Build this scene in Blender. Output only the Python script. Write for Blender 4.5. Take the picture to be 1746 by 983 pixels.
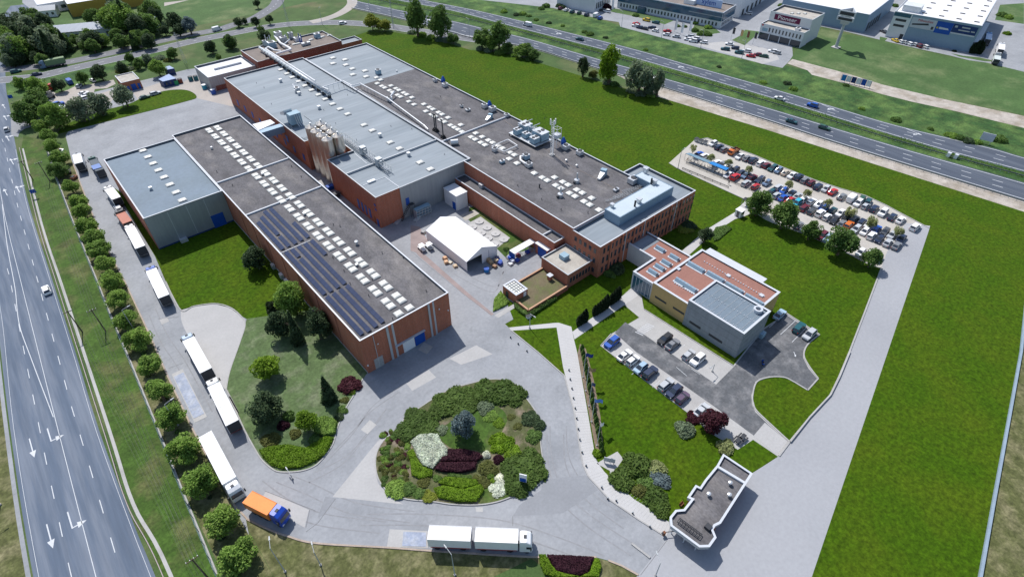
import bpy, bmesh, math, random
from mathutils import Vector, Matrix, noise as mnoise
from mathutils.geometry import tessellate_polygon
random.seed(7)
R = math.radians
for o in list(bpy.data.objects): bpy.data.objects.remove(o)
scene = bpy.context.scene
COL = scene.collection

# ------------------------------------------------------------------ camera
YAW, PITCH, ROLL, FOCAL, CAM_H = R(40.8057), R(41.7242), R(-0.2904), 971.69, 100.0
PW, PH = 1746, 983
CF = Vector((math.sin(YAW)*math.cos(PITCH), math.cos(YAW)*math.cos(PITCH), -math.sin(PITCH)))
_r = Vector((math.cos(YAW), -math.sin(YAW), 0)); _u = _r.cross(CF)
CR = math.cos(ROLL)*_r + math.sin(ROLL)*_u
CU = -math.sin(ROLL)*_r + math.cos(ROLL)*_u
cam_data = bpy.data.cameras.new('camera'); cam = bpy.data.objects.new('camera', cam_data); COL.objects.link(cam)
cam.matrix_world = Matrix(((CR.x, CU.x, -CF.x, 0), (CR.y, CU.y, -CF.y, 0), (CR.z, CU.z, -CF.z, CAM_H), (0, 0, 0, 1)))
cam_data.sensor_fit = 'HORIZONTAL'; cam_data.sensor_width = 36.0
cam_data.lens = FOCAL / PW * 36.0
cam_data.clip_start = 0.5; cam_data.clip_end = 6000
scene.camera = cam

# ------------------------------------------------------------------ sky, sun, exposure
SUN_EL, SUN_AZ = R(53.0), R(12.0)            # azimuth from +Y towards +X
world = bpy.data.worlds.new('World'); scene.world = world; world.use_nodes = True
nt = world.node_tree; nt.nodes.clear()
sky = nt.nodes.new('ShaderNodeTexSky'); sky.sky_type = 'NISHITA'; sky.sun_disc = False
sky.sun_elevation = SUN_EL; sky.sun_rotation = SUN_AZ; sky.altitude = 200; sky.air_density = 1.0; sky.dust_density = 1.2; sky.ozone_density = 1.0
bg = nt.nodes.new('ShaderNodeBackground'); bg.inputs[1].default_value = 0.108
wo = nt.nodes.new('ShaderNodeOutputWorld')
nt.links.new(sky.outputs[0], bg.inputs[0]); nt.links.new(bg.outputs[0], wo.inputs[0])
sl = bpy.data.lights.new('sun', 'SUN'); sl.energy = 3.6; sl.angle = R(0.53); sl.color = (1.0, 0.965, 0.925)
sun = bpy.data.objects.new('sun', sl); COL.objects.link(sun)
sd = Vector((-math.sin(SUN_AZ)*math.cos(SUN_EL), -math.cos(SUN_AZ)*math.cos(SUN_EL), -math.sin(SUN_EL)))
sun.rotation_euler = sd.to_track_quat('-Z', 'Y').to_euler(); sun.location = (0, 0, 200)
scene.view_settings.view_transform = 'Standard'; scene.view_settings.look = 'None'
scene.view_settings.gamma = 1.0; scene.view_settings.use_curve_mapping = False
scene.view_settings.exposure = 0.42

# ------------------------------------------------------------------ surveying: photo sheet -> point on a level plane of the site
SHEET = {0:(0,0,1), 1:(0,0,3.932), 2:(430,0,3.932), 3:(860,0,3.932), 4:(1300,0,3.915), 5:(0,240,3.932), 6:(430,180,3.932),
 7:(860,180,3.932), 8:(1140,220,3.88), 11:(0,480,3.932), 12:(400,400,3.932), 13:(700,300,3.932), 14:(1000,380,3.932),
 15:(0,733,3.932), 16:(380,620,3.932), 17:(620,733,3.932), 18:(960,600,3.932), 21:(1306,600,3.932), 22:(1040,733,3.932),
 23:(300,780,3.968), 31:(430,40,7.864), 32:(470,150,7.864), 33:(820,190,7.864), 34:(640,160,7.864), 35:(980,270,7.864),
 36:(420,270,7.864), 37:(600,0,5.783), 38:(1080,0,7.864), 39:(1280,0,7.864), 40:(1500,0,7.02), 41:(200,60,7.864),
 42:(900,0,7.864), 43:(860,480,7.864), 44:(640,640,4.273), 45:(0,170,6.144), 46:(150,200,7.5625), 47:(780,360,8.189), 48:(970,570,4.468), 55:(1150,225,7.864),
 49:(60,110,7.864), 50:(280,0,4.157), 51:(1260,230,3.593), 52:(400,470,4.68), 53:(0,0,7.864), 54:(900,860,7.99)}
def W(c, x, y, z=0.0):
    ox, oy, k = SHEET[c]; x = ox + x/k; y = oy + y/k
    d = CF*FOCAL + CR*(x-PW/2) - CU*(y-PH/2); t = (z-CAM_H)/d.z
    return Vector((d.x*t, d.y*t, z))
def WP(c, pts, z=0.0): return [W(c, x, y, z) for x, y in pts]

# ------------------------------------------------------------------ materials
MATS = {}
def mat(name, col, rough=0.8, var=0.12, scale=0.5, fine=6.0, col2=None, c2scale=0.08, c2lo=0.45, c2hi=0.6, metal=0.0, spec=0.3, bump=0.0,
        stretch=(1, 1, 1), objcol=False, coat=0.0, rib=None, brick=False, local=False, randobj=0.0, transl=0.0, streak=0.0, crack=0.0):
    if name in MATS: return MATS[name]
    m = bpy.data.materials.new(name); m.use_nodes = True; MATS[name] = m
    t = m.node_tree; N = t.nodes; L = t.links
    b = N['Principled BSDF']; b.inputs['Roughness'].default_value = rough; b.inputs['Metallic'].default_value = metal
    b.inputs['Specular IOR Level'].default_value = spec; b.inputs['Coat Weight'].default_value = coat
    if local: vec = N.new('ShaderNodeTexCoord').outputs['Object']
    else: vec = N.new('ShaderNodeNewGeometry').outputs['Position']
    mp = N.new('ShaderNodeMapping'); mp.inputs['Scale'].default_value = stretch; L.new(vec, mp.inputs['Vector']); vec2 = mp.outputs[0]
    def noise(sc, det=4, v=None):
        n = N.new('ShaderNodeTexNoise'); n.inputs['Scale'].default_value = sc; n.inputs['Detail'].default_value = det
        n.inputs['Roughness'].default_value = 0.6
        L.new(v if v is not None else vec2, n.inputs['Vector']); return n.outputs['Fac']
    def mix(f, a, c, mode='MIX'):
        x = N.new('ShaderNodeMix'); x.data_type = 'RGBA'; x.blend_type = mode
        for s, v in (('Factor', f), ('A', a), ('B', c)):
            i = [k for k in x.inputs if k.name == s and (k.type == ('VALUE' if s == 'Factor' else 'RGBA'))][0]
            if hasattr(v, 'is_linked'): L.new(v, i)
            elif s == 'Factor': i.default_value = v
            else: i.default_value = (*v[:3], 1)
        return [k for k in x.outputs if k.type == 'RGBA'][0]
    def ramp(f, lo, hi, a=(0, 0, 0), c=(1, 1, 1)):
        r = N.new('ShaderNodeValToRGB'); r.color_ramp.elements[0].position = lo; r.color_ramp.elements[1].position = hi
        r.color_ramp.elements[0].color = (*a, 1); r.color_ramp.elements[1].color = (*c, 1); L.new(f, r.inputs[0]); return r.outputs[0]
    if objcol:
        oi = N.new('ShaderNodeObjectInfo'); base = oi.outputs['Color']
    else:
        base = None
    c0 = base if base is not None else (*col, 1)
    if col2 is not None:
        c0 = mix(ramp(noise(c2scale, 5), c2lo, c2hi), c0, col2)
    if brick:
        sx = N.new('ShaderNodeSeparateXYZ'); L.new(vec, sx.inputs[0])
        ad = N.new('ShaderNodeMath'); ad.operation = 'ADD'; L.new(sx.outputs[0], ad.inputs[0]); L.new(sx.outputs[1], ad.inputs[1])
        cx = N.new('ShaderNodeCombineXYZ'); L.new(ad.outputs[0], cx.inputs[0]); L.new(sx.outputs[2], cx.inputs[1])
        bt = N.new('ShaderNodeTexBrick'); bt.inputs['Scale'].default_value = 1.0; bt.inputs['Brick Width'].default_value = 0.26
        bt.inputs['Row Height'].default_value = 0.085; bt.inputs['Mortar Size'].default_value = 0.008
        bt.inputs['Color1'].default_value = (*[v*1.12 for v in col], 1); bt.inputs['Color2'].default_value = (*[v*0.82 for v in col], 1)
        bt.inputs['Mortar'].default_value = (0.30, 0.22, 0.18, 1); L.new(cx.outputs[0], bt.inputs['Vector']); c0 = bt.outputs[0]
    f1 = ramp(noise(scale, 5), 0.28, 0.72, (1-var,)*3, (1+var,)*3)
    f2 = ramp(noise(fine, 2), 0.3, 0.7, (1-var*0.8,)*3, (1+var*0.8,)*3)
    c1 = mix(1.0, c0, f1, 'MULTIPLY'); c1 = mix(1.0, c1, f2, 'MULTIPLY')
    if crack:       # fine cracks and seams of an old surface
        dn = N.new('ShaderNodeTexNoise'); dn.inputs['Scale'].default_value = 0.35; dn.inputs['Detail'].default_value = 5; L.new(vec, dn.inputs['Vector'])
        va = N.new('ShaderNodeVectorMath'); va.operation = 'MULTIPLY_ADD'; va.inputs[1].default_value = (9, 9, 0); L.new(dn.outputs['Color'], va.inputs[0]); L.new(vec, va.inputs[2])
        vo = N.new('ShaderNodeTexVoronoi'); vo.feature = 'DISTANCE_TO_EDGE'; vo.inputs['Scale'].default_value = 0.055; L.new(va.outputs[0], vo.inputs['Vector'])
        c1 = mix(1.0, c1, ramp(vo.outputs['Distance'], 0.0, 0.012, (1-crack,)*3, (1, 1, 1)), 'MULTIPLY')
    if streak:      # rain streaks running down a wall
        ms = N.new('ShaderNodeMapping'); ms.inputs['Scale'].default_value = (1.3, 1.3, 0.09); L.new(vec, ms.inputs['Vector'])
        c1 = mix(1.0, c1, ramp(noise(1.0, 4, ms.outputs[0]), 0.35, 0.7, (1+streak*.4,)*3, (1-streak,)*3), 'MULTIPLY')
    if randobj:
        oi2 = N.new('ShaderNodeObjectInfo'); c1 = mix(1.0, c1, ramp(oi2.outputs['Random'], 0, 1, (1-randobj, 1-randobj*.8, 1-randobj), (1+randobj, 1+randobj*.7, 1+randobj*.5)), 'MULTIPLY')
    L.new(c1, b.inputs['Base Color'])
    h = None
    if rib:
        sx = N.new('ShaderNodeSeparateXYZ'); L.new(vec, sx.inputs[0])
        ad = N.new('ShaderNodeMath'); ad.operation = 'ADD'; L.new(sx.outputs[0], ad.inputs[0]); L.new(sx.outputs[1], ad.inputs[1])
        ml = N.new('ShaderNodeMath'); ml.operation = 'MULTIPLY'; L.new(ad.outputs[0], ml.inputs[0]); ml.inputs[1].default_value = 2*math.pi/rib
        sn = N.new('ShaderNodeMath'); sn.operation = 'SINE'; L.new(ml.outputs[0], sn.inputs[0]); h = sn.outputs[0]
        bp = N.new('ShaderNodeBump'); bp.inputs['Strength'].default_value = 0.35; bp.inputs['Distance'].default_value = 0.03
        L.new(h, bp.inputs['Height']); L.new(bp.outputs[0], b.inputs['Normal'])
    elif bump:
        bp = N.new('ShaderNodeBump'); bp.inputs['Strength'].default_value = bump; bp.inputs['Distance'].default_value = 0.06
        L.new(noise(fine*1.5, 3), bp.inputs['Height']); L.new(bp.outputs[0], b.inputs['Normal'])
    if transl:
        tr = N.new('ShaderNodeBsdfTranslucent'); L.new(c1, tr.inputs[0]); mx = N.new('ShaderNodeMixShader'); mx.inputs[0].default_value = transl
        L.new(b.outputs[0], mx.inputs[1]); L.new(tr.outputs[0], mx.inputs[2]); L.new(mx.outputs[0], N['Material Output'].inputs[0])
    return m
A = {}
A['ground'] = mat('meadow', (0.06, 0.105, 0.03), 0.95, 0.22, 0.15, 2.5, (0.15, 0.14, 0.07), 0.035, 0.5, 0.75, bump=0.5)
A['verge'] = mat('verge grass', (0.048, 0.095, 0.014), 0.95, 0.34, 0.3, 1.6, (0.115, 0.115, 0.045), 0.11, 0.5, 0.72, bump=0.6)
A['dry'] = mat('dry grass', (0.095, 0.104, 0.036), 0.95, 0.36, 0.5, 1.8, (0.17, 0.155, 0.085), 0.25, 0.45, 0.7, bump=0.6)
A['dull'] = mat('dull lawn', (0.085, 0.13, 0.05), 0.95, 0.26, 0.5, 1.8, (0.165, 0.185, 0.115), 0.2, 0.48, 0.72, bump=0.4)
A['lawn'] = mat('bright lawn', (0.040, 0.087, 0.002), 0.95, 0.36, 0.9, 1.7, (0.057, 0.094, 0.0035), 0.09, 0.4, 0.66, bump=0.9, spec=0.12)
A['park'] = mat('far park grass', (0.062, 0.12, 0.035), 0.95, 0.2, 0.1, 1.0, (0.13, 0.16, 0.07), 0.05, 0.5, 0.72, bump=0.4)
A['bank'] = mat('embankment grass', (0.03, 0.078, 0.018), 0.95, 0.42, 0.25, 1.5, (0.085, 0.148, 0.036), 0.09, 0.42, 0.62, bump=0.7)
A['yard'] = mat('yard asphalt', (0.288, 0.299, 0.317), 0.9, 0.10, 0.14, 1.3, (0.225, 0.236, 0.252), 0.075, 0.47, 0.72, bump=0.1, crack=0.07)
A['yard2'] = mat('yard asphalt darker patch', (0.248, 0.258, 0.275), 0.9, 0.07, 0.2, 2.0)
A['yard3'] = mat('yard asphalt pale patch', (0.40, 0.395, 0.39), 0.9, 0.06, 0.2, 2.0)
A['conc'] = mat('concrete slab', (0.40, 0.395, 0.385), 0.9, 0.08, 0.3, 3.0, (0.34, 0.33, 0.32), 0.12, 0.5, 0.7)
A['walk'] = mat('walkway concrete', (0.46, 0.455, 0.45), 0.9, 0.05, 0.3, 3.0)
A['smooth_road'] = mat('pale service road', (0.335, 0.343, 0.362), 0.88, 0.06, 0.08, 1.4, (0.29, 0.297, 0.315), 0.04, 0.45, 0.65)
A['road'] = mat('highway asphalt', (0.10, 0.13, 0.18), 0.88, 0.10, 0.25, 1.6, (0.15, 0.176, 0.22), 0.5, 0.42, 0.62, stretch=(1, 0.06, 1))
A['mroad'] = mat('motorway asphalt', (0.068, 0.083, 0.112), 0.88, 0.10, 0.25, 1.6, (0.09, 0.106, 0.134), 0.4, 0.42, 0.62, stretch=(1, 0.05, 1))
A['roadn'] = mat('road asphalt', (0.17, 0.175, 0.19), 0.9, 0.08, 0.2, 1.5)
A['darkasp'] = mat('dark fresh asphalt', (0.105, 0.11, 0.118), 0.9, 0.2, 0.45, 2.0, (0.19, 0.19, 0.195), 0.3, 0.45, 0.65)
A['gravel'] = mat('pale gravel', (0.42, 0.38, 0.335), 0.95, 0.2, 0.4, 3.0, (0.30, 0.26, 0.21), 0.13, 0.45, 0.62, bump=0.4)
A['sand'] = mat('sandy yard', (0.40, 0.365, 0.33), 0.95, 0.1, 0.2, 2.0, (0.33, 0.31, 0.29), 0.1, 0.45, 0.65)
A['lot'] = mat('car park surface', (0.45, 0.425, 0.385), 0.92, 0.07, 0.2, 2.0, (0.385, 0.355, 0.315), 0.08, 0.48, 0.68)
A['soil'] = mat('bare soil', (0.19, 0.145, 0.105), 0.95, 0.25, 1.2, 6.0, bump=0.5)
A['pavers'] = mat('clay pavers', (0.29, 0.235, 0.225), 0.9, 0.12, 0.4, 4.0)
A['kerb'] = mat('kerb stone', (0.36, 0.355, 0.345), 0.9, 0.12, 0.6, 4.0)
A['kerbtan'] = mat('tan kerb', (0.38, 0.31, 0.255), 0.9, 0.15, 0.6, 4.0)
A['paint'] = mat('road paint', (0.54, 0.56, 0.58), 0.7, 0.10, 0.7, 5.0)
A['wear'] = mat('weighbridge steel', (0.27, 0.31, 0.40), 0.65, 0.13, 0.5, 2.0, (0.34, 0.37, 0.43), 0.6, 0.45, 0.6)
A['brick'] = mat('red brick', (0.40, 0.12, 0.062), 0.9, 0.10, 0.15, 3.0, brick=True, streak=0.14)
A['brickd'] = mat('dark red brick', (0.22, 0.055, 0.035), 0.9, 0.10, 0.15, 3.0, brick=True, streak=0.1)
A['coping'] = mat('white metal coping', (0.53, 0.555, 0.59), 0.45, 0.05, 0.5, 3.0)
A['gcoping'] = mat('grey metal coping', (0.42, 0.44, 0.46), 0.5, 0.06, 0.5, 3.0)
A['clad'] = mat('ribbed metal cladding', (0.30, 0.325, 0.345), 0.45, 0.05, 0.15, 2.0, metal=0.25, rib=0.33, streak=0.08)
A['bclad'] = mat('blue grey metal cladding', (0.22, 0.31, 0.40), 0.5, 0.04, 0.15, 2.0, metal=0.15, rib=0.5)
A['wclad'] = mat('white metal cladding', (0.62, 0.64, 0.66), 0.5, 0.04, 0.2, 2.0, rib=0.5)
A['rooflt'] = mat('pale grey roof membrane', (0.25, 0.285, 0.315), 0.75, 0.09, 0.22, 1.0, (0.205, 0.24, 0.27), 0.16, 0.42, 0.6, stretch=(0.1, 1, 1))
A['roofblu'] = mat('grey roof membrane', (0.165, 0.213, 0.262), 0.75, 0.08, 0.10, 1.0, (0.155, 0.20, 0.24), 0.07, 0.45, 0.6)
A['roofdk'] = mat('weathered bitumen roof', (0.118, 0.114, 0.12), 0.92, 0.26, 0.35, 3.0, (0.195, 0.182, 0.175), 0.16, 0.5, 0.75, stretch=(1, .6, 1))
A['roofbr'] = mat('gravel roof', (0.20, 0.172, 0.155), 0.95, 0.14, 0.4, 3.0, (0.25, 0.21, 0.18), 0.15, 0.45, 0.7)
A['roofred'] = mat('red roofing granules', (0.29, 0.145, 0.115), 0.95, 0.09, 0.4, 3.0)
A['roofpale'] = mat('pale gravel roof', (0.42, 0.395, 0.35), 0.92, 0.12, 0.5, 3.0, (0.33, 0.30, 0.26), 0.35, 0.5, 0.7)
A['roofwh'] = mat('white roof sheet', (0.72, 0.72, 0.73), 0.6, 0.04, 0.2, 2.0, (0.62, 0.62, 0.63), 0.2, 0.5, 0.75)
A['roofgreen'] = mat('sedum roof', (0.15, 0.125, 0.075), 0.95, 0.2, 0.6, 4.0, (0.105, 0.115, 0.045), 0.3, 0.45, 0.65)
A['skyl'] = mat('opal skylight dome', (0.64, 0.635, 0.59), 0.35, 0.03, 0.8, 3.0, spec=0.5, randobj=0.05)
A['skyc'] = mat('skylight curb', (0.36, 0.37, 0.37), 0.7, 0.06)
A['glass'] = mat('dark window glass', (0.03, 0.04, 0.055), 0.08, 0.1, 0.4, 2.0, spec=0.7, local=True)
A['bglass'] = mat('blue window glass', (0.03, 0.09, 0.15), 0.12, 0.15, 0.3, 2.0, spec=0.7)
A['blue'] = mat('bright blue paint', (0.01, 0.075, 0.36), 0.5, 0.08)
A['dblue'] = mat('dark blue paint', (0.015, 0.04, 0.14), 0.5, 0.08)
A['tarp'] = mat('blue tarpaulin', (0.02, 0.20, 0.52), 0.5, 0.1)
A['white'] = mat('white paint', (0.78, 0.78, 0.78), 0.45, 0.03, 0.5, 3.0, local=True)
A['tent'] = mat('white tent fabric', (0.82, 0.82, 0.82), 0.6, 0.03, 0.3, 2.0)
A['grey'] = mat('light grey metal', (0.42, 0.45, 0.47), 0.45, 0.08, 0.5, 3.0, metal=0.3)
A['lgrey'] = mat('galvanised sheet', (0.60, 0.62, 0.64), 0.38, 0.08, 0.5, 3.0, metal=0.45)
A['bgrey'] = mat('blue grey unit casing', (0.26, 0.38, 0.46), 0.5, 0.08, 0.5, 3.0)
A['steel'] = mat('stainless steel', (0.64, 0.59, 0.52), 0.30, 0.10, 0.6, 4.0, metal=0.9, stretch=(1.5, 1.5, 0.12))
A['dark'] = mat('dark metal', (0.045, 0.048, 0.055), 0.6, 0.1, local=True)
A['black'] = mat('black rubber', (0.02, 0.02, 0.022), 0.8, 0.1, local=True)
A['rust'] = mat('rusty brown metal', (0.20, 0.085, 0.045), 0.8, 0.2, 1.5, 6.0)
A['wood'] = mat('timber', (0.42, 0.29, 0.17), 0.85, 0.18, 1.5, 8.0)
A['wire'] = mat('overhead wire', (0.06, 0.062, 0.065), 0.6, 0.05)
A['galv'] = mat('galvanised post', (0.42, 0.44, 0.45), 0.5, 0.08)
A['bark'] = mat('bark', (0.12, 0.09, 0.065), 0.95, 0.2, 3.0, 12.0, local=True)
A['yellow'] = mat('ochre render', (0.50, 0.345, 0.15), 0.9, 0.05, 0.2, 2.0, streak=0.06)
A['render'] = mat('grey white render', (0.52, 0.53, 0.55), 0.85, 0.05, 0.2, 2.0, streak=0.05)
A['solar'] = mat('solar panel glass', (0.022, 0.036, 0.085), 0.22, 0.12, 0.8, 3.0, spec=0.6)
A['paintcar'] = mat('car paint', (0.5, 0.5, 0.5), 0.42, 0.02, 0.5, 2.0, objcol=True, coat=0.2, spec=0.5, local=True)
A['plain'] = mat('painted object', (0.5, 0.5, 0.5), 0.55, 0.06, 0.8, 4.0, objcol=True, local=True)
A['lampw'] = mat('headlamp lens', (0.75, 0.76, 0.78), 0.15, 0.02, spec=0.7, local=True)
A['lampr'] = mat('tail lamp lens', (0.38, 0.02, 0.02), 0.2, 0.02, spec=0.6, local=True)
def leafmat(name, col, ro=0.14, var=0.32, sc=1.3, tr=0.38): 
    A[name] = mat('leaves '+name, col, 0.75, var, sc*0.5, sc*2.2, bump=0, spec=0.25, randobj=ro, transl=tr, local=False)
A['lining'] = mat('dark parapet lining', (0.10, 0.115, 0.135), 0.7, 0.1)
A['garden'] = mat('planted garden soil', (0.085, 0.095, 0.038), 0.95, 0.3, 0.8, 4.0, (0.20, 0.16, 0.12), 0.22, 0.5, 0.66, bump=0.6)
for k_, c_ in {'l_green': (.21, .335, .065), 'l_bright': (.175, .29, .022), 'l_dark': (.07, .112, .052), 'l_mid': (.125, .215, .052), 'l_grey': (.20, .26, .16), 'l_blue': (.15, .205, .215), 'l_purple': (.055, .016, .028), 'l_olive': (.14, .155, .042), 'l_white': (.74, .77, .66), 'l_pale': (.34, .37, .16), 'l_juniper': (.088, .148, .03), 'l_yellow': (.23, .27, .04), 'l_lime': (.155, .27, .014), 'l_plum': (.075, .020, .030), 'l_cypress': (.03, .05, .022)}.items(): leafmat(k_, c_)

# ------------------------------------------------------------------ mesh helpers
class MB:
    def __init__(s): s.v = []; s.f = []
    def quad(s, *p):
        n = len(s.v); s.v += [tuple(q) for q in p]; s.f.append(tuple(range(n, n+len(p)))); return s
    def box(s, x0, x1, y0, y1, z0, z1):
        n = len(s.v); s.v += [(x0,y0,z0),(x1,y0,z0),(x1,y1,z0),(x0,y1,z0),(x0,y0,z1),(x1,y0,z1),(x1,y1,z1),(x0,y1,z1)]
        s.f += [(n,n+3,n+2,n+1),(n+4,n+5,n+6,n+7),(n,n+1,n+5,n+4),(n+1,n+2,n+6,n+5),(n+2,n+3,n+7,n+6),(n+3,n,n+4,n+7)]; return s
    def hexa(s, b, t):
        n = len(s.v); s.v += [tuple(p) for p in b] + [tuple(p) for p in t]; k = len(b)
        s.f.append(tuple(n+i for i in range(k-1, -1, -1))); s.f.append(tuple(n+k+i for i in range(k)))
        for i in range(k): j = (i+1) % k; s.f.append((n+i, n+j, n+k+j, n+k+i))
        return s
    def prism(s, poly, z0, z1):
        a = sum(poly[i][0]*poly[(i+1)%len(poly)][1]-poly[(i+1)%len(poly)][0]*poly[i][1] for i in range(len(poly)))
        if a < 0: poly = poly[::-1]
        n = len(s.v); k = len(poly)
        s.v += [(p[0], p[1], z0) for p in poly] + [(p[0], p[1], z1) for p in poly]
        for t in tessellate_polygon([[Vector((p[0], p[1], 0)) for p in poly]]):
            a_, b_, c_ = t
            cr = (poly[b_][0]-poly[a_][0])*(poly[c_][1]-poly[a_][1])-(poly[b_][1]-poly[a_][1])*(poly[c_][0]-poly[a_][0])
            if cr < 0: b_, c_ = c_, b_
            s.f.append((n+k+a_, n+k+b_, n+k+c_))
        for i in range(k): j = (i+1) % k; s.f.append((n+i, n+j, n+k+j, n+k+i))
        return s
    def sheet(s, poly, z):
        n = len(s.v); s.v += [(p[0], p[1], z) for p in poly]
        for a_, b_, c_ in tessellate_polygon([[Vector((p[0], p[1], 0)) for p in poly]]):
            cr = (poly[b_][0]-poly[a_][0])*(poly[c_][1]-poly[a_][1])-(poly[b_][1]-poly[a_][1])*(poly[c_][0]-poly[a_][0])
            if cr < 0: b_, c_ = c_, b_
            s.f.append((n+a_, n+b_, n+c_))
        return s
    def cyl(s, x, y, z0, z1, r0, r1=None, n=12, cap=True):
        r1 = r0 if r1 is None else r1; b = len(s.v)
        for z, r in ((z0, r0), (z1, r1)):
            for i in range(n): a = 2*math.pi*i/n; s.v.append((x+r*math.cos(a), y+r*math.sin(a), z))
        for i in range(n): j = (i+1) % n; s.f.append((b+i, b+j, b+n+j, b+n+i))
        if cap: s.f.append(tuple(b+n+i for i in range(n))); s.f.append(tuple(b+i for i in range(n-1, -1, -1)))
        return s
    def tube(s, p, q, r, n=6, r2=None):
        p = Vector(p); q = Vector(q); d = (q-p)
        if d.length < 1e-6: return s
        d.normalize(); u = d.orthogonal().normalized(); w = d.cross(u); b = len(s.v); r2 = r if r2 is None else r2
        for c, rr in ((p, r), (q, r2)):
            for i in range(n): a = 2*math.pi*i/n; s.v.append(tuple(c+rr*(math.cos(a)*u+math.sin(a)*w)))
        for i in range(n): j = (i+1) % n; s.f.append((b+i, b+j, b+n+j, b+n+i))
        s.f.append(tuple(b+n+i for i in range(n))); s.f.append(tuple(b+i for i in range(n-1, -1, -1))); return s
    def path(s, pts, r, n=6):
        for a, b in zip(pts[:-1], pts[1:]): s.tube(a, b, r, n)
        return s
    def strip(s, pts, w, z0, z1, closed=False):       # a bar of width w along a polyline
        P = [Vector((p[0], p[1])) for p in pts]; k = len(P); Lf = []; Rt = []
        for i in range(k):
            a = P[i-1] if (i > 0 or closed) else P[i]; c = P[(i+1) % k] if (i < k-1 or closed) else P[i]
            d = (c-a); d = d.normalized() if d.length > 1e-9 else Vector((1, 0)); nrm = Vector((-d.y, d.x))
            Lf.append(P[i]+nrm*w/2); Rt.append(P[i]-nrm*w/2)
        for i in range(k if closed else k-1):
            j = (i+1) % k
            b = [(*Rt[i], z0), (*Rt[j], z0), (*Lf[j], z0), (*Lf[i], z0)]; t = [(*Rt[i], z1), (*Rt[j], z1), (*Lf[j], z1), (*Lf[i], z1)]
            s.hexa(b, t)
        return s
    def ribbon(s, pts, w, z):
        P = [Vector((p[0], p[1])) for p in pts]; k = len(P); b = len(s.v)
        for i in range(k):
            d = (P[min(i+1, k-1)]-P[max(i-1, 0)]).normalized(); nrm = Vector((-d.y, d.x))
            s.v += [(*(P[i]-nrm*w/2), z), (*(P[i]+nrm*w/2), z)]
        for i in range(k-1): s.f.append((b+2*i, b+2*i+2, b+2*i+3, b+2*i+1))
        return s
    def mesh(s, name):
        me = bpy.data.meshes.new(name); me.from_pydata(s.v, [], s.f); me.update(); return me
    def build(s, name, m, parent=None, smooth=False, label=None, kind=None):
        me = s.mesh(name); return put(name, me, m, parent, smooth, label, kind)
def put(name, me, m=None, parent=None, smooth=False, label=None, kind=None):
    if m is not None and not me.materials: me.materials.append(A[m] if isinstance(m, str) else m)
    if smooth:
        for p in me.polygons: p.use_smooth = True
    o = bpy.data.objects.new(name, me); COL.objects.link(o)
    if parent is not None: o.parent = parent
    if label: o['label'] = label
    if kind: o['kind'] = kind
    return o
def thing(name, label, cat, loc=(0, 0, 0), rz=0.0, group=None):
    o = bpy.data.objects.new(name, None); COL.objects.link(o); o.location = loc; o.rotation_euler = (0, 0, rz); o.empty_display_size = 0.3
    o['label'] = label; o['category'] = cat
    if group: o['group'] = group
    return o
def tag(o, label, cat, group=None):
    o['label'] = label; o['category'] = cat
    if group: o['group'] = group
    return o
KIDS = {}
def copy_tree(o, parent=None):
    c = o.copy(); COL.objects.link(c); c.parent = parent
    for ch in KIDS.get(o.name, [k for k in o.children]): copy_tree(ch, c)
    return c
def ordn(i):
    w = ['first','second','third','fourth','fifth','sixth','seventh','eighth','ninth','tenth','eleventh','twelfth','thirteenth','fourteenth','fifteenth','sixteenth','seventeenth','eighteenth','nineteenth']
    if i <= 19: return w[i-1]
    t, u = divmod(i, 10); n_ = ('twent','thirt','fort','fift','sixt','sevent','eight','ninet')[t-2]; tens = (n_+'ieth', n_+'y')
    return tens[0] if u == 0 else tens[1]+'-'+w[u-1]
_layer = [0.0]
def ground(name, poly, m, z=None, kind='structure', parent=None):
    if z is None: _layer[0] += 0.004; z = _layer[0]
    o = MB().sheet(poly, z).build(name, m, parent)
    if kind: o['kind'] = kind
    return o
def raised(name, poly, m, h=0.11):
    o = MB().prism(poly, -0.02, h).build(name, m); o['kind'] = 'structure'; return o
def kerb(pts, closed=False, w=0.22, h=0.15, m='kerb'):
    o = MB().strip(pts, w, -0.01, h, closed).build('kerb', m); o['kind'] = 'structure'; return o
def smoothline(pts, n=6):      # Catmull-Rom through surveyed points
    P = [Vector((p[0], p[1], 0)) for p in pts]; out = []
    for i in range(len(P)-1):
        p0 = P[max(i-1, 0)]; p1 = P[i]; p2 = P[i+1]; p3 = P[min(i+2, len(P)-1)]
        for k in range(n):
            t = k/n; out.append(0.5*((2*p1)+(p2-p0)*t+(2*p0-5*p1+4*p2-p3)*t*t+(3*p1-p0-3*p2+p3)*t**3))
    out.append(P[-1]); return out
def smoothloop(pts, n=5):
    P = [Vector((p[0], p[1], 0)) for p in pts]; k_ = len(P); out = []
    for i in range(k_):
        p0, p1, p2, p3 = P[i-1], P[i], P[(i+1) % k_], P[(i+2) % k_]
        for k in range(n):
            t = k/n; out.append(0.5*((2*p1)+(p2-p0)*t+(2*p0-5*p1+4*p2-p3)*t*t+(3*p1-p0-3*p2+p3)*t**3))
    return out
# ================================================================== THE GROUND
Z1, Z2, Z3, Z4, Z5, Z6 = 0.008, 0.014, 0.020, 0.026, 0.032, 0.038
ground('ground', [(-3000, -3000), (3000, -3000), (3000, 3000), (-3000, 3000)], 'ground', 0.0)

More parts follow.
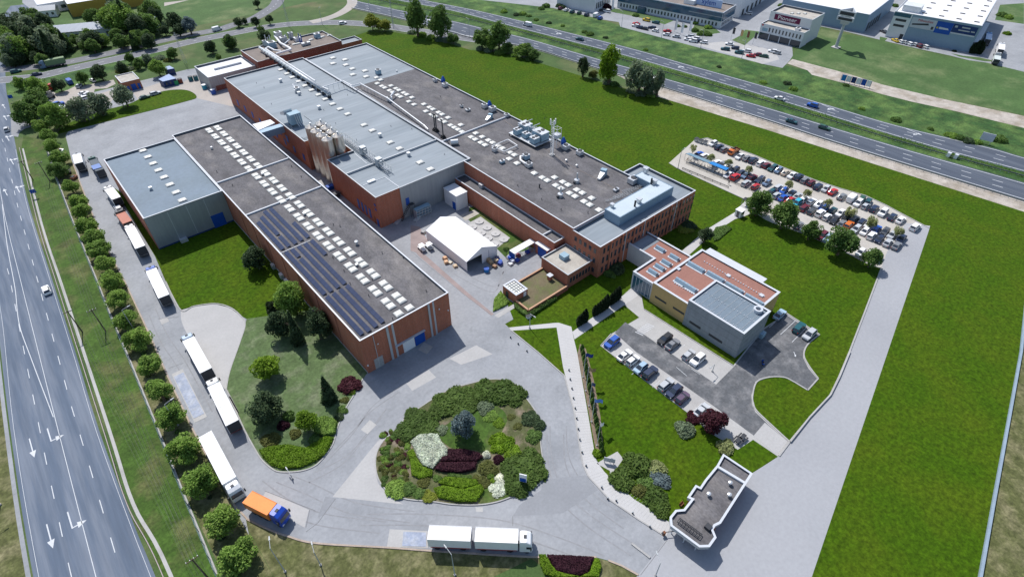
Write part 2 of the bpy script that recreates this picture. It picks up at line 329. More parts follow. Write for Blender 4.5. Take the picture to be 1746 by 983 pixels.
# west verge between road and fence, and the strip of the tree row
ground('verge', [(-18.5, 40), (-11.5, 40), (-11.9, 63), (-11.2, 82), (-10.6, 100), (-10, 123), (-9.3, 146), (-8.6, 161), (-7.3, 198), (-5.6, 235), (-3.5, 262), (-9, 273), (-11.2, 262), (-15.2, 201), (-16.3, 165), (-18.4, 108), (-19.3, 86)], 'verge', Z1)
ground('tree_strip', [(-11.2, 40), (-4.6, 40), (-4.9, 72), (-4.9, 95), (-4.3, 113), (-3.4, 128), (-2.6, 155), (-2.4, 178), (-0.4, 214), (1, 240), (-1, 262), (-5.4, 235), (-7.1, 198), (-8.4, 161), (-9.1, 146), (-9.8, 123), (-10.4, 100), (-11, 82)], 'dry', Z1)
ground('west_verge', [(-80, 20), (-36.2, 20), (-35.9, 83), (-34.2, 120), (-31.6, 157), (-30, 190), (-60, 200)], 'dry', Z1)

# main yard: everything paved round the factory
yard_south = [W(23, 470, 400), W(23, 500, 425), W(23, 640, 490), W(23, 760, 532), W(23, 950, 578), W(23, 1430, 607), W(23, 1746, 630), W(17, 1150, 850), W(17, 1560, 850), W(17, 1640, 872), W(17, 1730, 908), W(22, 190, 970), W(22, 215, 1010)]
yard = [(-5.1, 66)] + [(p.x, p.y) for p in yard_south] + [(45, 4.0), (72, 10), (72.5, 30), (70, 45), (68, 60), (72, 73), (92, 70), (100, 90), (100, 262), (84, 292), (60, 300), (20, 300), (3, 262), (0.6, 239), (-0.8, 214), (-2.8, 178), (-2.9, 155), (-3.8, 128), (-4.5, 113), (-5.1, 95)]
ground('yard', yard, 'yard', Z2)
kerb([(-5.1, 95), (-4.6, 113), (-3.9, 128), (-3.0, 155), (-2.9, 178), (-0.9, 214), (0.5, 236)], m='kerbtan', w=0.3)
kerb(smoothline([(-5.1, 95), (-5.1, 80), (-4.9, 74)] + [(p.x, p.y) for p in yard_south[:9]]), m='kerbtan', w=0.3)
kerb([(p.x, p.y) for p in yard_south[9:12]], m='kerbtan', w=0.3)
ground('south_verge', [(-4.6, 40), (-4.8, 72)] + [(p.x, p.y-0.2) for p in yard_south] + [(37, 0), (30, 30)], 'dry', Z1)

# big east lawn
el = [W(0, 596, 64), W(0, 640, 50), W(0, 740, 66), W(0, 800, 85), W(0, 870, 92), W(0, 960, 120), W(0, 1040, 145), W(0, 1125, 166), W(0, 1300, 219), W(0, 1746, 361), W(0, 1800, 378), W(0, 1752, 500), W(0, 1738, 600), W(0, 1692, 850), W(0, 1655, 1040), W(0, 1360, 1040),
      W(0, 1300, 900), W(0, 1150, 900), W(0, 1083, 853), W(0, 1036, 815), W(0, 1015, 780), W(0, 1000, 740), W(0, 980, 660), W(0, 962, 640), W(0, 918, 600), W(0, 872, 562), W(0, 861, 552)]
ground('lawn_east', [(p.x, p.y) for p in el] + [(66, 76), (69.6, 83.6), (70, 79.5), (84, 79), (92, 84), (100, 84), (100, 262)], 'lawn', 0.017)
ground('rough_grass_border', [W(0, 1752, 480), W(0, 1742, 600), W(0, 1696, 850), W(0, 1660, 1040), W(0, 1900, 1040), W(0, 1900, 480)], 'dry', Z1)

# pale service road on the right and the big car park
sr = WP(0, [(1586, 385), (1583, 395), (1384, 983), (1366, 1040), (1040, 1060), (1085, 983), (1102, 962), (1140, 915), (1165, 880), (1260, 820), (1300, 795), (1328, 777), (1346, 753), (1380, 712), (1415, 674), (1430, 643), (1448, 600), (1503, 456), (1512, 430), (1545, 380)])
ground('service_road', sr, 'smooth_road', Z3+0.004)
kerb(WP(0, [(1328, 777), (1346, 753), (1380, 712), (1415, 674), (1430, 643), (1448, 600), (1475, 530), (1503, 456)]), w=0.35, h=0.2)
lot = WP(8, [(165, 78), (255, 60), (380, 108), (560, 170), (760, 255), (960, 335), (1130, 392), (1300, 440), (1440, 505), (1560, 570), (1722, 655), (1690, 760), (1520, 970), (1395, 985), (1418, 925), (1300, 885), (1230, 845), (1060, 765), (900, 695), (830, 670), (700, 625), (640, 600), (560, 545), (515, 470), (60, 262), (2, 225)])
ground('car_park', lot, 'lot', Z3)
kerb(WP(8, [(165, 78), (255, 60), (380, 108), (560, 170), (760, 255), (960, 335), (1130, 392), (1300, 440), (1440, 505), (1560, 570), (1722, 655)]), w=0.3)
kerb(WP(8, [(1418, 925), (1300, 885), (1230, 845), (1060, 765), (900, 695), (830, 670)]), w=0.3)
kerb(WP(8, [(2, 225), (60, 262), (515, 470)]), w=0.3)
ground('footpath', WP(8, [(515, 468), (470, 512), (455, 540), (250, 665), (100, 795), (40, 850), (90, 870), (155, 815), (290, 690), (440, 595), (495, 580), (540, 560)]), 'walk', Z3+0.002)

# admin court
court = WP(0, [(1042, 569), (1024, 589), (1098, 647), (1171, 702), (1215, 740), (1258, 766), (1284, 749), (1327, 778), (1346, 752.6), (1315, 724), (1290, 700), (1284, 687), (1283, 674), (1290, 651), (1311, 643), (1336, 643), (1352, 650), (1377, 665), (1395, 645), (1380, 625), (1371, 608), (1372, 596), (1379, 585), (1397, 570), (1341, 534), (1300, 560), (1250, 623), (1098, 527.5), (1094, 505), (1078, 489), (1058, 507), (1066, 521), (1090, 541)])
ground('court', court, 'conc', Z3)
kerb(WP(0, [(1327, 778), (1346, 752.6)]), w=0.2, h=0.05)
kerb(smoothline(WP(0, [(1346, 752.6), (1315, 724), (1290, 700), (1284, 687), (1283, 674), (1290, 651), (1311, 643), (1336, 643), (1352, 650), (1377, 665)])), w=0.3)
kerb(smoothline(WP(0, [(1395, 645), (1380, 625), (1371, 608), (1372, 596), (1379, 585), (1397, 570)])), w=0.3)
kerb(WP(0, [(1397, 570), (1341, 534)]), w=0.3); kerb(WP(0, [(1377, 665), (1395, 645)]), w=0.3)
kerb(WP(0, [(1042, 569), (1024, 589), (1098, 647), (1171, 702), (1215, 740)]), w=0.22)
ground('court_lane', WP(0, [(1048, 567), (1066, 549), (1097, 569), (1160, 613), (1221, 655), (1252, 624), (1302, 562), (1340, 536), (1394, 571), (1377, 586), (1370, 597), (1369, 609), (1378, 627), (1393, 645), (1377, 663), (1350, 648), (1336, 641), (1311, 641), (1288, 650), (1281, 674), (1282, 688), (1288, 702), (1313, 726), (1343, 752), (1325, 775), (1285, 742), (1217, 692), (1150, 645), (1085, 600)]), 'darkasp', Z4)
ground('court_lane_entry', WP(0, [(1285, 742), (1304, 720), (1343, 752), (1325, 775)]), 'yard3', Z5)
ground('lawn_strip', WP(0, [(1094.5, 507), (1098.5, 527), (1249, 622), (1256, 610), (1163, 553), (1120, 520)]), 'lawn', Z4+0.01)
kerb(WP(0, [(1098.5, 527.3), (1250, 623)]), w=0.2)

# pavement along the drive, path with cypresses
ground('pavement', WP(0, [(868, 558), (947, 550), (953, 550), (974, 556.5), (976, 565), (979, 580), (984, 600), (1002, 702), (1016, 784), (1030, 803), (1048, 822), (1082, 851), (1110, 868), (1145, 892), (1136, 914), (1090, 885), (1040, 852), (1003, 812), (993, 790), (979, 702), (960, 625), (951, 570), (949, 558), (871.5, 563.5)]), 'walk', Z3+0.006)
kerb(WP(0, [(872, 563.5), (918, 601), (962, 640), (979, 702), (993, 790), (1003, 812), (1040, 852), (1090, 886), (1136, 915)]), w=0.25)
ground('path', WP(43, [(913, 670), (1560, 210), (1740, 95), (1790, 190), (1610, 312), (940, 772)]), 'walk', Z3+0.010)
ground('path_by_the_kiosk', WP(13, [(560, 935), (690, 858), (720, 870), (590, 950)]), 'conc', Z3+0.012)
# slab joints of the pavement: every slab line is a shallow groove strip
mb = MB()
for (a0, a1, b0, b1, n) in (((951, 572), (979, 702), (979, 580), (1002, 702), 26), ((979, 702), (993, 790), (1002, 702), (1016, 784), 18), ((1003, 812), (1136, 913), (1030, 803), (1145, 892), 26)):
    for i in range(n+1):
        t = i/n; p = W(0, a0[0]+(a1[0]-a0[0])*t, a0[1]+(a1[1]-a0[1])*t); q = W(0, b0[0]+(b1[0]-b0[0])*t, b0[1]+(b1[1]-b0[1])*t)
        mb.ribbon([p, q], 0.04, Z3+0.0085)
o = mb.build('pavement_joint', mat('slab joint', (0.36, 0.355, 0.35), 0.95)); o['kind'] = 'structure'
o = ground('entrance_slab', WP(18, [(300, 700), (365, 665), (405, 715), (325, 800), (225, 745)]), 'conc', Z4)
ground('gate_slab', WP(22, [(0, 200), (40, 145), (90, 190), (20, 290), (0, 300)]), 'conc', Z4+0.004)

# raised lawns on the left
WLAWN = WP(5, [(768, 318), (800, 322)]) + [(8.0, 205), (8.0, 163.5), (30.2, 163.5)]
bright = [(W(5, 768, 318).x, W(5, 768, 318).y)] + [(8.2, 204.0), (8.2, 164.2), (29.95, 164.2), (29.95, 112)] + [(p.x, p.y) for p in WP(11, [(1655, 250), (1610, 225), (1540, 172), (1440, 148), (1300, 165), (1212, 190), (1112, 0)])] + [(p.x, p.y) for p in WP(5, [(1040, 775)])]
raised('lawn_west', bright, 'lawn')
dull = [(29.95, 112), (29.95, 84.9)] + [(p.x, p.y) for p in smoothline(WP(16, [(940, 100), (885, 200), (830, 290), (772, 420), (742, 530), (690, 610), (620, 682), (520, 718), (390, 724), (330, 702), (262, 642), (210, 560), (150, 450), (95, 330), (45, 220)]) + WP(11, [(1600, 880), (1518, 722)]))] + [(p.x, p.y) for p in smoothline(WP(11, [(1518, 722), (1542, 600), (1612, 400), (1645, 285), (1655, 250)]))]
raised('lawn_of_trees', dull, 'dull', 0.105)
kerb([(p.x, p.y) for p in smoothline(WP(16, [(940, 100), (885, 200), (830, 290), (772, 420), (742, 530), (690, 610), (620, 682), (520, 718), (390, 724), (330, 702), (262, 642), (210, 560), (150, 450), (95, 330), (45, 220)]) + WP(11, [(1600, 880), (1518, 722)]))], w=0.25)
kerb([(p.x, p.y) for p in smoothline(WP(11, [(1518, 722), (1542, 600), (1612, 400), (1645, 285), (1610, 225), (1540, 172), (1440, 148), (1300, 165), (1212, 190), (1112, 0)]))], w=0.25)
ground('concrete_apron', smoothline(WP(11, [(1212, 190), (1300, 165), (1440, 148), (1540, 172), (1610, 225), (1645, 285), (1612, 400), (1542, 600), (1518, 722), (1380, 560), (1230, 300), (1212, 190)])), 'yard3', Z3)

# courtyard details
ground('courtyard_grass', [(80.5, 96), (82, 96.5), (88, 94), (89.6, 94), (89.6, 122), (88.2, 122.4), (84, 118)], 'verge', Z4)
ground('tank_slab', WP(13, [(380, 320), (470, 272), (668, 415), (570, 490)]), 'conc', Z4+0.004)
ground('tank_slab', WP(13, [(330, 265), (430, 225), (465, 250), (370, 300)]), 'roofpale', Z4+0.004)
ground('paver_band', WP(13, [(0, 470), (60, 540), (380, 810), (540, 935), (560, 925), (400, 795), (100, 530), (20, 460)]), 'pavers', Z3)
ground('paver_band', WP(13, [(0, 330), (0, 500), (60, 520), (120, 440), (60, 340)]), 'pavers', Z3+0.002)
for nm, c, pts, m, z in (('pale_patch', 16, [(1230, 130), (1380, 40), (1430, 90), (1270, 180)], 'yard3', Z3),
    ('pale_patch', 16, [(925, 440), (985, 375), (1030, 408), (970, 470)], 'conc', Z3), ('pale_patch', 16, [(1040, 515), (1110, 470), (1050, 560), (1018, 690), (1040, 800), (1120, 890), (1210, 940), (735, 890)], 'yard3', Z3),
    ('dark_patch', 17, [(1045, 500), (1000, 575), (1335, 555), (1570, 400), (1490, 300), (1200, 330), (1190, 400)], 'yard2', Z3),
    ('dark_patch', 23, [(1010, 260), (1085, 275), (1000, 390), (960, 400)], 'yard2', Z3), ('pale_patch', 23, [(610, 225), (900, 350), (870, 470), (560, 300)], 'yard3', Z3),
    ('pale_patch', 17, [(175, 662), (430, 675), (430, 790), (155, 785)], 'conc', Z3), ('pale_patch', 12, [(1270, 720), (1330, 750), (1290, 800), (1230, 770)], 'sand', Z3),
    ('pale_patch', 12, [(1440, 830), (1620, 740), (1730, 800), (1520, 870)], 'yard3', Z3), ('pale_patch', 11, [(1070, 255), (1120, 237), (1135, 265), (1085, 287)], 'conc', Z3),
    ('pale_patch', 17, [(750, 515), (800, 515), (800, 545), (755, 545)], 'conc', Z3)):
    ground(nm, WP(c, pts), m, z)
# tyre tracks swept over the turning area
mb = MB()
for c, pts in ((23, [(560, 190), (760, 330), (1000, 420), (1400, 470)]), (23, [(700, 130), (900, 210), (1200, 340), (1600, 400)]), (17, [(0, 600), (400, 600), (900, 640), (1300, 760), (1600, 880)]), (17, [(1240, 0), (1250, 200), (1320, 420), (1500, 600), (1800, 800)]), (16, [(700, 640), (880, 450), (1000, 300), (1200, 160)]), (16, [(600, 760), (820, 640), (960, 480), (1080, 330)]), (11, [(1020, 200), (1100, 380), (1220, 560), (1400, 900)]), (17, [(1350, 0), (1370, 220), (1500, 430), (1750, 620)]), (13, [(300, 640), (560, 760), (640, 620), (860, 560)])):
    P = smoothline(WP(c, pts), 8)
    for off in (-.95, .95): mb.ribbon([p+Vector((off, off*.6, 0)) for p in P], .26, Z3-.002)
o = mb.build('tyre_track', mat('tyre polished asphalt', (0.245, 0.25, 0.262), 0.85, 0.1, 0.4, 2.0)); o['kind'] = 'structure'
# weighbridges
for lbl, c, pts in (('steel weighbridge plate set in the drive by the tree row', 11, [(1150, 620), (1225, 585), (1388, 905), (1305, 945)]), ('steel weighbridge plate behind the drawbar lorry', 17, [(255, 672), (432, 678), (432, 788), (245, 782)])):
    P = WP(c, pts); root = thing('weighbridge', lbl, 'weighbridge', P[0]); cen = sum(P, Vector())/4
    inn = [cen+(p-cen)*0.86 for p in P]
    MB().prism([p-P[0] for p in P], 0.0, 0.05).build('concrete_frame', 'conc', root); MB().prism([p-P[0] for p in inn], 0.0, 0.08).build('steel_deck', 'wear', root)
# expansion joints / tar seams on the yard
mb = MB()
for c, pts in ((23, [(905, 350), (880, 470)]), (23, [(1080, 275), (960, 440), (880, 500)]), (22, [(205, 970), (380, 740)]), (17, [(1000, 575), (1000, 640)]), (16, [(280, 850), (620, 983)]), (13, [(540, 930), (380, 810), (230, 690), (80, 570), (0, 500)]), (11, [(1130, 580), (1230, 545)]), (11, [(1060, 250), (1200, 235)])):
    mb.ribbon(WP(c, pts), 0.09, Z4)
o = mb.build('tar_seam', mat('tar seam', (0.16, 0.16, 0.165), 0.9)); o['kind'] = 'structure'

# ------------------------------------------------------------------ west highway
XR = [(-19.4, 20), (-19.8, 69.4), (-20, 81.3), (-19.8, 108), (-18.7, 135), (-17.6, 168), (-15.7, 219), (-12.2, 270), (-9.5, 300), (-6, 340), (2, 385), (30, 470)]
XL = [(-36.6, 20), (-35.4, 83), (-33.7, 120), (-31.3, 157), (-29.8, 180), (-27.6, 219), (-25, 270), (-23, 300), (-19, 345), (-12, 390), (14, 475)]
ground('west_highway', smoothline(XR) + smoothline(XL)[::-1], 'road', Z2+0.002)
ground('gravel_shoulder', smoothline([(x-0.3, y) for x, y in XL[:6]]) + smoothline([(x-1.0, y) for x, y in XL[:6]])[::-1], 'yard', Z1+0.002)
ground('ditch_concrete', smoothline([(-18.8, 20), (-18.1, 68), (-19.3, 86), (-18.5, 107), (-16.4, 165), (-15.1, 201), (-11.2, 261)]) + smoothline([(-18.1, 20), (-17.5, 68), (-18.7, 86), (-17.9, 107), (-15.8, 165), (-14.5, 201), (-10.7, 261)])[::-1], 'conc', Z2)
def xat(tab, y):
    for (x0, y0), (x1, y1) in zip(tab[:-1], tab[1:]):
        if y0 <= y <= y1: return x0+(x1-x0)*(y-y0)/(y1-y0)
    return tab[-1][0]
LN = {'solid': [(-29, 20), (-27.4, 76), (-26.2, 114), (-24.1, 174), (-22.3, 219), (-18.6, 270), (-15.8, 300)], 'r': [(-24.7, 20), (-24, 75), (-23.3, 99), (-22.8, 119), (-20.7, 169), (-18.6, 219), (-15.6, 270)],
      'l': [(-32, 20), (-30.4, 83), (-29.5, 107), (-27.9, 141), (-26, 180)], 'edge': [(-36, 20), (-34.7, 82), (-33.1, 120), (-30.3, 157), (-28.8, 185), (-25.8, 235), (-24, 270)],
      're': [(-20, 20), (-20.4, 69), (-20.5, 81), (-20.3, 108), (-19.2, 135), (-18.1, 168), (-16.2, 219), (-13, 262)]}
mb = MB()
for key in ('solid', 'edge', 're'): mb.ribbon(smoothline(LN[key]), 0.11 if key == 'solid' else 0.07, Z4)
mb.ribbon(smoothline([(-26.3, 118), (-26.9, 140), (-27.1, 155.5), (-25.7, 172), (-24.4, 195), (-22.2, 222)]), 0.15, Z4+0.001)
for key, y0, y1 in (('r', 60, 275), ('l', 60, 180)):
    y = y0
    while y < y1: mb.ribbon([(xat(LN[key], y), y, 0), (xat(LN[key], y+3.4), y+3.4, 0)], 0.14, Z4); y += 9.2
def arrow(mb, p, ang, kind, s=1.0):
    c, sn = math.cos(ang), math.sin(ang)
    T = lambda pts: [(p[0]+s*(x*c-y*sn), p[1]+s*(x*sn+y*c)) for x, y in pts]
    if kind == 's':
        mb.sheet(T([(-0.09, -2.4), (0.09, -2.4), (0.09, 1), (-0.09, 1)]), Z4); mb.sheet(T([(-0.5, 1), (0.5, 1), (0, 2.6)]), Z4)
    else:
        k = -1 if kind == 'l' else 1
        mb.sheet(T([(-0.1, -2.4), (0.1, -2.4), (0.1, 1.2), (-0.1, 1.2)]), Z4); mb.sheet(T([(0.1*k, 1.0), (0.75*k, 1.0), (0.75*k, 1.2), (0.1*k, 1.2)]), Z4); mb.sheet(T([(0.75*k, 0.5), (2.0*k, 1.1), (0.75*k, 1.7)]), Z4)
        if kind == 'sr': mb.sheet(T([(-0.45, 1.2), (0.45, 1.2), (0, 2.6)]), Z4+0.001)
for c, x, y, a, k in ((15, 213, 115, math.pi, 's'), (15, 333, 705, math.pi, 's'), (15, 335, 45, math.pi, 'l'), (15, 475, 620, math.pi, 'l'), (5, 80, 140, 0.05, 'sr'), (5, 120, 325, 0.05, 'sr'), (5, 38, 345, 0.05, 's'), (45, 80, 405, 0.05, 'sr'), (45, 55, 190, 0.05, 'sr'), (45, 40, 70, 0.05, 's')):
    q = W(c, x, y); arrow(mb, (q.x, q.y), a, k, 1.15)
o = mb.build('highway_marking', 'paint'); o['kind'] = 'structure'

# side road into the highway (upper left)
ground('side_road', WP(45, [(110, 130), (155, 200), (210, 232), (330, 225), (420, 200), (460, 215), (340, 280), (260, 305), (205, 340), (190, 390), (120, 380)]), 'yard2', Z2+0.004)

# ------------------------------------------------------------------ north road, ramps
def road(name, pts, w, m='roadn', z=Z2, n=5): 
    o = MB().ribbon(smoothline(pts, n), w, z).build(name, m); o['kind'] = 'structure'; return o
north_lo = WP(0, [(-60, 146), (0, 137), (60, 131), (127, 116), (250, 89), (330, 70), (400, 56), (450, 47), (500, 41), (560, 38.5), (600, 39.5), (650, 43.5), (700, 51), (780, 63), (860, 74)])
road('north_road', north_lo, 8.4, z=Z2+0.006)
north_hi = WP(0, [(-60, 131), (0, 120), (60, 114), (120, 105), (200, 88), (260, 73), (320, 60), (370, 51), (400, 42), (430, 33), (455, 19), (470, 8), (478, -8)])
road('north_road_upper', north_hi, 7.6, z=Z2+0.008)
road('ramp', WP(0, [(530, 38), (560, 31), (582, 22), (598, 10), (600, 0), (590, -8)]), 6, 'sand', Z2+0.010)
mb = MB()
for pts, off in ((smoothline(north_lo), 0), (smoothline(north_hi), 0)):
    for i in range(2, len(pts)-2, 2): mb.ribbon([pts[i], pts[i].lerp(pts[i+1], 0.5)], 0.25, Z4)
for pts, sh in ((smoothline(north_lo), 3.9), (smoothline(north_lo), -3.9)):
    q = []
    for i in range(1, len(pts)-1): d = (pts[i+1]-pts[i-1]).normalized(); q.append(pts[i]+Vector((-d.y, d.x, 0))*sh)
    mb.ribbon(q, 0.22, Z4)
o = mb.build('north_road_marking', 'paint'); o['kind'] = 'structure'
ground('park_grass', [(60, 362), (175, 362), (190, 420), (300, 900), (-200, 900), (20, 420)], 'park', Z1)
ground('depot_paving', WP(53, [(300, 40), (420, 130), (700, 110), (900, 60), (1000, -60), (300, -80)]), 'yard', Z3)
ground('access_track', WP(50, [(0, 20), (180, 0), (0, 45)]), 'sand', Z3)

# ------------------------------------------------------------------ motorway
n_lo = WP(0, [(600, 14), (690, 34), (773, 56), (807, 65), (900, 81), (980, 105), (1056, 128), (1130, 149), (1300, 202.5), (1443, 249), (1746, 342), (1900, 388)])
n_up = WP(0, [(600, 0), (669, 15), (704, 22), (773, 36), (832, 50), (900, 66), (1028, 103), (1079, 117), (1135, 134), (1300, 181), (1520, 247), (1746, 311), (1900, 355)])
f_lo = WP(0, [(600, -17), (685, 2), (773, 19), (860, 42), (969, 70), (1079, 99), (1300, 163), (1576, 247), (1746, 293), (1900, 336)])
f_up = WP(0, [(640, -18), (731, 2), (790, 13.5), (860, 29), (1063, 79), (1165, 108), (1300, 146), (1428, 184), (1530, 214), (1683, 250), (1746, 268), (1900, 307)])
NL, NU, FLn, FU = (smoothline(p) for p in (n_lo, n_up, f_lo, f_up))
ground('motorway_near_carriageway', NL + NU[::-1], 'mroad', Z2+0.004)
ground('motorway_far_carriageway', FLn + FU[::-1], 'mroad', Z2+0.004)
ground('central_reservation', NU + FLn[::-1], 'bank', Z1+0.004)
ground('gravel_strip', WP(0, [(1050, 127), (1130, 149), (1300, 202.5), (1443, 249), (1746, 342), (1900, 388), (1900, 425), (1746, 363), (1540, 297), (1320, 229), (1300, 220), (1122, 165)]), 'gravel', Z2)
ground('motorway_bank', [p for p in FU] + WP(0, [(1900, 260), (1746, 218), (1640, 193), (1520, 160), (1400, 125), (1300, 103), (1200, 83), (1060, 46), (1040, 38), (940, 15), (900, -8), (700, -30)]), 'bank', Z1+0.004)
def cross(ptsA, ptsB, f):      # line between the two road edges at fraction f
    n = 160; out = []
    def samp(P):
        Ls = [0]
        for a, b in zip(P[:-1], P[1:]): Ls.append(Ls[-1]+(b-a).length)
        res = []; j = 0
        for i in range(n):
            s = Ls[-1]*i/(n-1)
            while j < len(P)-2 and Ls[j+1] < s: j += 1
            res.append(P[j].lerp(P[j+1], min(1, (s-Ls[j])/max(1e-6, Ls[j+1]-Ls[j]))))
        return res
    for a, b in zip(samp(ptsA), samp(ptsB)): out.append(a.lerp(b, f))
    return out
mb = MB()
for P, Q in ((NL, NU), (FLn, FU)):
    for f in (0.08, 0.93): mb.ribbon(cross(P, Q, f), 0.3, Z4)
    for f in (0.36, 0.65):
        c_ = cross(P, Q, f)
        for i in range(1, len(c_)-3, 4): mb.ribbon([c_[i], c_[i+1].lerp(c_[i+2], 0.3)], 0.24, Z4)
for c, x, y in ((42, 405, 440), (42, 1170, 640), (38, 620, 880), (4, 440, 715), (4, 1010, 880), (3, 760, 325)):
    q = W(c, x, y); arrow(mb, (q.x, q.y), 2.95, 'sr', 1.3)
o = mb.build('motorway_marking', 'paint'); o['kind'] = 'structure'
ground('hard_shoulder', cross(NL, NU, -0.06) + cross(NL, NU, 0.02)[::-1], 'roadn', Z2+0.002)

# ------------------------------------------------------------------ far business park paving
far = WP(0, [(943, 14), (1000, 27), (1023, 33), (1055, 38), (1058, 46), (1190, 81), (1300, 109), (1334, 116), (1352, 98), (1350, 70), (1383, 42), (1446, 55), (1500, 68), (1560, 82), (1620, 95), (1680, 110), (1746, 123), (1900, 150)]) 
ground('business_park_paving', far + [Vector((520, 60, 0)), Vector((700, 900, 0)), Vector((300, 900, 0)), Vector((215, 330, 0))], 'yard', Z3)
ground('pale_parking', WP(38, [(830, 600), (1180, 560), (1500, 590), (1730, 640), (1900, 700), (1960, 800), (1730, 860), (1400, 760)]), 'conc', Z4)
ground('field', WP(4, [(185, 400), (330, 180), (450, 205), (800, 275), (1250, 385), (1500, 420), (1746, 480), (2300, 600), (2300, 900), (1746, 770), (1200, 660), (800, 570), (400, 450)]), 'park', Z4)
ground('dirt_track', WP(4, [(165, 425), (200, 395), (400, 448), (560, 490), (800, 565), (1200, 660), (1746, 775), (2300, 905), (2300, 1010), (1746, 855), (1300, 745), (1000, 680), (800, 630), (560, 560), (330, 500), (300, 470)]), 'gravel', Z4+0.004)
ground('front_lawn', WP(38, [(-300, 110), (60, 170), (320, 230), (540, 280), (420, 330), (200, 270), (0, 220), (-300, 160)]), 'park', Z5)
ground('front_lawn', WP(38, [(1500, 400), (1720, 430), (1620, 500), (1490, 610), (1320, 540), (1430, 480)]), 'park', Z5)
ground('front_lawn', WP(38, [(820, 330), (1090, 380), (1170, 440), (1000, 470), (780, 440)]), 'park', Z5)
ground('front_lawn', WP(4, [(340, 110), (520, 140), (560, 190), (330, 150)]), 'park', Z5)
ground('front_lawn', WP(40, [(0, 440), (95, 460), (60, 495), (0, 480)]), 'park', Z5)
ground('front_lawn', WP(40, [(850, 640), (1000, 670), (1200, 690), (1330, 720), (1400, 740), (1250, 735), (950, 680)]), 'park', Z5)
ground('front_lawn', WP(40, [(1440, 60), (1727, 40), (1727, 290), (1380, 240)]), 'park', Z5)
# upper-left sandy lot and raised lawn
ground('sandy_lot', WP(49, [(130, 290), (280, 390), (440, 340), (540, 290), (720, 270), (1050, 205), (1080, 260), (960, 320), (800, 330), (780, 400), (900, 380), (1000, 350), (1090, 420), (1000, 520), (940, 590), (760, 640), (600, 690), (440, 700), (230, 560), (150, 480)]), 'sand', Z3+0.002)
ground('sandy_lot', WP(41, [(200, 760), (340, 715), (560, 640), (820, 690), (1000, 540), (1060, 530), (1250, 800), (1480, 760), (1560, 960), (1080, 850), (940, 740), (700, 740), (450, 820), (280, 870)]), 'sand', Z3+0.002)
raised('lawn_corner', smoothline(WP(1, [(385, 900), (700, 820), (1000, 745), (1250, 680), (1318, 655), (1290, 620), (1220, 602), (1100, 612), (960, 655), (860, 700), (700, 740), (560, 785), (430, 845), (385, 900)]), 4), 'lawn')
ground('scrub_ground', [(-8, 318), (22, 305), (30, 320), (60, 318), (60, 335), (22, 341), (-6, 338)], 'bank', Z2+0.001)
# ================================================================== BUILDINGS
def _ray(c, x, y):
    ox, oy, k = SHEET[c]; x = ox + x/k; y = oy + y/k
    return CF*FOCAL + CR*(x-PW/2) - CU*(y-PH/2)
def onX(c, x, y, X):       # where the sight line meets the wall plane X = const -> (Y, Z)
    d = _ray(c, x, y); t = X/d.x; return (d.y*t, CAM_H+d.z*t)
def onY(c, x, y, Y):
    d = _ray(c, x, y); t = Y/d.y; return (d.x*t, CAM_H+d.z*t)
def block(root, poly, h, wall='brick', roof='roofdk', cop='coping', par=0.6, cw=0.34, z0=0.0, ch=0.07, copname='coping', sides=None):
    if len(poly) == 4 and not hasattr(poly[0], '__len__'):
        x0, x1, y0, y1 = poly; poly = [(x0, y0), (x1, y0), (x1, y1), (x0, y1)]
    w = MB().prism(poly, z0, h-par); 
    cen = Vector((sum(p[0] for p in poly)/len(poly), sum(p[1] for p in poly)/len(poly)))
    a = sum(poly[i][0]*poly[(i+1)%len(poly)][1]-poly[(i+1)%len(poly)][0]*poly[i][1] for i in range(len(poly)))
    P = [Vector((p[0], p[1])) for p in (poly if a > 0 else poly[::-1])]; k = len(P); inn = []
    for i in range(k):
        d0 = (P[i]-P[i-1]).normalized(); d1 = (P[(i+1) % k]-P[i]).normalized(); n0 = Vector((-d0.y, d0.x)); n1 = Vector((-d1.y, d1.x))
        b = (n0+n1); b = b/max(0.3, b.dot(n0)) ; inn.append((P[i], b))
    for i in range(k):
        j = (i+1) % k; o0, b0 = inn[i]; o1, b1 = inn[j]
        q = [o0, o1, o1+b1*0.15, o0+b0*0.15]
        w.hexa([(*p, h-par) for p in q], [(*p, h) for p in q])
    wall_o = w.build('wall', wall, root)
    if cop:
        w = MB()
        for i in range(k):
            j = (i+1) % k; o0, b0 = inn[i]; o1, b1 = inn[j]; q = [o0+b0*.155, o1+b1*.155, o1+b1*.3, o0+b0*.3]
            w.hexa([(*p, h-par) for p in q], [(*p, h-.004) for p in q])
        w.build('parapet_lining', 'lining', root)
    r = MB().sheet([p+b*0.28 for p, b in inn], h-par+0.02).build('roof', roof, root)
    if cop:
        c_ = MB()
        for i in range(k):
            j = (i+1) % k; o0, b0 = inn[i]; o1, b1 = inn[j]; q = [o0-b0*0.06, o1-b1*0.06, o1+b1*(cw-.06), o0+b0*(cw-.06)]
            c_.hexa([(*p, h) for p in q], [(*p, h+ch) for p in q])
        c_.build(copname, cop, root)
    return wall_o, r
def faceX(parent, name, X, y0, y1, z0, z1, m, t=0.06, s=-1):   # panel on a wall facing -X (s=-1) or +X
    return MB().box(min(X, X+s*t), max(X, X+s*t), min(y0, y1), max(y0, y1), z0, z1).build(name, m, parent)
def faceY(parent, name, Y, x0, x1, z0, z1, m, t=0.06, s=-1):
    return MB().box(min(x0, x1), max(x0, x1), min(Y, Y+s*t), max(Y, Y+s*t), z0, z1).build(name, m, parent)
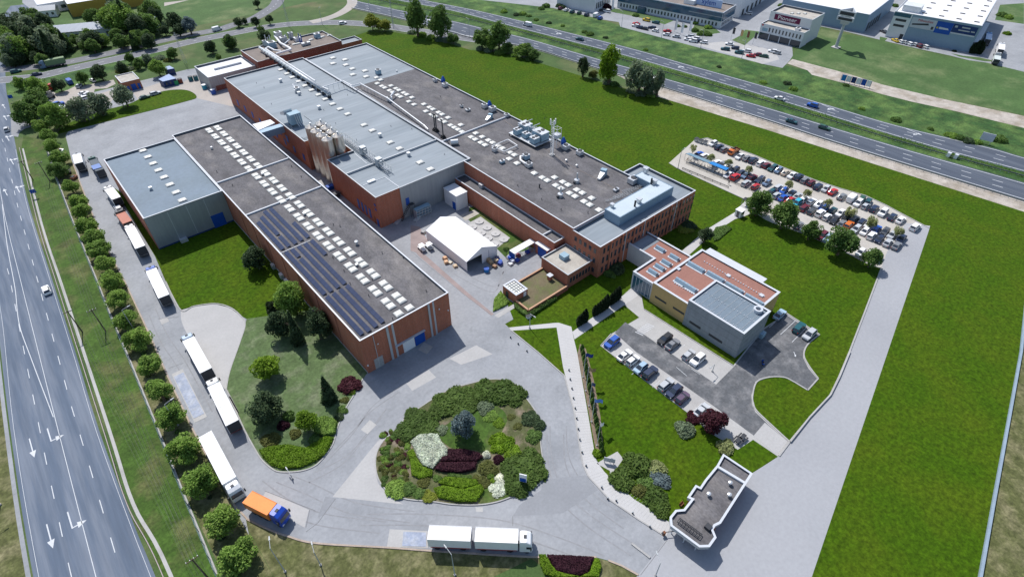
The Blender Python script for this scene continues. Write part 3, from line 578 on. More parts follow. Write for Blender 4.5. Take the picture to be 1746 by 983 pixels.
def window(parent, axis, P, a0, a1, z0, z1, glass='glass', frame='lining', fw=0.06, name='window', s=-1):
    f = faceX if axis == 'X' else faceY
    w = f(parent, name, P, a0, a1, z0, z1, frame, 0.05, s)
    f(w, 'pane', P, a0+fw, a1-fw, z0+fw, z1-fw, glass, 0.08, s)
    return w
# --- shared skylight dome mesh (curb and dome)
def dome_mesh(sx, sy, h=0.42):
    m = MB(); m.hexa([(-sx, -sy, .25), (sx, -sy, .25), (sx, sy, .25), (-sx, sy, .25)], [(-sx*.82, -sy*.82, h), (sx*.82, -sy*.82, h), (sx*.82, sy*.82, h), (-sx*.82, sy*.82, h)])
    m.hexa([(-sx*.82, -sy*.82, h), (sx*.82, -sy*.82, h), (sx*.82, sy*.82, h), (-sx*.82, sy*.82, h)], [(-sx*.45, -sy*.45, h+.1), (sx*.45, -sy*.45, h+.1), (sx*.45, sy*.45, h+.1), (-sx*.45, sy*.45, h+.1)])
    return m.mesh('skylight_dome')
DOME = dome_mesh(0.9, 0.9); CURB = MB().box(-.96, .96, -.96, .96, 0, 0.26).mesh('skylight_curb')
for me, m in ((DOME, 'skyl'), (CURB, 'skyc')): me.materials.append(A[m])
def skylight(root, x, y, z, sx=1.0, sy=1.0):
    c = put('skylight', CURB, None, root); c.location = (x, y, z); c.scale = (sx, sy, 1)
    put('dome', DOME, None, c)
VENT = MB(); VENT.cyl(0, 0, 0, 0.75, 0.3, 0.3, 10); VENT.cyl(0, 0, 0.75, 1.05, 0.55, 0.5, 10); VENT.cyl(0, 0, 1.05, 1.2, 0.5, 0.1, 10); VENT = VENT.mesh('vent'); VENT.materials.append(A['lgrey'])
BVENT = MB(); BVENT.box(-.45, .45, -.45, .45, 0, 1.0); BVENT.box(-.6, .6, -.6, .6, 1.0, 1.25); BVENT = BVENT.mesh('vent_box'); BVENT.materials.append(A['lgrey'])
PIPE = MB(); PIPE.cyl(0, 0, 0, 0.5, 0.09, 0.09, 8); PIPE.cyl(0, 0, .5, .58, .16, .1, 8); PIPE = PIPE.mesh('vent_pipe'); PIPE.materials.append(A['dark'])
def vent(root, x, y, z, me=VENT, s=1.0): o = put('vent', me, None, root); o.location = (x, y, z); o.scale = (s, s, s); return o

# ------------------------------------------------------------------ long hall with solar panels
hall = thing('factory_hall', 'long red brick hall with solar panels and double skylight rows on its roof', 'factory hall')
HX0, HX1, HY0, HY1, HH = 29.9, 53.3, 84.5, 210.3, 10.7
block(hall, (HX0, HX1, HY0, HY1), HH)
RZ = HH-0.6+0.02
for Y in (147.6, 170.0): MB().box(HX0+.35, HX1-.35, Y-.2, Y+.2, RZ-.01, RZ+.42).build('roof_divider', 'coping', hall)
MB().box(HX0+.35, 38.4, 125.15, 125.35, RZ-.01, RZ+.16).build('roof_divider', 'gcoping', hall)
for X in (40.9, 43.8):
    skylight(hall, X, 86.6, RZ)
    for k in range(21):
        Y = 91.0+5.77*k
        if abs(Y-147.6) < 1.0: Y += 1.2
        for d in (-1.12, 1.12): skylight(hall, X, Y+d, RZ)
# solar rows: tilted rows of modules on dark frames
def solar_row(root, x, y0, y1):
    n = max(1, round((y1-y0)/1.66)); L_ = (y1-y0)/n; m = MB()
    for i in range(n):
        a, b = y0+i*L_+.02, y0+(i+1)*L_-.02
        m.hexa([(x-.5, a, RZ+.14), (x+.5, a, RZ+.50), (x+.5, b, RZ+.50), (x-.5, b, RZ+.14)], [(x-.52, a, RZ+.18), (x+.48, a, RZ+.54), (x+.48, b, RZ+.54), (x-.52, b, RZ+.18)])
    o = m.build('solar_panel_row', 'solar', root)
    f = MB()
    for i in range(n+1):
        y = min(y0+i*L_, y1-.06); f.box(x-.5, x+.5, y, y+.06, RZ, RZ+.12); f.box(x+.42, x+.48, y, y+.06, RZ, RZ+.48)
    f.build('mounting_frame', 'dark', o)
for x, segs in ((31.4, ((86.2, 102.4), (103.4, 124.6), (126.2, 142.2))), (33.1, ((86.0, 102.4), (103.3, 119.6), (120.6, 124.7), (126.3, 132.0), (133.0, 144.0))),
                (34.95, ((86.2, 102.6), (103.4, 124.7), (126.2, 146.2))), (36.75, ((86.4, 102.8), (103.6, 124.8), (126.5, 146.4))), (38.6, ((117.0, 124.9), (126.6, 135.6)))):
    for a, b in segs: solar_row(hall, x, a, b)
vent(hall, *W(12, 820, 65, RZ)[:2], RZ); vent(hall, *W(12, 820, 208, RZ)[:2], RZ, BVENT, .5); vent(hall, *W(5, 1422, 55, RZ)[:2], RZ, VENT, .8); vent(hall, *W(36, 222, 222, RZ)[:2], RZ, BVENT, .55); vent(hall, *W(36, 783, 757, RZ)[:2], RZ, BVENT, .6)
for c, x, y in ((12, 1055, 70), (12, 990, 125), (12, 1130, 155), (12, 925, 305), (12, 775, 330), (12, 1285, 380), (12, 900, 410), (12, 735, 245), (6, 350, 735), (6, 590, 810), (6, 545, 800), (6, 265, 410), (5, 1455, 210), (5, 1560, 300), (6, 330, 480), (12, 660, 155), (12, 1060, 565)):
    p = W(c, x, y, RZ); vent(hall, p.x, p.y, RZ, PIPE)
# its gable towards the turning circle
for x0, x1 in ((36.2, 36.75), (37.5, 38.05), (47.3, 47.8), (48.5, 49.0)): faceY(hall, 'drain_channel', HY0, x0, x1, 0, HH-.1, 'gcoping', .16)
for x0, x1 in ((36.75, 37.5), (47.8, 48.5)): faceY(hall, 'pier', HY0, x0, x1, 0, HH-.05, 'brick', .22)
faceY(hall, 'downpipe', HY0, 32.9, 33.02, 0, HH-.3, 'gcoping', .12)
x0, _ = onY(12, 1137, 785, HY0); x1, _ = onY(12, 1213, 745, HY0); x2, _ = onY(12, 1280, 710, HY0); x3, _ = onY(12, 1075, 755, HY0)
d = faceY(hall, 'door', HY0, x0, x1-.05, 0, 3.5, 'white', .10); faceY(d, 'handle', HY0-.10, x0+.2, x0+.32, 1.0, 1.15, 'dark', .05)
for i in range(6): faceY(d, 'slat', HY0-.10, x0+.06, x1-.11, .1+i*.56, .1+i*.56+.5, 'white', .03)
d = faceY(hall, 'door', HY0, x1+.05, x2, 0, 3.5, 'blue', .10)
for i in range(6): faceY(d, 'slat', HY0-.10, x1+.1, x2-.05, .1+i*.56, .1+i*.56+.5, 'blue', .03)
MB().box(x3, x2+.1, HY0-.55, HY0-.02, 3.6, 3.78).build('awning', 'coping', hall)
x0, _ = onY(12, 947, 895, HY0); x1, _ = onY(12, 1005, 870, HY0)
d = faceY(hall, 'door', HY0, x0, x1, 0, 3.2, 'kerb', .10); faceY(d, 'handle', HY0-.10, x1-.3, x1-.2, 1.0, 1.15, 'dark', .05)
for x, y in ((1370, 497), (1430, 505), (960, 730)):
    a, z = onY(12, x, y, HY0); faceY(hall, 'wall_lamp', HY0, a-.15, a+.15, z-.1, z+.12, 'lampw', .2)
faceX(hall, 'plinth', HX0, HY0, 164, 0, .55, 'kerb', .08)
for k in range(7):
    y = 96+k*9.3; faceX(hall, 'downpipe', HX0, y, y+.12, 0, HH-.3, 'brickd', .1)
for k, (a0, b0) in enumerate(((255, 215), (300, 285), (345, 320))):
    p = W(12, a0, b0+15, 0); MB().box(29.0, 29.8, p.y-.7, p.y+.7, .1, 1.5).build('wall_unit', 'lgrey', hall)
faceY(hall, 'wall_lamp', HY0, 30.1, 30.4, 2.4, 2.8, 'white', .2)

# ------------------------------------------------------------------ grey metal store
store = thing('metal_store', 'grey metal clad store with a single row of skylights, left of the long hall', 'warehouse')
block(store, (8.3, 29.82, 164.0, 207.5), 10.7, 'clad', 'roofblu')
faceX(store, 'brick_side', 8.3, 164.02, 207.4, 0, 10.66, 'brick', .1)
for y in (206.3, 200.9, 195.3, 189.8, 184.2, 178.6, 172.9, 167.4): skylight(store, 19.5, y, RZ, 1.15, .95)
vent(store, 14.5, 179.6, RZ, BVENT, .75)
x0, _ = onY(5, 1435, 565, 164.0); x1, _ = onY(5, 1517, 540, 164.0)
d = faceY(store, 'door', 164.0, x0, x1, 0, 4.3, 'blue', .12)
for i in range(7): faceY(d, 'slat', 164.0-.12, x0+.06, x1-.06, .1+i*.6, .1+i*.6+.54, 'blue', .03)
for x in (1120, 1265, 1400):
    a, _ = onY(5, x, 480, 164.0); faceY(store, 'panel_joint', 164.0, a-.05, a+.05, 0.6, 10.3, 'coping', .04)
faceY(store, 'plinth', 164.0, 8.3, 29.8, 0, .5, 'dblue', .05)
p = W(5, 1220, 650, 0); MB().box(p.x-1, p.x+1, 162.6, 163.9, 0, 1.1).build('cooling_unit', 'lgrey', store)

# ------------------------------------------------------------------ central production hall
CX0, CX1, CY0, CY1, CH = 61.6, 95.7, 131.1, 248.6, 10.7
cen = thing('production_hall', 'central production hall with pale grey roof, grey metal front and brick side', 'factory hall')
notch_y0, notch_y1, notch_x = 160.3, 176.4, 70.5
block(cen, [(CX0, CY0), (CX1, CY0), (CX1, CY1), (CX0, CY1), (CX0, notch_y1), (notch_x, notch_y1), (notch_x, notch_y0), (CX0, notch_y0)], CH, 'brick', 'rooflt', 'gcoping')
for Y in (148.8,): MB().box(CX0+.35, CX1-.35, Y-.22, Y+.22, RZ-.01, RZ+.62).build('roof_divider', 'gcoping', cen)
xm, _ = onY(6, 1000, 640, CY0)
faceY(cen, 'metal_front', CY0, xm, CX1+.05, 0, CH+.02, 'clad', .12)
y_sk = [243.0, 237.1, 232.0, 226.3, 220.6, 214.9, 209.1, 203.6, 197.9, 192.2, 186.5, 174.9, 169.3, 157.8, 152.2, 140.2, 134.6]
for y in y_sk: skylight(cen, 83.1, y, RZ, 1.15, 1.0)
for x, y in ((77.7, 231), (77.7, 214.4), (77.6, 197.6), (82.9, 163.9), (82.9, 146.4), (77.7, 217)): vent(cen, x, y, RZ, BVENT, .95)
for y0_, y1_, z0_, z1_ in ((142.9, 144.1, .9, 4.3), (140.6, 141.8, .9, 4.3), (138.3, 139.5, .9, 4.3), (136.0, 137.2, .9, 4.3)): window(cen, 'X', CX0, y0_, y1_, z0_, z1_, 'blue', 'dblue')
faceX(cen, 'door', CX0, 131.8, 133.0, 0, 2.6, 'blue'); faceX(cen, 'door', CX0, 133.6, 134.6, 0, 2.6, 'rust')
window(cen, 'X', CX0, 131.9, 132.9, 5.6, 6.4, 'blue', 'dblue'); window(cen, 'X', CX0, 131.9, 132.9, 7.2, 8.0, 'blue', 'dblue')
for px, py in ((235, 222), (185, 170)):
    a, z = onX(6, px, py, CX0); window(cen, 'X', CX0, a-1.1, a+1.1, z-1.3, z+1.3, 'blue', 'dblue')
for k in range(9):
    a = 180+k*7.4; window(cen, 'X', CX0, a, a+1.6, 2.0, 4.4, 'blue', 'dblue')
a, z = onY(6, 1040, 640, CY0); faceY(cen, 'door', CY0-.12, a-.6, a+.6, z-1.3, z+1.2, 'blue', .08)
# pale ridge lines and a hatch on the near roof bay
q = WP(6, [(745, 535), (890, 480), (985, 547)], RZ); MB().strip(q, .25, RZ-.01, RZ+.12).build('roof_rail', 'coping', cen)
q = WP(6, [(690, 325), (770, 390)], RZ); MB().strip(q, .2, RZ-.01, RZ+.1).build('roof_rail', 'coping', cen)
p = W(6, 800, 512, RZ); MB().box(p.x-1.2, p.x+1.2, p.y-.5, p.y+.5, RZ, RZ+.5).build('roof_hatch', 'lgrey', cen)
for c, x, y in ((2, 80, 590), (2, 130, 700), (2, 560, 830), (2, 700, 940), (2, 640, 640), (6, 930, 140), (6, 1070, 160), (6, 1290, 330), (2, 560, 545), (2, 480, 740), (2, 30, 560)):
    p = W(c, x, y, RZ); vent(cen, p.x, p.y, RZ, PIPE, .8)
# outside stair and brick infill at the corner
st = MB()
for i in range(10): st.box(68.2+i*.33, 68.5+i*.33, CY0-1.3, CY0-.2, .2+i*.42, .26+i*.42)
st.tube((68.1, CY0-1.3, 1.2), (71.6, CY0-1.3, 5.3), .04); st.tube((68.1, CY0-1.3, .1), (71.6, CY0-1.3, 4.2), .06); st.box(71.4, 73.2, CY0-1.4, CY0-.15, 4.2, 4.3)
for x in (71.5, 73.1): st.tube((x, CY0-1.3, 0), (x, CY0-1.3, 5.3), .05)
st.build('outside_stair', 'dark', cen)

# ------------------------------------------------------------------ east hall with offices
DX0, DX1, DY0, DY1 = 95.75, 125.8, 83.0, 246.4
east = thing('east_hall', 'long brick east hall with dark roof, pale far roof and office wing in front', 'factory hall')
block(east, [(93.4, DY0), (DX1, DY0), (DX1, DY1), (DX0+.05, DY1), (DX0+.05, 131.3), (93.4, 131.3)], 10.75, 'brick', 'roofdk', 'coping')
ERZ = 10.75-.6+.02
MB().sheet([(DX0+.6, 206.6), (DX1-.4, 206.6), (DX1-.4, DY1-.4), (DX0+.6, DY1-.4)], ERZ+.03).build('pale_roof_section', 'rooflt', east)
MB().box(DX0+.3, DX1-.35, 146.4, 146.8, ERZ-.01, ERZ+.5).build('roof_divider', 'coping', east)
MB().strip([(DX1-3.5, 146), (117.3, 110), (117.6, 84)], .16, ERZ-.01, ERZ+.06).build('cable_duct', 'roofbr', east)
for s, prs in ((105.5, (198.8, 193.1, 187.4, 164.9, 159.2, 153.4, 149.0, 141.7, 136.5, 106.9, 101.0, 95.3, 89.5)), (108.4, (193.1, 187.6, 170.3, 164.6, 136.1, 131.0, 125.1, 101.0, 95.2))):
    for y in prs:
        for dlt in (-1.12, 1.12): skylight(east, s, y+dlt, ERZ)
for s, sg in ((105.5, (203.3, 180.7, 177.2, 169.5, 123.2, 119.5, 111.5, 84.9)), (108.4, (208.8, 205.6, 197.8, 183.0, 175.0, 159.9, 152.4, 144.0, 140.5, 105.6, 90.4))):
    for y in sg: skylight(east, s, y, ERZ)
for x, y in ((105.7, 240.5), (102.6, 234.5), (108.6, 235.1), (105.9, 229.4), (105.8, 223.7), (102.8, 218.0), (108.6, 218.2), (105.8, 212.5)): skylight(east, x, y, ERZ+.03, 1.2, 1.1)
for c, x, y, me, s in ((2, 970, 482, BVENT, .5), (7, 235, 550, PIPE, 2.2), (2, 1262, 650, PIPE, 1), (7, 485, 410, VENT, .7), (7, 270, 90, PIPE, 1), (7, 415, 375, VENT, .7), (2, 1090, 690, PIPE, 1), (2, 1300, 600, PIPE, 1), (7, 560, 720, PIPE, 1), (7, 380, 700, PIPE, 1), (7, 250, 630, PIPE, 1), (7, 90, 540, PIPE, 1)):
    p = W(c, x, y, ERZ); vent(east, p.x, p.y, ERZ, me, s)
for k in range(4):
    x0_ = 97.5+k*6.8; faceY(east, 'blue_band', 246.4, x0_, x0_+6, 9.6, 10.5, 'blue', .06, 1)
# the office wing (L-shaped) wraps the near end
OX0, OX1, OY0, OY1, OH = 93.2, 134.2, 73.1, 94.0, 10.35
office = thing('office_wing', 'three storey brick office wing with narrow dark windows, joined to the east hall', 'office building')
block(office, [(OX0, OY0), (OX1, OY0), (OX1, OY1), (DX1+.06, OY1), (DX1+.06, DY0-.06), (OX0, DY0-.06)], OH, 'brick', 'rooflt', 'coping', par=0.8)
ORZ = OH-.8+.02
def frange(a, b, s):
    while a < b-1e-6: yield a; a += s
for zi, (z0_, z1_) in enumerate(((1.0, 2.9), (4.2, 6.2), (7.4, 9.2))):
    for x in frange(94.6, 133.6, 1.62):
        if 101.5 < x < 114 and zi < 1: continue
        window(office, 'Y', OY0, x, x+.72, z0_, z1_)
    for y in frange(74.3, 82.0, 1.75): window(office, 'X', OX0, y, y+.85, z0_+.1, z1_-.3)
for x in (103.3, 111.1, 125.2): faceY(office, 'white_fin', OY0, x, x+.12, 0.2, OH-.05, 'coping', .2)
for x in (97.4, 101.9, 106.8, 114.9, 122.8, 127.7): faceY(office, 'pier', OY0, x-.25, x+.25, 0.2, OH-.05, 'brick', .3)
# pale blue plant room on the office roof
pl = thing('roof_plant_room', 'L-shaped pale blue grey plant room on the office roof', 'plant room')
block(pl, [(104.6, 76.7), (127.9, 76.7), (127.9, 88.3), (124.4, 88.3), (124.4, 82.2), (104.6, 82.2)], 12.5, 'bclad', mat('pale blue metal roof', (0.47, 0.54, 0.58), 0.5, 0.05, 0.3, 2.0), None, par=0.06, z0=ORZ)
for c, x, y, s in ((35, 950, 175, 1.3), (35, 1070, 330, 1.1), (35, 860, 580, 1.1), (35, 500, 640, .9)):
    p = W(c, x, y, 12.7); o = vent(pl, p.x, p.y, 12.42, BVENT, s)
for c, x, y in ((35, 1030, 300), (35, 810, 600)):
    p = W(c, x, y, 13.5); o = MB().cyl(p.x, p.y, 12.42, 14.3, .28, .28, 10).build('flue', 'dark', pl)
# low wing beside the courtyard
low = thing('low_wing', 'low narrow brick wing along the courtyard under the east hall', 'building wing')
block(low, (89.5, 93.34, 86.0, 130.9), 6.2, 'brick', 'roofdk', 'coping', par=.5)
MB().box(89.8, 93.3, 90.6, 91.0, 5.6, 6.3).build('roof_divider', 'coping', low)
p = W(13, 555, 75, 5.8); MB().box(92.3, 93.2, 121, 122.6, 5.72, 7.0).build('cooling_unit', 'lgrey', low)
# brick pavilion with pale roof
pav = thing('brick_pavilion', 'small brick pavilion with pale gravel roof and a roof unit', 'building')
block(pav, (84.0, 93.15, 75.2, 85.1), 4.75, 'brick', 'roofpale', 'gcoping', par=.4)
for x in frange(84.9, 92.6, 1.15): window(pav, 'Y', 75.2, x, x+.7, 1.6, 3.2)
MB().box(87.6, 89.6, 80.2, 82.2, 4.4, 5.6).build('roof_unit', 'bgrey', pav)
# blue door lobby
lob = thing('blue_door_lobby', 'brick lobby with white flat roof and blue roller door', 'building')
MB().box(88.3, 91.3, 87.4, 92.0, 0, 3.3).build('wall', 'brick', lob); MB().box(88.1, 91.5, 87.2, 92.2, 3.3, 3.5).build('roof', 'roofwh', lob)
faceX(lob, 'door', 88.3, 87.7, 91.0, 0, 2.9, 'blue'); faceY(lob, 'door', 87.4, 88.6, 91.0, 0, 2.9, 'blue')
# white metal box room
wb = thing('white_metal_room', 'white metal clad box room against the brick wing', 'building')
MB().box(84.2, 88.4, 123.4, 129.9, 0, 5.2).build('wall', 'wclad', wb); MB().box(84.1, 88.5, 123.3, 130.0, 5.2, 5.36).build('roof', 'roofwh', wb); faceX(wb, 'door', 84.2, 124.0, 125.6, 0, 2.6, 'blue', .07)
for s in (0, 1): faceX(wb, 'door_leaf', 84.13, 124.05+s*.8, 124.78+s*.8, .05, 2.5, 'blue', .04)
# sedum terrace with low walls and the glazed kiosk
ter = thing('sedum_terrace', 'low brick walled terrace with brown sedum roof beside the pavilion', 'terrace')
tp = [(70.2, 75.0), (83.9, 75.0), (83.9, 84.4), (74.6, 84.4), (70.2, 79.0)]
MB().prism(tp, 0, 1.1).build('planted_deck', 'roofgreen', ter)
for a, b in (((70.0, 74.9), (83.9, 74.9)), ((70.0, 79.4), (70.0, 74.9)), ((74.4, 84.5), (83.9, 84.5))): MB().strip([a, b], .35, 0, 1.5).build('wall', 'brick', ter); MB().strip([a, b], .45, 1.5, 1.6).build('coping', mat('tile coping', (0.45, 0.27, 0.17), 0.8, .1), ter)
MB().box(81.9, 82.9, 79.6, 80.6, 1.1, 2.5).build('chimney', 'brick', ter); MB().box(81.7, 83.1, 79.4, 80.8, 2.5, 2.65).build('chimney_cap', 'coping', ter)
kio = thing('glazed_roof_kiosk', 'small brick kiosk with a grid of square roof lights', 'kiosk')
block(kio, (70.1, 74.0, 79.6, 84.8), 3.0, 'brick', 'bglass', 'coping', par=.3, cw=.5)
for i in range(4):
    for j in range(5): MB().box(70.65+i*.74, 71.2+i*.74, 80.15+j*.87, 80.8+j*.87, 2.73, 2.92).build('roof_pane', 'skyl', kio)
faceX(kio, 'door', 70.1, 82.6, 83.6, 0, 2.1, 'dark'); faceY(kio, 'door', 79.6, 72.6, 73.5, 1.1, 2.6, 'white')

# ------------------------------------------------------------------ admin building
adm = thing('admin_building', 'low red roofed office with ochre walls, glazed roof lights and white canopy', 'office building')
block(adm, [(105.3, 58.0), (113.4, 58.0), (113.4, 74.6), (105.3, 74.6), (105.3, 64.6), (97.0, 64.6), (97.0, 58.0)], 5.5, 'render', 'roofred', 'coping', par=.35, cw=.55)
MB().sheet([(105.9, 68.5), (112.8, 68.5), (112.8, 72.4), (105.9, 72.4)], 5.2).build('pale_roof_section', 'rooflt', adm)
AZ = 6.4-.35+.02
block(adm, (96.5, 117.0, 35.2, 57.9), 6.4, 'yellow', 'roofred', 'coping', par=.35, cw=.6)
MB().box(117.06, 122.2, 41.0, 58.3, 3.7, 4.0).build('canopy', 'coping', adm)
for y in (42, 50, 57.5): MB().cyl(121.8, y, 0, 3.7, .12, .12, 8).build('canopy_post', 'coping', adm)
faceX(adm, 'glass_front', 97.0, 58.6, 64.2, .3, 4.6, 'bglass', .06)
for y in frange(58.9, 64.2, 1.05): faceX(adm, 'mullion', 96.94, y, y+.1, .3, 4.6, 'coping', .06)
for (x, y), (x2, y2) in (((460, 490), (535, 540)), ((580, 565), (655, 610))):
    a, z = onX(14, x, y, 96.5); b, z2 = onX(14, x2, y2, 96.5); faceX(adm, 'window', 96.5, b, a, (z+z2)/2-.3, (z+z2)/2+.3, 'dark', .04)
def rooflight(root, c, x, y, z, L_, wd=.75):
    p = W(c, x, y, z+.5); g_ = MB().hexa([(p.x-wd, p.y-L_/2, z), (p.x+wd, p.y-L_/2, z), (p.x+wd, p.y+L_/2, z), (p.x-wd, p.y+L_/2, z)], [(p.x-wd*.35, p.y-L_/2, z+.85), (p.x+wd*.35, p.y-L_/2, z+.85), (p.x+wd*.35, p.y+L_/2, z+.85), (p.x-wd*.35, p.y+L_/2, z+.85)]).build('roof_light', mat('roof light glass', (0.22, 0.31, 0.38), 0.12, 0.06, spec=.7), root)
    MB().box(p.x-wd-.25, p.x+wd+.25, p.y-L_/2-.25, p.y+L_/2+.25, z-.01, z+.12).build('curb', 'coping', g_)
    n = max(2, int(L_/.9))
    for i in range(n+1):
        y_ = p.y-L_/2+i*L_/n; MB().box(p.x-wd*.36, p.x+wd*.36, y_-.04, y_+.04, z+.8, z+.88).build('glazing_bar', 'coping', g_)
for x, y in ((495, 170), (590, 225), (537, 262), (492, 292), (447, 325)): rooflight(adm, 14, x, y, 5.2, 2.6)
for x, y, l in ((735, 290, 4.6), (865, 355, 4.6), (990, 430, 4.6), (1125, 510, 4.6), (635, 390, 3.0), (700, 430, 3.0)): rooflight(adm, 14, x, y, AZ, l, .85)
for a, b, n in (((790, 260), (1190, 495), 24), ((590, 405), (720, 480), 10)):
    for i in range(n): p = W(14, a[0]+(b[0]-a[0])*i/(n-1), a[1]+(b[1]-a[1])*i/(n-1), AZ); MB().box(p.x-.13, p.x+.13, p.y-.13, p.y+.13, AZ-.01, AZ+.2).build('roof_anchor', 'coping', adm)
for x, y in ((950, 355), (1172, 487), (615, 310)): p = W(14, x, y, AZ); MB().box(p.x-.5, p.x+.5, p.y-.5, p.y+.5, AZ-.01, AZ+.3).build('roof_hatch', 'coping', adm)
cube = thing('grey_office_cube', 'dark grey cube block with dull metal roof and white coping', 'office building')
cx0, cx1, cy0, cy1 = 96.2, 107.3, 32.6, 47.4
block(cube, (cx0, cx1, cy0, cy1), 8.0, mat('grey fibre cement', (0.25, 0.275, 0.30), 0.7, 0.07, 0.3, 2.0, streak=.1), 'roofblu', 'coping', par=.35, cw=.55)
for y in frange(34, 47, 1.55): MB().box(cx0+.5, cx1-.5, y, y+.05, 7.66, 7.72).build('roof_seam', 'gcoping', cube)
for i in range(3):
    for j in range(16): MB().box(cx0+1.0+i*4.4, cx0+1.18+i*4.4, 33.4+j*.85, 33.55+j*.85, 7.66, 7.82).build('roof_anchor', 'coping', cube)
for (x, y), (x2, y2) in (((690, 660), (765, 705)), ((820, 745), (910, 800))):
    a, z = onX(14, x, y, cx0); b, z2 = onX(14, x2, y2, cx0); faceX(cube, 'window', cx0, b, a, (z+z2)/2-.35, (z+z2)/2+.35, 'dark', .04)
for z in (2.0, 4.0, 6.0): faceX(cube, 'panel_joint', cx0, cy0+.05, cy1-.05, z, z+.03, 'dark', .012); faceY(cube, 'panel_joint', cy0, cx0+.05, cx1-.05, z, z+.03, 'dark', .012)
p = W(14, 1150, 580, 8.2); tor = MB()
for k in range(20):
    a0, a1 = 2*math.pi*k/20, 2*math.pi*(k+1)/20
    tor.hexa([(p.x+r*math.cos(a), p.y+r*math.sin(a), 7.7) for r, a in ((.62, a0), (1.05, a0), (1.05, a1), (.62, a1))], [(p.x+r*math.cos(a), p.y+r*math.sin(a), 8.55) for r, a in ((.62, a0), (1.05, a0), (1.05, a1), (.62, a1))])
tor.build('round_vent', 'coping', cube)
p = W(14, 1170, 760, 0); MB().box(p.x-.8, p.x+.8, p.y-.6, p.y+.6, 0.02, 1.4).build('plant_box', 'bgrey', cube)

# ------------------------------------------------------------------ gatehouse
GH = 3.6
gp_ = [(p.x, p.y) for p in WP(22, [(760, 160), (955, 290), (742, 622), (705, 640), (690, 665), (712, 718), (668, 780), (600, 782), (408, 640), (402, 582), (440, 535), (495, 530), (548, 462), (520, 450), (575, 368), (605, 382), (640, 330), (718, 236)], GH)]
gate = thing('gatehouse', 'gatehouse with faceted flat roof, white parapet and roof ladder by the barrier', 'gatehouse')
cg = Vector((sum(p[0] for p in gp_)/len(gp_), sum(p[1] for p in gp_)/len(gp_)))
body = [tuple(cg+(Vector(p)-cg)*0.9) for p in gp_]
body2 = [p for p in body if p[0] > 54.5]
MB().prism(body2, 0, 2.7).build('wall', 'brick', gate)
block(gate, gp_, GH, 'gcoping', 'roofdk', 'coping', par=.4, cw=.4, z0=2.7)
a, b = W(22, 718, 240, GH), W(22, 905, 352, GH); MB().strip([a, b], .5, 3.2, 3.66).build('roof_divider', 'coping', gate)
for c, x, y in ((22, 805, 355), (22, 800, 435), (22, 662, 430)):
    p = W(c, x, y, 3.6); vent(gate, p.x, p.y, 3.22, VENT, .75)
lad = MB(); a, b = W(22, 460, 600, 3.6), W(22, 610, 710, 3.6); d = (b-a).normalized(); n_ = Vector((-d.y, d.x, 0))
for s in (-.45, .45): lad.tube(a+n_*s, b+n_*s, .09)
for i in range(9): q = a.lerp(b, i/8); lad.tube(q-n_*.5, q+n_*.5, .06); lad.tube(q+n_*.45, q+n_*.45+Vector((0, 0, -.4)), .05)
lad.build('roof_cable_rack', 'dark', gate)
p = W(22, 660, 645, 3.7); MB().box(p.x-.5, p.x+.5, p.y-.5, p.y+.5, 3.2, 3.9).build('roof_unit', 'dark', gate)
for x, y in ((410, 690), (570, 800), (490, 750)): p = W(22, x, y, 0); MB().cyl(p.x, p.y, 0, 3.1, .1, .1, 8).build('canopy_post', 'coping', gate)
for i in range(5): q = Vector(body2[0]).lerp(Vector(body2[1]), (i+.3)/5.5); 
p = W(22, 478, 500, 0); bench = thing('bench', 'small dark red bench beside the gatehouse wall', 'bench', p); MB().box(-.5, .5, -.22, .22, .4, .46).build('seat', 'rust', bench); MB().box(-.5, .5, .18, .24, .46, .85).build('backrest', 'rust', bench)
for s in (-.42, .42): MB().box(s-.04, s+.04, -.2, .2, 0, .4).build('leg', 'dark', bench)

# ------------------------------------------------------------------ buildings behind the yard
eq = thing('boiler_house', 'brick boiler house behind the halls, its roof crowded with pipes', 'building')
block(eq, (80.6, 121.2, 262.2, 281.2), 8.8, 'brickd', 'roofbr', 'gcoping')
sm = thing('brick_annex', 'small brick annex with pale roof at the end of the boiler house', 'building')
block(sm, (121.3, 133.2, 265.2, 272.2), 6.0, 'brick', 'rooflt', 'gcoping')
wh = thing('white_roofed_store', 'grey store with white sunken roof behind the central hall', 'warehouse')
block(wh, (59.8, 80.5, 266.0, 283.0), 6.2, mat('louvred cladding', (0.36, 0.36, 0.355), .6, .06, rib=.9), 'roofwh', 'coping', par=.8)
MB().box(65.5, 77.5, 274.6, 275.6, 5.4, 6.2).build('ridge_light', 'coping', wh)
for i in range(20): faceY(wh, 'louvre', 266.0, 60.6+i*.99, 60.75+i*.99, 2.2, 5.2, 'gcoping', .12)
faceY(wh, 'brick_base', 266.0, 61.5, 80.4, 0, 2.1, 'brickd', .05)
ho = thing('transformer_house', 'small brick transformer house with blue doors', 'building')
block(ho, (31.2, 38.4, 291.0, 301.4), 4.0, mat('orange brick', (0.36, 0.125, 0.06), .9, .08, brick=True), 'roofpale', 'coping', par=.25)
for x0_, x1_, h_ in ((32.4, 33.5, 2.1), (34.2, 36.1, 2.5), (36.8, 37.8, 2.3)): faceY(ho, 'door', 291.0, x0_, x1_, 0, h_, 'blue', .08)
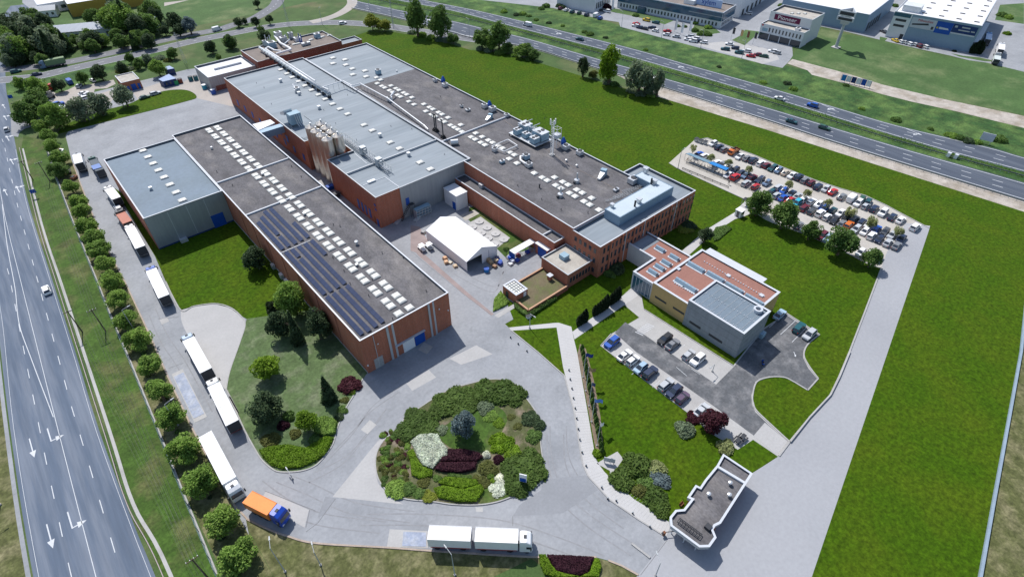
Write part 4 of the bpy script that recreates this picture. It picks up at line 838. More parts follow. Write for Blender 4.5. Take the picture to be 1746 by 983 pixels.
for lbl, c, pts, h_ in (('blue site container with pale blue roof nearest the yard', 41, [(550, 590), (610, 622), (785, 580), (690, 520)], 2.7), ('blue site container half hidden by a tree, farther back', 41, [(618, 430), (668, 462), (762, 445), (700, 410)], 2.7)):
    P = WP(c, pts, h_); t = thing('site_container', lbl, 'container', (P[0].x, P[0].y, 0)); rel = [(q.x-P[0].x, q.y-P[0].y) for q in P]
    MB().prism(rel, 0, h_-.1).build('body', 'dblue', t); MB().prism(rel, h_-.1, h_).build('roof', mat('pale blue container roof', (.25, .33, .5), .5, .06), t)
    a, b = Vector(rel[1]), Vector(rel[2]); m = MB()
    for i in range(3): q = a.lerp(b, (i+.5)/3.3); r = a.lerp(b, (i+.85)/3.3); m.hexa([(*q, .9), (*r, .9), (*(r+Vector((0, -.06))), .9), (*(q+Vector((0, -.06))), .9)], [(*q, 2.0), (*r, 2.0), (*(r+Vector((0, -.06))), 2.0), (*(q+Vector((0, -.06))), 2.0)])
    m.build('window', 'glass', t)

# ------------------------------------------------------------------ business park
def text_mesh(s, size, ext=0.02):
    cu = bpy.data.curves.new('lettering', 'FONT'); cu.body = s; cu.size = size; cu.extrude = ext; cu.align_x = 'CENTER'; cu.align_y = 'CENTER'
    o = bpy.data.objects.new('tmp', cu); COL.objects.link(o); dg = bpy.context.evaluated_depsgraph_get(); dg.update()
    me = bpy.data.meshes.new_from_object(o.evaluated_get(dg)); bpy.data.objects.remove(o); return me
def rot_building(name, label, cat, origin, u, Lu, dv, h, wall, roof, par=.5, cop='coping'):
    ang = math.atan2(u[1], u[0]); t = thing(name, label, cat, (origin[0], origin[1], 0), ang)     # local +x along the front (towards the viewer's right), local +y into the block
    block(t, (0, Lu, 0, dv), h, wall, roof, cop, par=par); return t
# Pioneer showroom: front faces -X, runs from Y 148 down to 126
pio = rot_building('showroom', 'white showroom with maroon lettered panel, stepped roof and columns', 'showroom', (296.4, 148.0), (2.0, -22), 22.2, 7.0, 7.2, 'wclad', 'roofpale')
block(pio, (.4, 21.8, 7.08, 22), 11.6, 'wclad', 'roofpale', 'coping', par=.9)
faceY(pio, 'sign_panel', 7.08, 3.0, 16.2, 8.2, 10.8, mat('maroon sign panel', (.11, .008, .05), .5, .05), .12)
o = put('lettering', text_mesh('Pioneer', 2.5), 'white', pio); o.location = (9.6, 6.93, 9.5); o.rotation_euler = (R(90), 0, 0); o.scale = (1.25, 1, 1)
for i in range(10): faceY(pio, 'window', 0, 4.6+i*1.75, 5.3+i*1.75, 4.0, 5.9, 'glass', .05)
faceY(pio, 'emblem_panel', 0, 1.2, 4.0, 3.8, 5.4, 'bgrey', .06); faceY(pio, 'emblem', 0, .6, 1.3, 6.2, 7.0, mat('red emblem', (.45, .02, .02), .5), .08)
faceY(pio, 'glass_front', 0, .2, 22.0, .1, 3.0, 'glass', .05)
for i in range(5): MB().box(.1+i*5.45, .45+i*5.45, -.5, -.1, 0, 3.4).build('column', 'coping', pio)
for i, x in enumerate((9, 11.5, 14)): skylight(pio, x, 13+i*2.0, 10.75, .7, .9)
u_ = thing('rooftop_cooler', 'white cooling unit on the lower roof of the showroom', 'cooling unit', (pio.location.x+5, pio.location.y-17, 6.75)); MB().box(-1.2, 1.2, -1, 1, 0, 1.1).build('casing', 'white', u_)
for s in (-.55, .55): MB().cyl(s, 0, 1.1, 1.4, .45, .45, 10).build('fan', 'dark', u_)
# office with a blue company name on its roof (xylem)
xy = rot_building('glass_band_office', 'long white office with dark blue glass band and lettered roof sign', 'office building', (282.0, 231.0), (12.3, -61.9), 63.0, 17.5, 8.0, 'wclad', 'roofbr', par=.6)
faceY(xy, 'glass_band', 0, .2, 62.8, 3.6, 7.6, 'bglass', .3); faceX(xy, 'glass_band', 63.0, .2, 17.2, 3.6, 7.6, 'bglass', .3, 1)
faceY(xy, 'band_rail', -.3, 44, 63.3, 5.5, 5.75, 'gcoping', .06)
for i in range(30): window(xy, 'Y', 0, 2+i*2.0, 2.9+i*2.0, 1.0, 2.7)
for i in range(7): faceX(xy, 'window', 63.0, 1.5+i*2.2, 2.5+i*2.2, 1.0, 2.7, 'glass', .05, 1)
MB().box(14, 18.5, -1.6, -.02, 0, 3.2).build('entrance_lobby', 'bglass', xy)
MB().box(44, 58.5, 8, 8.3, 7.4, 11.2).build('sign_board', mat('pale blue sign board', (.42, .55, .78), .6, .04), xy)
o = put('lettering', text_mesh('xylem', 3.4), 'blue', xy); o.location = (51.2, 7.9, 9.4); o.rotation_euler = (R(90), 0, 0)
MB().box(38, 44, 5, 11, 7.4, 9.6).build('roof_unit', 'white', xy)
hall2 = rot_building('pale_warehouse', 'pale grey warehouse with white roof standing behind the glass band office', 'warehouse', (307, 228), (11.8, -58), 56, 60, 9.5, 'wclad', 'roofwh', par=.3)
for i in range(5): faceX(hall2, 'dock_door', 56, 4+i*7, 7+i*7, 0, 3.4, 'dark', .06, 1)
# grey hall behind the showroom
gb = rot_building('blue_grey_hall', 'long plain blue grey hall with white roof behind the showroom', 'warehouse', (338.0, 160.0), (5.5, -40), 45.0, 50, 9.0, 'bclad', 'roofwh', par=.3)
for i in range(5): faceX(gb, 'dock_door', 45.0, 4+i*5, 7.5+i*5, 0, 4, 'dark', .06, 1)
# warehouse with tool banners
wr = rot_building('banner_warehouse', 'large blue grey warehouse with white roof and three advertising banners', 'warehouse', (347.0, 105.3), (6.7, -36.8), 37.4, 62, 12.3, 'bclad', 'roofwh', par=.35)
faceY(wr, 'banner', 0, 8.6, 19.5, 6.6, 11.2, mat('pale banner', (.46, .49, .53), .7, .05), .12)
o = put('lettering', text_mesh('Milwaukee', 1.55), mat('red print', (.42, .02, .03), .6), wr); o.location = (14.6, -.15, 10.2); o.rotation_euler = (R(90), 0, 0)
tool = MB(); tool.hexa([(9.4, -.13, 7.6), (9.4, -.13, 8.3), (16.2, -.13, 9.4), (16.6, -.13, 8.6)], [(9.4, -.17, 7.6), (9.4, -.17, 8.3), (16.2, -.17, 9.4), (16.6, -.17, 8.6)]); tool.box(17.9, 18.9, -.17, -.13, 7.0, 8.3); tool.build('tool_print', 'dark', wr)
faceY(wr, 'banner', 0, 19.6, 26.4, 6.0, 11.3, 'blue', .13)
MB().hexa([(21.2, -.17, 7.9), (25.4, -.17, 8.0), (25.4, -.13, 8.0), (21.2, -.13, 7.9)], [(21.2, -.17, 8.9), (25.0, -.17, 8.7), (25.0, -.13, 8.7), (21.2, -.13, 8.9)]).build('pale_print', 'coping', wr)
MB().cyl(20.5, 8.4, 0, .05, .45, .45, 10).build('emblem', mat('yellow print', (.5, .42, .03), .6), wr).matrix_local = Matrix.Translation((20.4, -.14, 8.4)) @ Matrix.Rotation(R(90), 4, 'X') @ Matrix.Translation((-20.5, -8.4, 0))
faceY(wr, 'banner', 0, 26.5, 36.6, 7.6, 11.3, 'dblue', .12)
for x0_, x1_, z0_, z1_ in ((27.3, 28.4, 9.8, 10.7), (30.2, 33.6, 10.0, 10.6), (29.2, 33.9, 8.7, 9.2), (34.4, 36.0, 8.8, 9.3)): faceY(wr, 'pale_print', -.12, x0_, x1_, z0_, z1_, 'gcoping', .03)
faceY(wr, 'banner_strip', 0, 26.5, 36.6, 6.9, 7.5, 'coping', .12)
faceY(wr, 'dark_band', 0, .1, 7.6, 10.3, 12.0, 'bglass', .08)
for z in (8.2, 5.6): faceY(wr, 'window', 0, 1.5, 6.4, z, z+1.1, 'dark', .06)
faceY(wr, 'office_panel', 0, .05, 8.2, .2, 12.2, 'wclad', .03); faceY(wr, 'door', 0, 6.2, 7.8, 0, 2.6, 'dark', .08)
MB().box(2, 10, 4, 12, 12, 14.8).build('roof_room', 'wclad', wr)
for i in range(4):
    for j in range(5): MB().box(11+i*7.5, 13.2+i*7.5, 6+j*11, 6.5+j*11, 11.98, 12.3).build('roof_vent', 'dark', wr)
for i in range(4): faceX(wr, 'dock_door', 37.4, 6+i*7, 10+i*7, 0, 4, 'dark', .06, 1)
MB().box(37.42, 39.6, 2, 40, 4.2, 4.5).build('dock_canopy', 'wclad', wr)
# pylon sign
py = thing('pylon_sign', 'tall grey sign mast with folded triangular head on the far lawn', 'sign mast', (312.4, 114.4, 0))
MB().box(-1.8, 1.8, -1.8, 1.8, 0, .35).build('foundation', 'conc', py); MB().cyl(0, 0, .35, 13.5, .75, .6, 10).build('mast', 'gcoping', py)
m = MB(); tri = [(-3.4, 3.0), (-2.4, -4.4), (4.6, .2)]
for z0_, z1_ in ((13.2, 14.9), (15.4, 17.6)):
    for i in range(3): a, b = Vector(tri[i]), Vector(tri[(i+1) % 3]); m.strip([a, b], .35, z0_, z1_)
m.build('head_frame', 'coping', py)
m = MB()
for z0_, z1_ in ((13.5, 14.6), (15.8, 17.2)):
    for i in range(3): a, b = Vector(tri[i])*1.06, Vector(tri[(i+1) % 3])*1.06; m.strip([a.lerp(b, .1), a.lerp(b, .9)], .2, z0_, z1_)
m.build('head_panel', 'dark', py); MB().box(-1.6, 1.6, -1.6, 1.6, 11.2, 12.8).build('platform', 'gcoping', py)
# banners in front of the dealerships
for i, (c, x, y, m_) in enumerate(((38, 545, 425, 'white'), (38, 630, 465, 'white'), (38, 740, 440, 'white'), (38, 1305, 535, 'dark'), (38, 1410, 565, 'yellow'), (38, 1495, 585, 'rust'), (38, 1595, 600, 'dark'), (42, 1120, 150, 'white'))):
    p = W(c, x, y); t = thing('banner_flag', ['left white banner of the three before the glass band office', 'middle white banner of the three before the glass band office', 'right white banner of the three before the glass band office', 'dark banner at the road corner left of the showroom lawn', 'orange banner on the small showroom lawn', 'dark red banner on the small showroom lawn', 'dark banner close to the white showroom', 'white banner by the far dealership lot'][i], 'banner', p, group='dealership banners')
    MB().cyl(0, 0, 0, 6.2, .07, .05, 6).build('pole', 'galv', t); MB().box(.05, .1, -1.3, 0, 1.0 if m_ == 'white' else 3.0, 6.0).build('cloth', m_, t)
# dealership behind trees, houses and depots along the upper edge
dl = rot_building('dealership', 'grey white dealership at the upper edge behind dark shrubs', 'showroom', (259, 258), (6, -30), 26, 18, 7, 'wclad', 'rooflt')
for i in range(8): faceX(dl, 'window', 26, 1.5+i*2, 2.6+i*2, 2, 5, 'glass', .05, 1)
def along(c, a, b, z=0): p, q = W(c, *a, z), W(c, *b, z); return (p.x, p.y, 0), math.atan2(q.y-p.y, q.x-p.x)
loc_, rz_ = along(1, (365, 222), (800, 182), 4)
fl = thing('long_grey_shed', 'long shed with pale blue grey pitched roof hidden among the trees', 'shed', loc_, rz_)
MB().box(0, 47, 0, 9, 0, 4).build('wall', 'wclad', fl); MB().hexa([(-.5, -.6, 4), (47.5, -.6, 4), (47.5, 9.6, 4), (-.5, 9.6, 4)], [(-.5, 4.4, 6.4), (47.5, 4.4, 6.4), (47.5, 4.6, 6.4), (-.5, 4.6, 6.4)]).build('roof', mat('pale blue sheet roof', (.40, .44, .50), .5, .06, rib=1.0), fl)
for i in range(9): faceY(fl, 'window', 0, 3+i*5, 5+i*5, 1.2, 2.6, 'glass', .05)
yd = thing('yellow_fronted_depot', 'white roofed depot with ochre front at the upper left edge', 'warehouse', *along(53, (985, 235), (1400, 165)))
block(yd, (0, 40, 0, 30), 7, mat('ochre cladding', (.42, .27, .05), .7, .06), 'roofwh', 'coping', par=.2)
wd = thing('white_depot', 'long low white depot behind the trees at the upper left edge', 'warehouse', *along(53, (560, 195), (950, 130)))
block(wd, (0, 38, 0, 16), 5, 'wclad', 'roofwh', 'coping', par=.2)
for i in range(8): faceY(wd, 'window', 0, 2+i*4.4, 4.5+i*4.4, 1.5, 3.2, 'glass', .05)
sh = thing('small_white_house', 'small white house among the trees at the upper left', 'house', *along(53, (535, 245), (640, 235))); MB().box(0, 9, 0, 7, 0, 3.6).build('wall', 'white', sh); MB().hexa([(-.4, -.4, 3.6), (9.4, -.4, 3.6), (9.4, 7.4, 3.6), (-.4, 7.4, 3.6)], [(-.4, 3.4, 5.4), (9.4, 3.4, 5.4), (9.4, 3.6, 5.4), (-.4, 3.6, 5.4)]).build('roof', 'gcoping', sh)
for i in range(3): faceY(sh, 'window', 0, 1.2+i*2.7, 2.4+i*2.7, 1.2, 2.5, 'glass', .05)
# ================================================================== VEHICLES
def rloop(x0, x1, w, z, r=0.25, zf=0.0):       # rounded rectangle loop, zf lifts/lowers the front
    pts = []
    for cx, cy, a0 in ((x1-r, w-r, 0), (x0+r, w-r, 90), (x0+r, -w+r, 180), (x1-r, -w+r, 270)):
        for k in (0, 45, 90): a = R(a0+k); x = cx+r*math.cos(a); pts.append((x, cy+r*math.sin(a), z+zf*max(0, (x-.8))/1.4))
    return pts
def loft(loops, cap=True):
    m = MB(); k = len(loops[0])
    for lp in loops: m.v += lp
    for j in range(len(loops)-1):
        for i in range(k): n = (i+1) % k; m.f.append((j*k+i, j*k+n, (j+1)*k+n, (j+1)*k+i))
    if cap: m.f.append(tuple((len(loops)-1)*k+i for i in range(k))); m.f.append(tuple(range(k-1, -1, -1)))
    return m
def wheel_mesh(r, w):
    m = MB(); n = 12
    for y in (-w/2, w/2):
        for i in range(n): a = 2*math.pi*i/n; m.v.append((r*math.cos(a), y, r*math.sin(a)))
    for i in range(n): j = (i+1) % n; m.f.append((i, j, n+j, n+i))
    m.f.append(tuple(range(n-1, -1, -1))); m.f.append(tuple(n+i for i in range(n)))
    me = m.mesh('wheel'); me.materials.append(A['black']); return me
WHL = wheel_mesh(.32, .22); WHT = wheel_mesh(.5, .32)
CAR = {}
def car_kind(key, L0, L1, w, hood, belt, roof, g, t, deck=0.0):
    # g = glasshouse base x0,x1 ; t = roof x0,x1
    body = loft([rloop(L0+.12, L1-.12, w-.08, .2, .25), rloop(L0, L1, w, .42, .3), rloop(L0, L1-.02, w, .62, .32), rloop(L0+.06, L1-.12, w-.04, belt, .34, hood-belt)])
    rf = loft([rloop(t[0], t[1], w-.27, roof-.07, .2), rloop(t[0]+.08, t[1]-.08, w-.33, roof, .2)])
    n = len(body.v); body.v += rf.v; body.f += [tuple(i+n for i in f) for f in rf.f]
    for sx in (0, 1):                  # four slim pillars
        for sy in (-1, 1):
            a = Vector((g[sx], sy*(w-.12), belt)); b_ = Vector((t[sx], sy*(w-.29), roof-.05)); body.tube(a, b_, .05, 5)
    glass = loft([rloop(g[0], g[1], w-.1, belt-.03, .18), rloop(t[0]+.02, t[1]-.02, w-.28, roof-.06, .18)])
    hl = MB().box(L1-.22, L1-.03, -.14, .14, .55, .70); tl = MB().box(L0-.01, L0+.1, -.12, .12, .62, .82)
    CAR[key] = tuple(x.mesh(key+'_'+nm) for x, nm in ((body, 'body'), (glass, 'glass'), (hl, 'headlight'), (tl, 'tail_light')))
    for me, m in zip(CAR[key], ('paintcar', 'glass', 'lampw', 'lampr')):
        me.materials.append(A[m]); 
    for p in CAR[key][0].polygons: p.use_smooth = False
    CAR[key+'_d'] = (L0, L1, w)
car_kind('sedan', -2.2, 2.2, .88, .80, .90, 1.42, (-1.75, 1.05), (-1.0, .28))
car_kind('hatchback', -1.95, 1.95, .86, .86, .94, 1.48, (-1.9, 1.0), (-1.55, .2))
car_kind('estate', -2.25, 2.2, .9, .84, .94, 1.50, (-2.15, 1.0), (-1.85, .22))
car_kind('suv', -2.2, 2.2, .95, 1.0, 1.08, 1.72, (-2.1, 1.0), (-1.8, .3))
car_kind('van', -2.5, 2.5, 1.0, 1.05, 1.2, 2.1, (-.2, 1.9), (-2.4, 1.2))
def van_fix():
    me = CAR['van'][0]; m = loft([rloop(-2.48, .9, .98, 1.1, .25), rloop(-2.45, .95, .9, 2.05, .25)])
    n = len(me.vertices); v = [tuple(x.co) for x in me.vertices]+m.v; f = [tuple(p.vertices) for p in me.polygons]+[tuple(i+n for i in q) for q in m.f]
    b = bpy.data.meshes.new('van_body'); b.from_pydata(v, [], f); b.update(); b.materials.append(A['paintcar']); CAR['van'] = (b,)+CAR['van'][1:]
van_fix()
PAL = {'white': (.80, .80, .80), 'silver': (.46, .48, .50), 'grey': (.20, .21, .225), 'dark grey': (.075, .08, .088), 'black': (.022, .023, .026), 'navy': (.018, .032, .075), 'blue': (.012, .09, .42), 'steel blue': (.13, .20, .31),
       'red': (.50, .018, .022), 'maroon': (.14, .014, .026), 'teal': (.012, .085, .10), 'turquoise': (.02, .36, .50), 'orange': (.62, .15, .02), 'beige': (.50, .43, .34), 'green': (.025, .09, .055), 'yellow': (.65, .45, .03), 'pale blue': (.32, .45, .56), 'purple': (.10, .065, .11)}
NCAR = [0]
def car(p, ang, kind, col, label, group=None, detail=2, name='parked_car', cat='car'):
    t = thing(name, label, cat, (p[0], p[1], p[2] if len(p) > 2 else Z5), ang, group); bd, gl, hl, tl = CAR[kind]; L0, L1, w = CAR[kind+'_d']
    b = put('body', bd, None, t); c = PAL[col]; j = random.uniform(.9, 1.08); b.color = (c[0]*j, c[1]*j, c[2]*j, 1)
    put('window_glass', gl, None, t)
    if detail >= 1:
        for x in (L0+.75, L1-.8):
            for s in (-1, 1): o = put('wheel', WHL, None, t); o.location = (x, s*(w-.1), .31)
    if detail >= 2:
        for s in (-1, 1):
            o = put('headlight', hl, None, t); o.location = (0, s*(w-.24), 0); o = put('tail_light', tl, None, t); o.location = (0, s*(w-.2), 0)
    NCAR[0] += 1; return t
KS = ['hatchback', 'sedan', 'estate', 'hatchback', 'suv', 'estate', 'sedan']
def carw(c, x, y, ang, kind, col, label, group=None, detail=2, z=.65, **kw):
    p = W(c, x, y, z); return car((p.x, p.y, Z5), ang, kind, col, label, group, detail, **kw)

# big car park: four rows, nose direction along X
rows = {
 'the row along the outer kerb': ([(295,95,'white'),(335,118,'navy'),(368,135,'grey'),(472,180,'white'),(518,192,'grey'),(560,207,'navy'),(610,225,'white'),(648,240,'maroon'),(688,257,'teal'),(727,272,'steel blue'),(773,287,'beige'),(818,306,'white'),(860,318,'navy'),(903,337,'grey'),(943,355,'maroon'),(988,378,'navy'),(1040,395,'silver'),(1087,413,'red'),(1147,446,'grey'),(1212,460,'white'),(1255,487,'white'),(1303,508,'silver'),(1360,525,'navy'),(1418,553,'white'),(1480,580,'navy'),(1535,600,'white'),(1630,648,'white')], 0),
 'the upper middle row': ([(200,165,'blue'),(235,182,'white'),(318,222,'white'),(355,235,'grey'),(390,247,'white'),(440,268,'navy'),(480,288,'navy'),(512,305,'steel blue'),(552,322,'maroon'),(603,335,'navy'),(650,355,'steel blue'),(725,385,'silver'),(762,408,'blue'),(812,425,'steel blue'),(853,441,'silver'),(895,466,'white'),(945,480,'white'),(992,498,'white'),(1030,524,'blue'),(1085,537,'teal'),(1138,553,'white'),(1180,580,'black'),(1228,597,'dark grey'),(1277,615,'navy'),(1322,632,'white'),(1375,660,'blue'),(1432,677,'dark grey'),(1480,698,'silver'),(1540,722,'navy')], math.pi),
 'the lower middle row': ([(397,302,'white'),(440,317,'red'),(512,357,'silver'),(575,380,'red'),(672,420,'teal'),(712,438,'silver'),(755,453,'blue'),(800,473,'red'),(845,490,'turquoise'),(897,520,'maroon'),(945,543,'dark grey'),(1003,557,'white'),(1047,580,'white'),(1097,602,'black'),(1147,625,'grey'),(1190,635,'orange'),(1240,660,'silver'),(1297,677,'white'),(1343,703,'white'),(1395,728,'navy'),(1450,750,'silver'),(1508,770,'grey')], 0),
 'the row beside the tall trees': ([(860,635,'grey'),(905,655,'white'),(1015,705,'maroon'),(1055,720,'pale blue'),(1270,815,'white'),(1325,835,'white'),(1385,852,'navy')], math.pi)}
for rn, (lst, flip) in rows.items():
    for i, (x, y, col) in enumerate(lst):
        k = KS[(i*5+len(rn)) % 7]
        if (x, y) == (1212, 460): k = 'van'
        if (x, y) in ((1418, 553), (1003, 557)): k = 'suv'
        lbl = f'{col} {k}, {ordn(i+1)} from the shelter end in {rn}' if len(lst) > 8 else f'{col} {k}, {ordn(i+1)} from the left in {rn}'
        carw(8, x, y, flip + random.uniform(-.04, .04) + (math.pi if random.random() < .35 else 0), k, col, lbl, 'cars in the big car park')
for x, y, col, l in ((1282, 458, 'green', 'dark green hatchback squeezed behind the outer row near two white cars'), (1322, 478, 'teal', 'teal hatchback squeezed behind the outer row beside the last navy cars')):
    carw(8, x, y, .2, 'hatchback', col, l, 'cars in the big car park')
# orange flatbed truck in the outer row
def flatbed(p, ang, label):
    t = thing('flatbed_truck', label, 'truck', (p.x, p.y, Z5), ang)
    c = loft([rloop(.9, 2.6, .95, .5, .2), rloop(.9, 2.6, .95, 1.2, .2), rloop(.95, 2.35, .85, 2.0, .2)]).build('cab', 'paintcar', t); c.color = (*PAL['orange'], 1)
    loft([rloop(1.0, 2.62, .9, 1.25, .2), rloop(1.0, 2.42, .87, 1.85, .2)]).build('window_glass', 'glass', t)
    MB().box(-2.8, .8, -1.0, 1.0, .7, .85).box(-2.8, -2.7, -1, 1, .85, 1.3).box(-2.8, .8, -1, -.93, .85, 1.25).box(-2.8, .8, .93, 1, .85, 1.25).build('flatbed', 'rust', t)
    MB().box(.6, .8, -1, 1, 2.0, 2.25).box(-2.2, .7, -.5, -.4, 2.0, 2.1).build('ladder_rack', 'dark', t)
    for x in (-1.9, 1.8):
        for s in (-1, 1): o = put('wheel', WHL, None, t); o.location = (x, s*.85, .35); o.scale = (1.15,)*3
flatbed(W(8, 430, 146, .9), math.pi, 'small orange flatbed truck in the outer row of the big car park')
# car court of the admin building
for i, (c, x, y, k, col, l) in enumerate(((14, 170, 800, 'suv', 'blue', 'bright blue suv parked alone at the path end of the court'), (14, 255, 885, 'sedan', 'white', 'white sedan next to the bright blue suv in the court'), (14, 310, 920, 'hatchback', 'white', 'white hatchback, third from the path end of the court'),
    (18, 520, 105, 'hatchback', 'pale blue', 'pale blue hatchback, fourth from the path end of the court'), (18, 582, 138, 'suv', 'navy', 'navy suv, fifth from the path end of the court'), (18, 690, 215, 'estate', 'silver', 'silver estate left of the navy car near the purple tree'), (18, 745, 260, 'estate', 'navy', 'navy estate between silver and mauve cars near the purple tree'),
    (18, 800, 305, 'hatchback', 'purple', 'dusky mauve hatchback, last before the purple tree'), (18, 930, 388, 'sedan', 'silver', 'silver sedan half hidden by the purple leaved tree'), (14, 525, 775, 'estate', 'black', 'black estate in the bay beside the hatched marking'), (14, 577, 812, 'sedan', 'grey', 'grey sedan beside the black estate below the ochre wall'),
    (14, 685, 882, 'hatchback', 'silver', 'silver hatchback left of the white suv below the grey cube'), (14, 745, 915, 'suv', 'white', 'white suv with open roof below the grey cube'), (14, 1295, 612, 'sedan', 'pale blue', 'pale blue sedan in the shade right of the grey cube'), (14, 1425, 700, 'estate', 'teal', 'dark teal estate between white bay lines right of the cube'), (14, 1495, 745, 'estate', 'silver', 'silver estate at the kerb corner right of the cube'))):
    carw(c, x, y, (0 if i % 3 else math.pi)+random.uniform(-.04, .04)+(0.0), k, col, l, 'cars in the admin court')
# bay lines of the court
mb = MB()
for c, a, b in ((14, (1225, 700), (1285, 645)), (14, (1300, 748), (1400, 655)), (14, (1378, 798), (1472, 702))): mb.ribbon([W(c, *a), W(c, *b)], .12, Z6)
q = W(14, 378, 752)
for i in range(8): mb.ribbon([(q.x+.62*i, q.y, 0), (q.x+.62*i-.5, q.y+2.0, 0)], .2, Z6)
mb.ribbon([W(14, 1389, 862), W(14, 1398, 884)], .14, Z6); mb.sheet([tuple(W(14, *a_)[:2]) for a_ in ((1391, 888), (1405, 880), (1404, 897))], Z6)
for c, a, b in ((18, (460, 150), (520, 100)), (18, (600, 235), (650, 190)), (18, (870, 395), (930, 345)), (18, (860, 110), (920, 150)), (14, (620, 850), (660, 815)), (18, (830, 160), (760, 100))): mb.ribbon([W(c, *a), W(c, *b)], .1, Z6)
o = mb.build('bay_marking', 'paint'); o['kind'] = 'structure'
# moving traffic
for c, x, y, a, k, col, l, nm in ((0, 79, 494, R(92), 'hatchback', 'white', 'white car driving on the wide highway at the left', 'moving_car'), (0, 11, 220, R(86), 'hatchback', 'silver', 'silver car waiting on the highway by the side road', 'moving_car'),
    (3, 155, 166, R(105), 'van', 'white', 'white van on the far motorway carriageway', 'moving_van'), (3, 505, 261, R(104), 'sedan', 'teal', 'dark teal car following the white van on the motorway', 'moving_car'), (3, 985, 520, R(-78), 'suv', 'white', 'white suv on the near carriageway beside the tall willow', 'moving_car'),
    (4, 115, 655, R(98), 'sedan', 'white', 'white sedan on the far motorway carriageway', 'moving_car'), (4, 335, 702, R(97), 'suv', 'blue', 'blue suv behind the white sedan on the motorway', 'moving_car'), (4, 195, 808, R(-82), 'sedan', 'teal', 'dark teal sedan on the near motorway carriageway', 'moving_car'), (4, 415, 851, R(-83), 'estate', 'green', 'dark green estate on the near motorway carriageway', 'moving_car'),
    (1, 105, 477, R(2), 'estate', 'teal', 'teal car turning at the upper left crossing', 'moving_car'), (1, 243, 497, R(3), 'sedan', 'navy', 'navy car on the north road near the crossing', 'moving_car'), (1, 1455, 197, R(8), 'van', 'white', 'white van on the upper north road', 'moving_van'), (50, 1265, 163, R(-3), 'estate', 'white', 'white car on the north road behind the boiler house', 'moving_car'),
    (37, 785, 228, R(-62), 'van', 'white', 'white van seen between the two tall roadside trees', 'moving_van')):
    carw(c, x, y, a, k, col, l, 'moving traffic', 1, name=nm, cat=nm.split('_')[1])
# upper left lot
for c, x, y, a, k, col, l in ((49, 460, 235, R(95), 'van', 'blue', 'blue van at the back of the sandy lot'), (49, 772, 210, R(100), 'hatchback', 'white', 'white hatchback under the round tree in the sandy lot'), (49, 588, 285, R(60), 'hatchback', 'silver', 'small silver car right of the blue van in the sandy lot'),
    (49, 650, 385, R(14), 'sedan', 'white', 'white sedan, rearmost of the tight group in the sandy lot'), (49, 690, 405, R(14), 'sedan', 'white', 'white sedan, middle of the tight group in the sandy lot'), (49, 690, 440, R(14), 'estate', 'white', 'white estate, front of the tight group in the sandy lot'), (49, 745, 478, R(14), 'sedan', 'navy', 'navy sedan beside the tight group of white cars'),
    (49, 310, 530, R(10), 'suv', 'blue', 'blue car by the hedge trees of the sandy lot'), (49, 335, 578, R(10), 'sedan', 'white', 'white car partly hidden below the blue one at the hedge'), (49, 1465, 437, R(8), 'sedan', 'green', 'dark green car left of the silver one by the corner lawn'), (49, 1612, 385, R(8), 'estate', 'silver', 'silver estate by the corner lawn')):
    carw(c, x, y, a, k, col, l, 'cars in the sandy lot', 1)
# business park cars
fars = [(42,435,110,'maroon'),(42,515,130,'white'),(42,595,155,'teal'),(42,690,172,'green'),(42,790,197,'navy'),(42,970,240,'blue'),(42,760,82,'black'),(42,815,97,'white'),(42,880,107,'dark grey'),(42,940,121,'black'),(42,1000,136,'dark grey'),(42,1060,151,'white'),(42,1445,345,'white'),(42,1455,318,'red'),(42,1500,367,'navy'),(42,1565,381,'black'),(42,1665,370,'navy'),(42,1710,410,'white'),(42,1590,268,'yellow'),(42,1715,300,'teal'),
 (38,455,415,'red'),(38,445,462,'white'),(38,578,488,'silver'),(38,755,485,'silver'),(38,730,526,'white'),(38,800,548,'white'),(38,833,512,'white'),(38,875,548,'navy'),(38,945,567,'white'),(38,1290,588,'white'),(38,1232,655,'teal'),(38,1367,642,'navy'),(38,1420,702,'teal'),(38,1520,682,'white'),(38,1575,747,'red'),(38,1667,732,'maroon'),(39,180,750,'green'),(39,295,685,'white'),(39,350,705,'silver'),
 (39,1650,245,'white'),(39,1655,195,'red'),(40,188,482,'yellow'),(40,245,495,'white'),(40,295,505,'silver'),(40,350,520,'white'),(40,415,530,'silver'),(40,465,547,'maroon'),(40,540,555,'white'),(40,48,375,'dark grey'),(40,40,112,'purple'),(40,85,75,'white'),(38,1540,178,'white')]
fl_ = {42: 'the far dealer lot', 38: 'the glass band office forecourt', 39: 'the white showroom paving', 40: 'the banner warehouse row'}
cnt = {}
for i, (c, x, y, col) in enumerate(fars):
    cnt[c] = cnt.get(c, 0)+1
    k = KS[i % 7]; a = {42: R(20 if x < 1100 and y > 105 and x < 980 else 100), 38: R(115), 39: R(110), 40: R(60)}[c]
    carw(c, x, y, a, k, col, f'{col} {k}, {ordn(cnt[c])} in {fl_[c]}', 'cars in the business park', 1)
carw(42, 915, 208, R(15), 'van', 'white', 'white van in the far dealer lot', 'cars in the business park', 1, name='parked_van', cat='van')

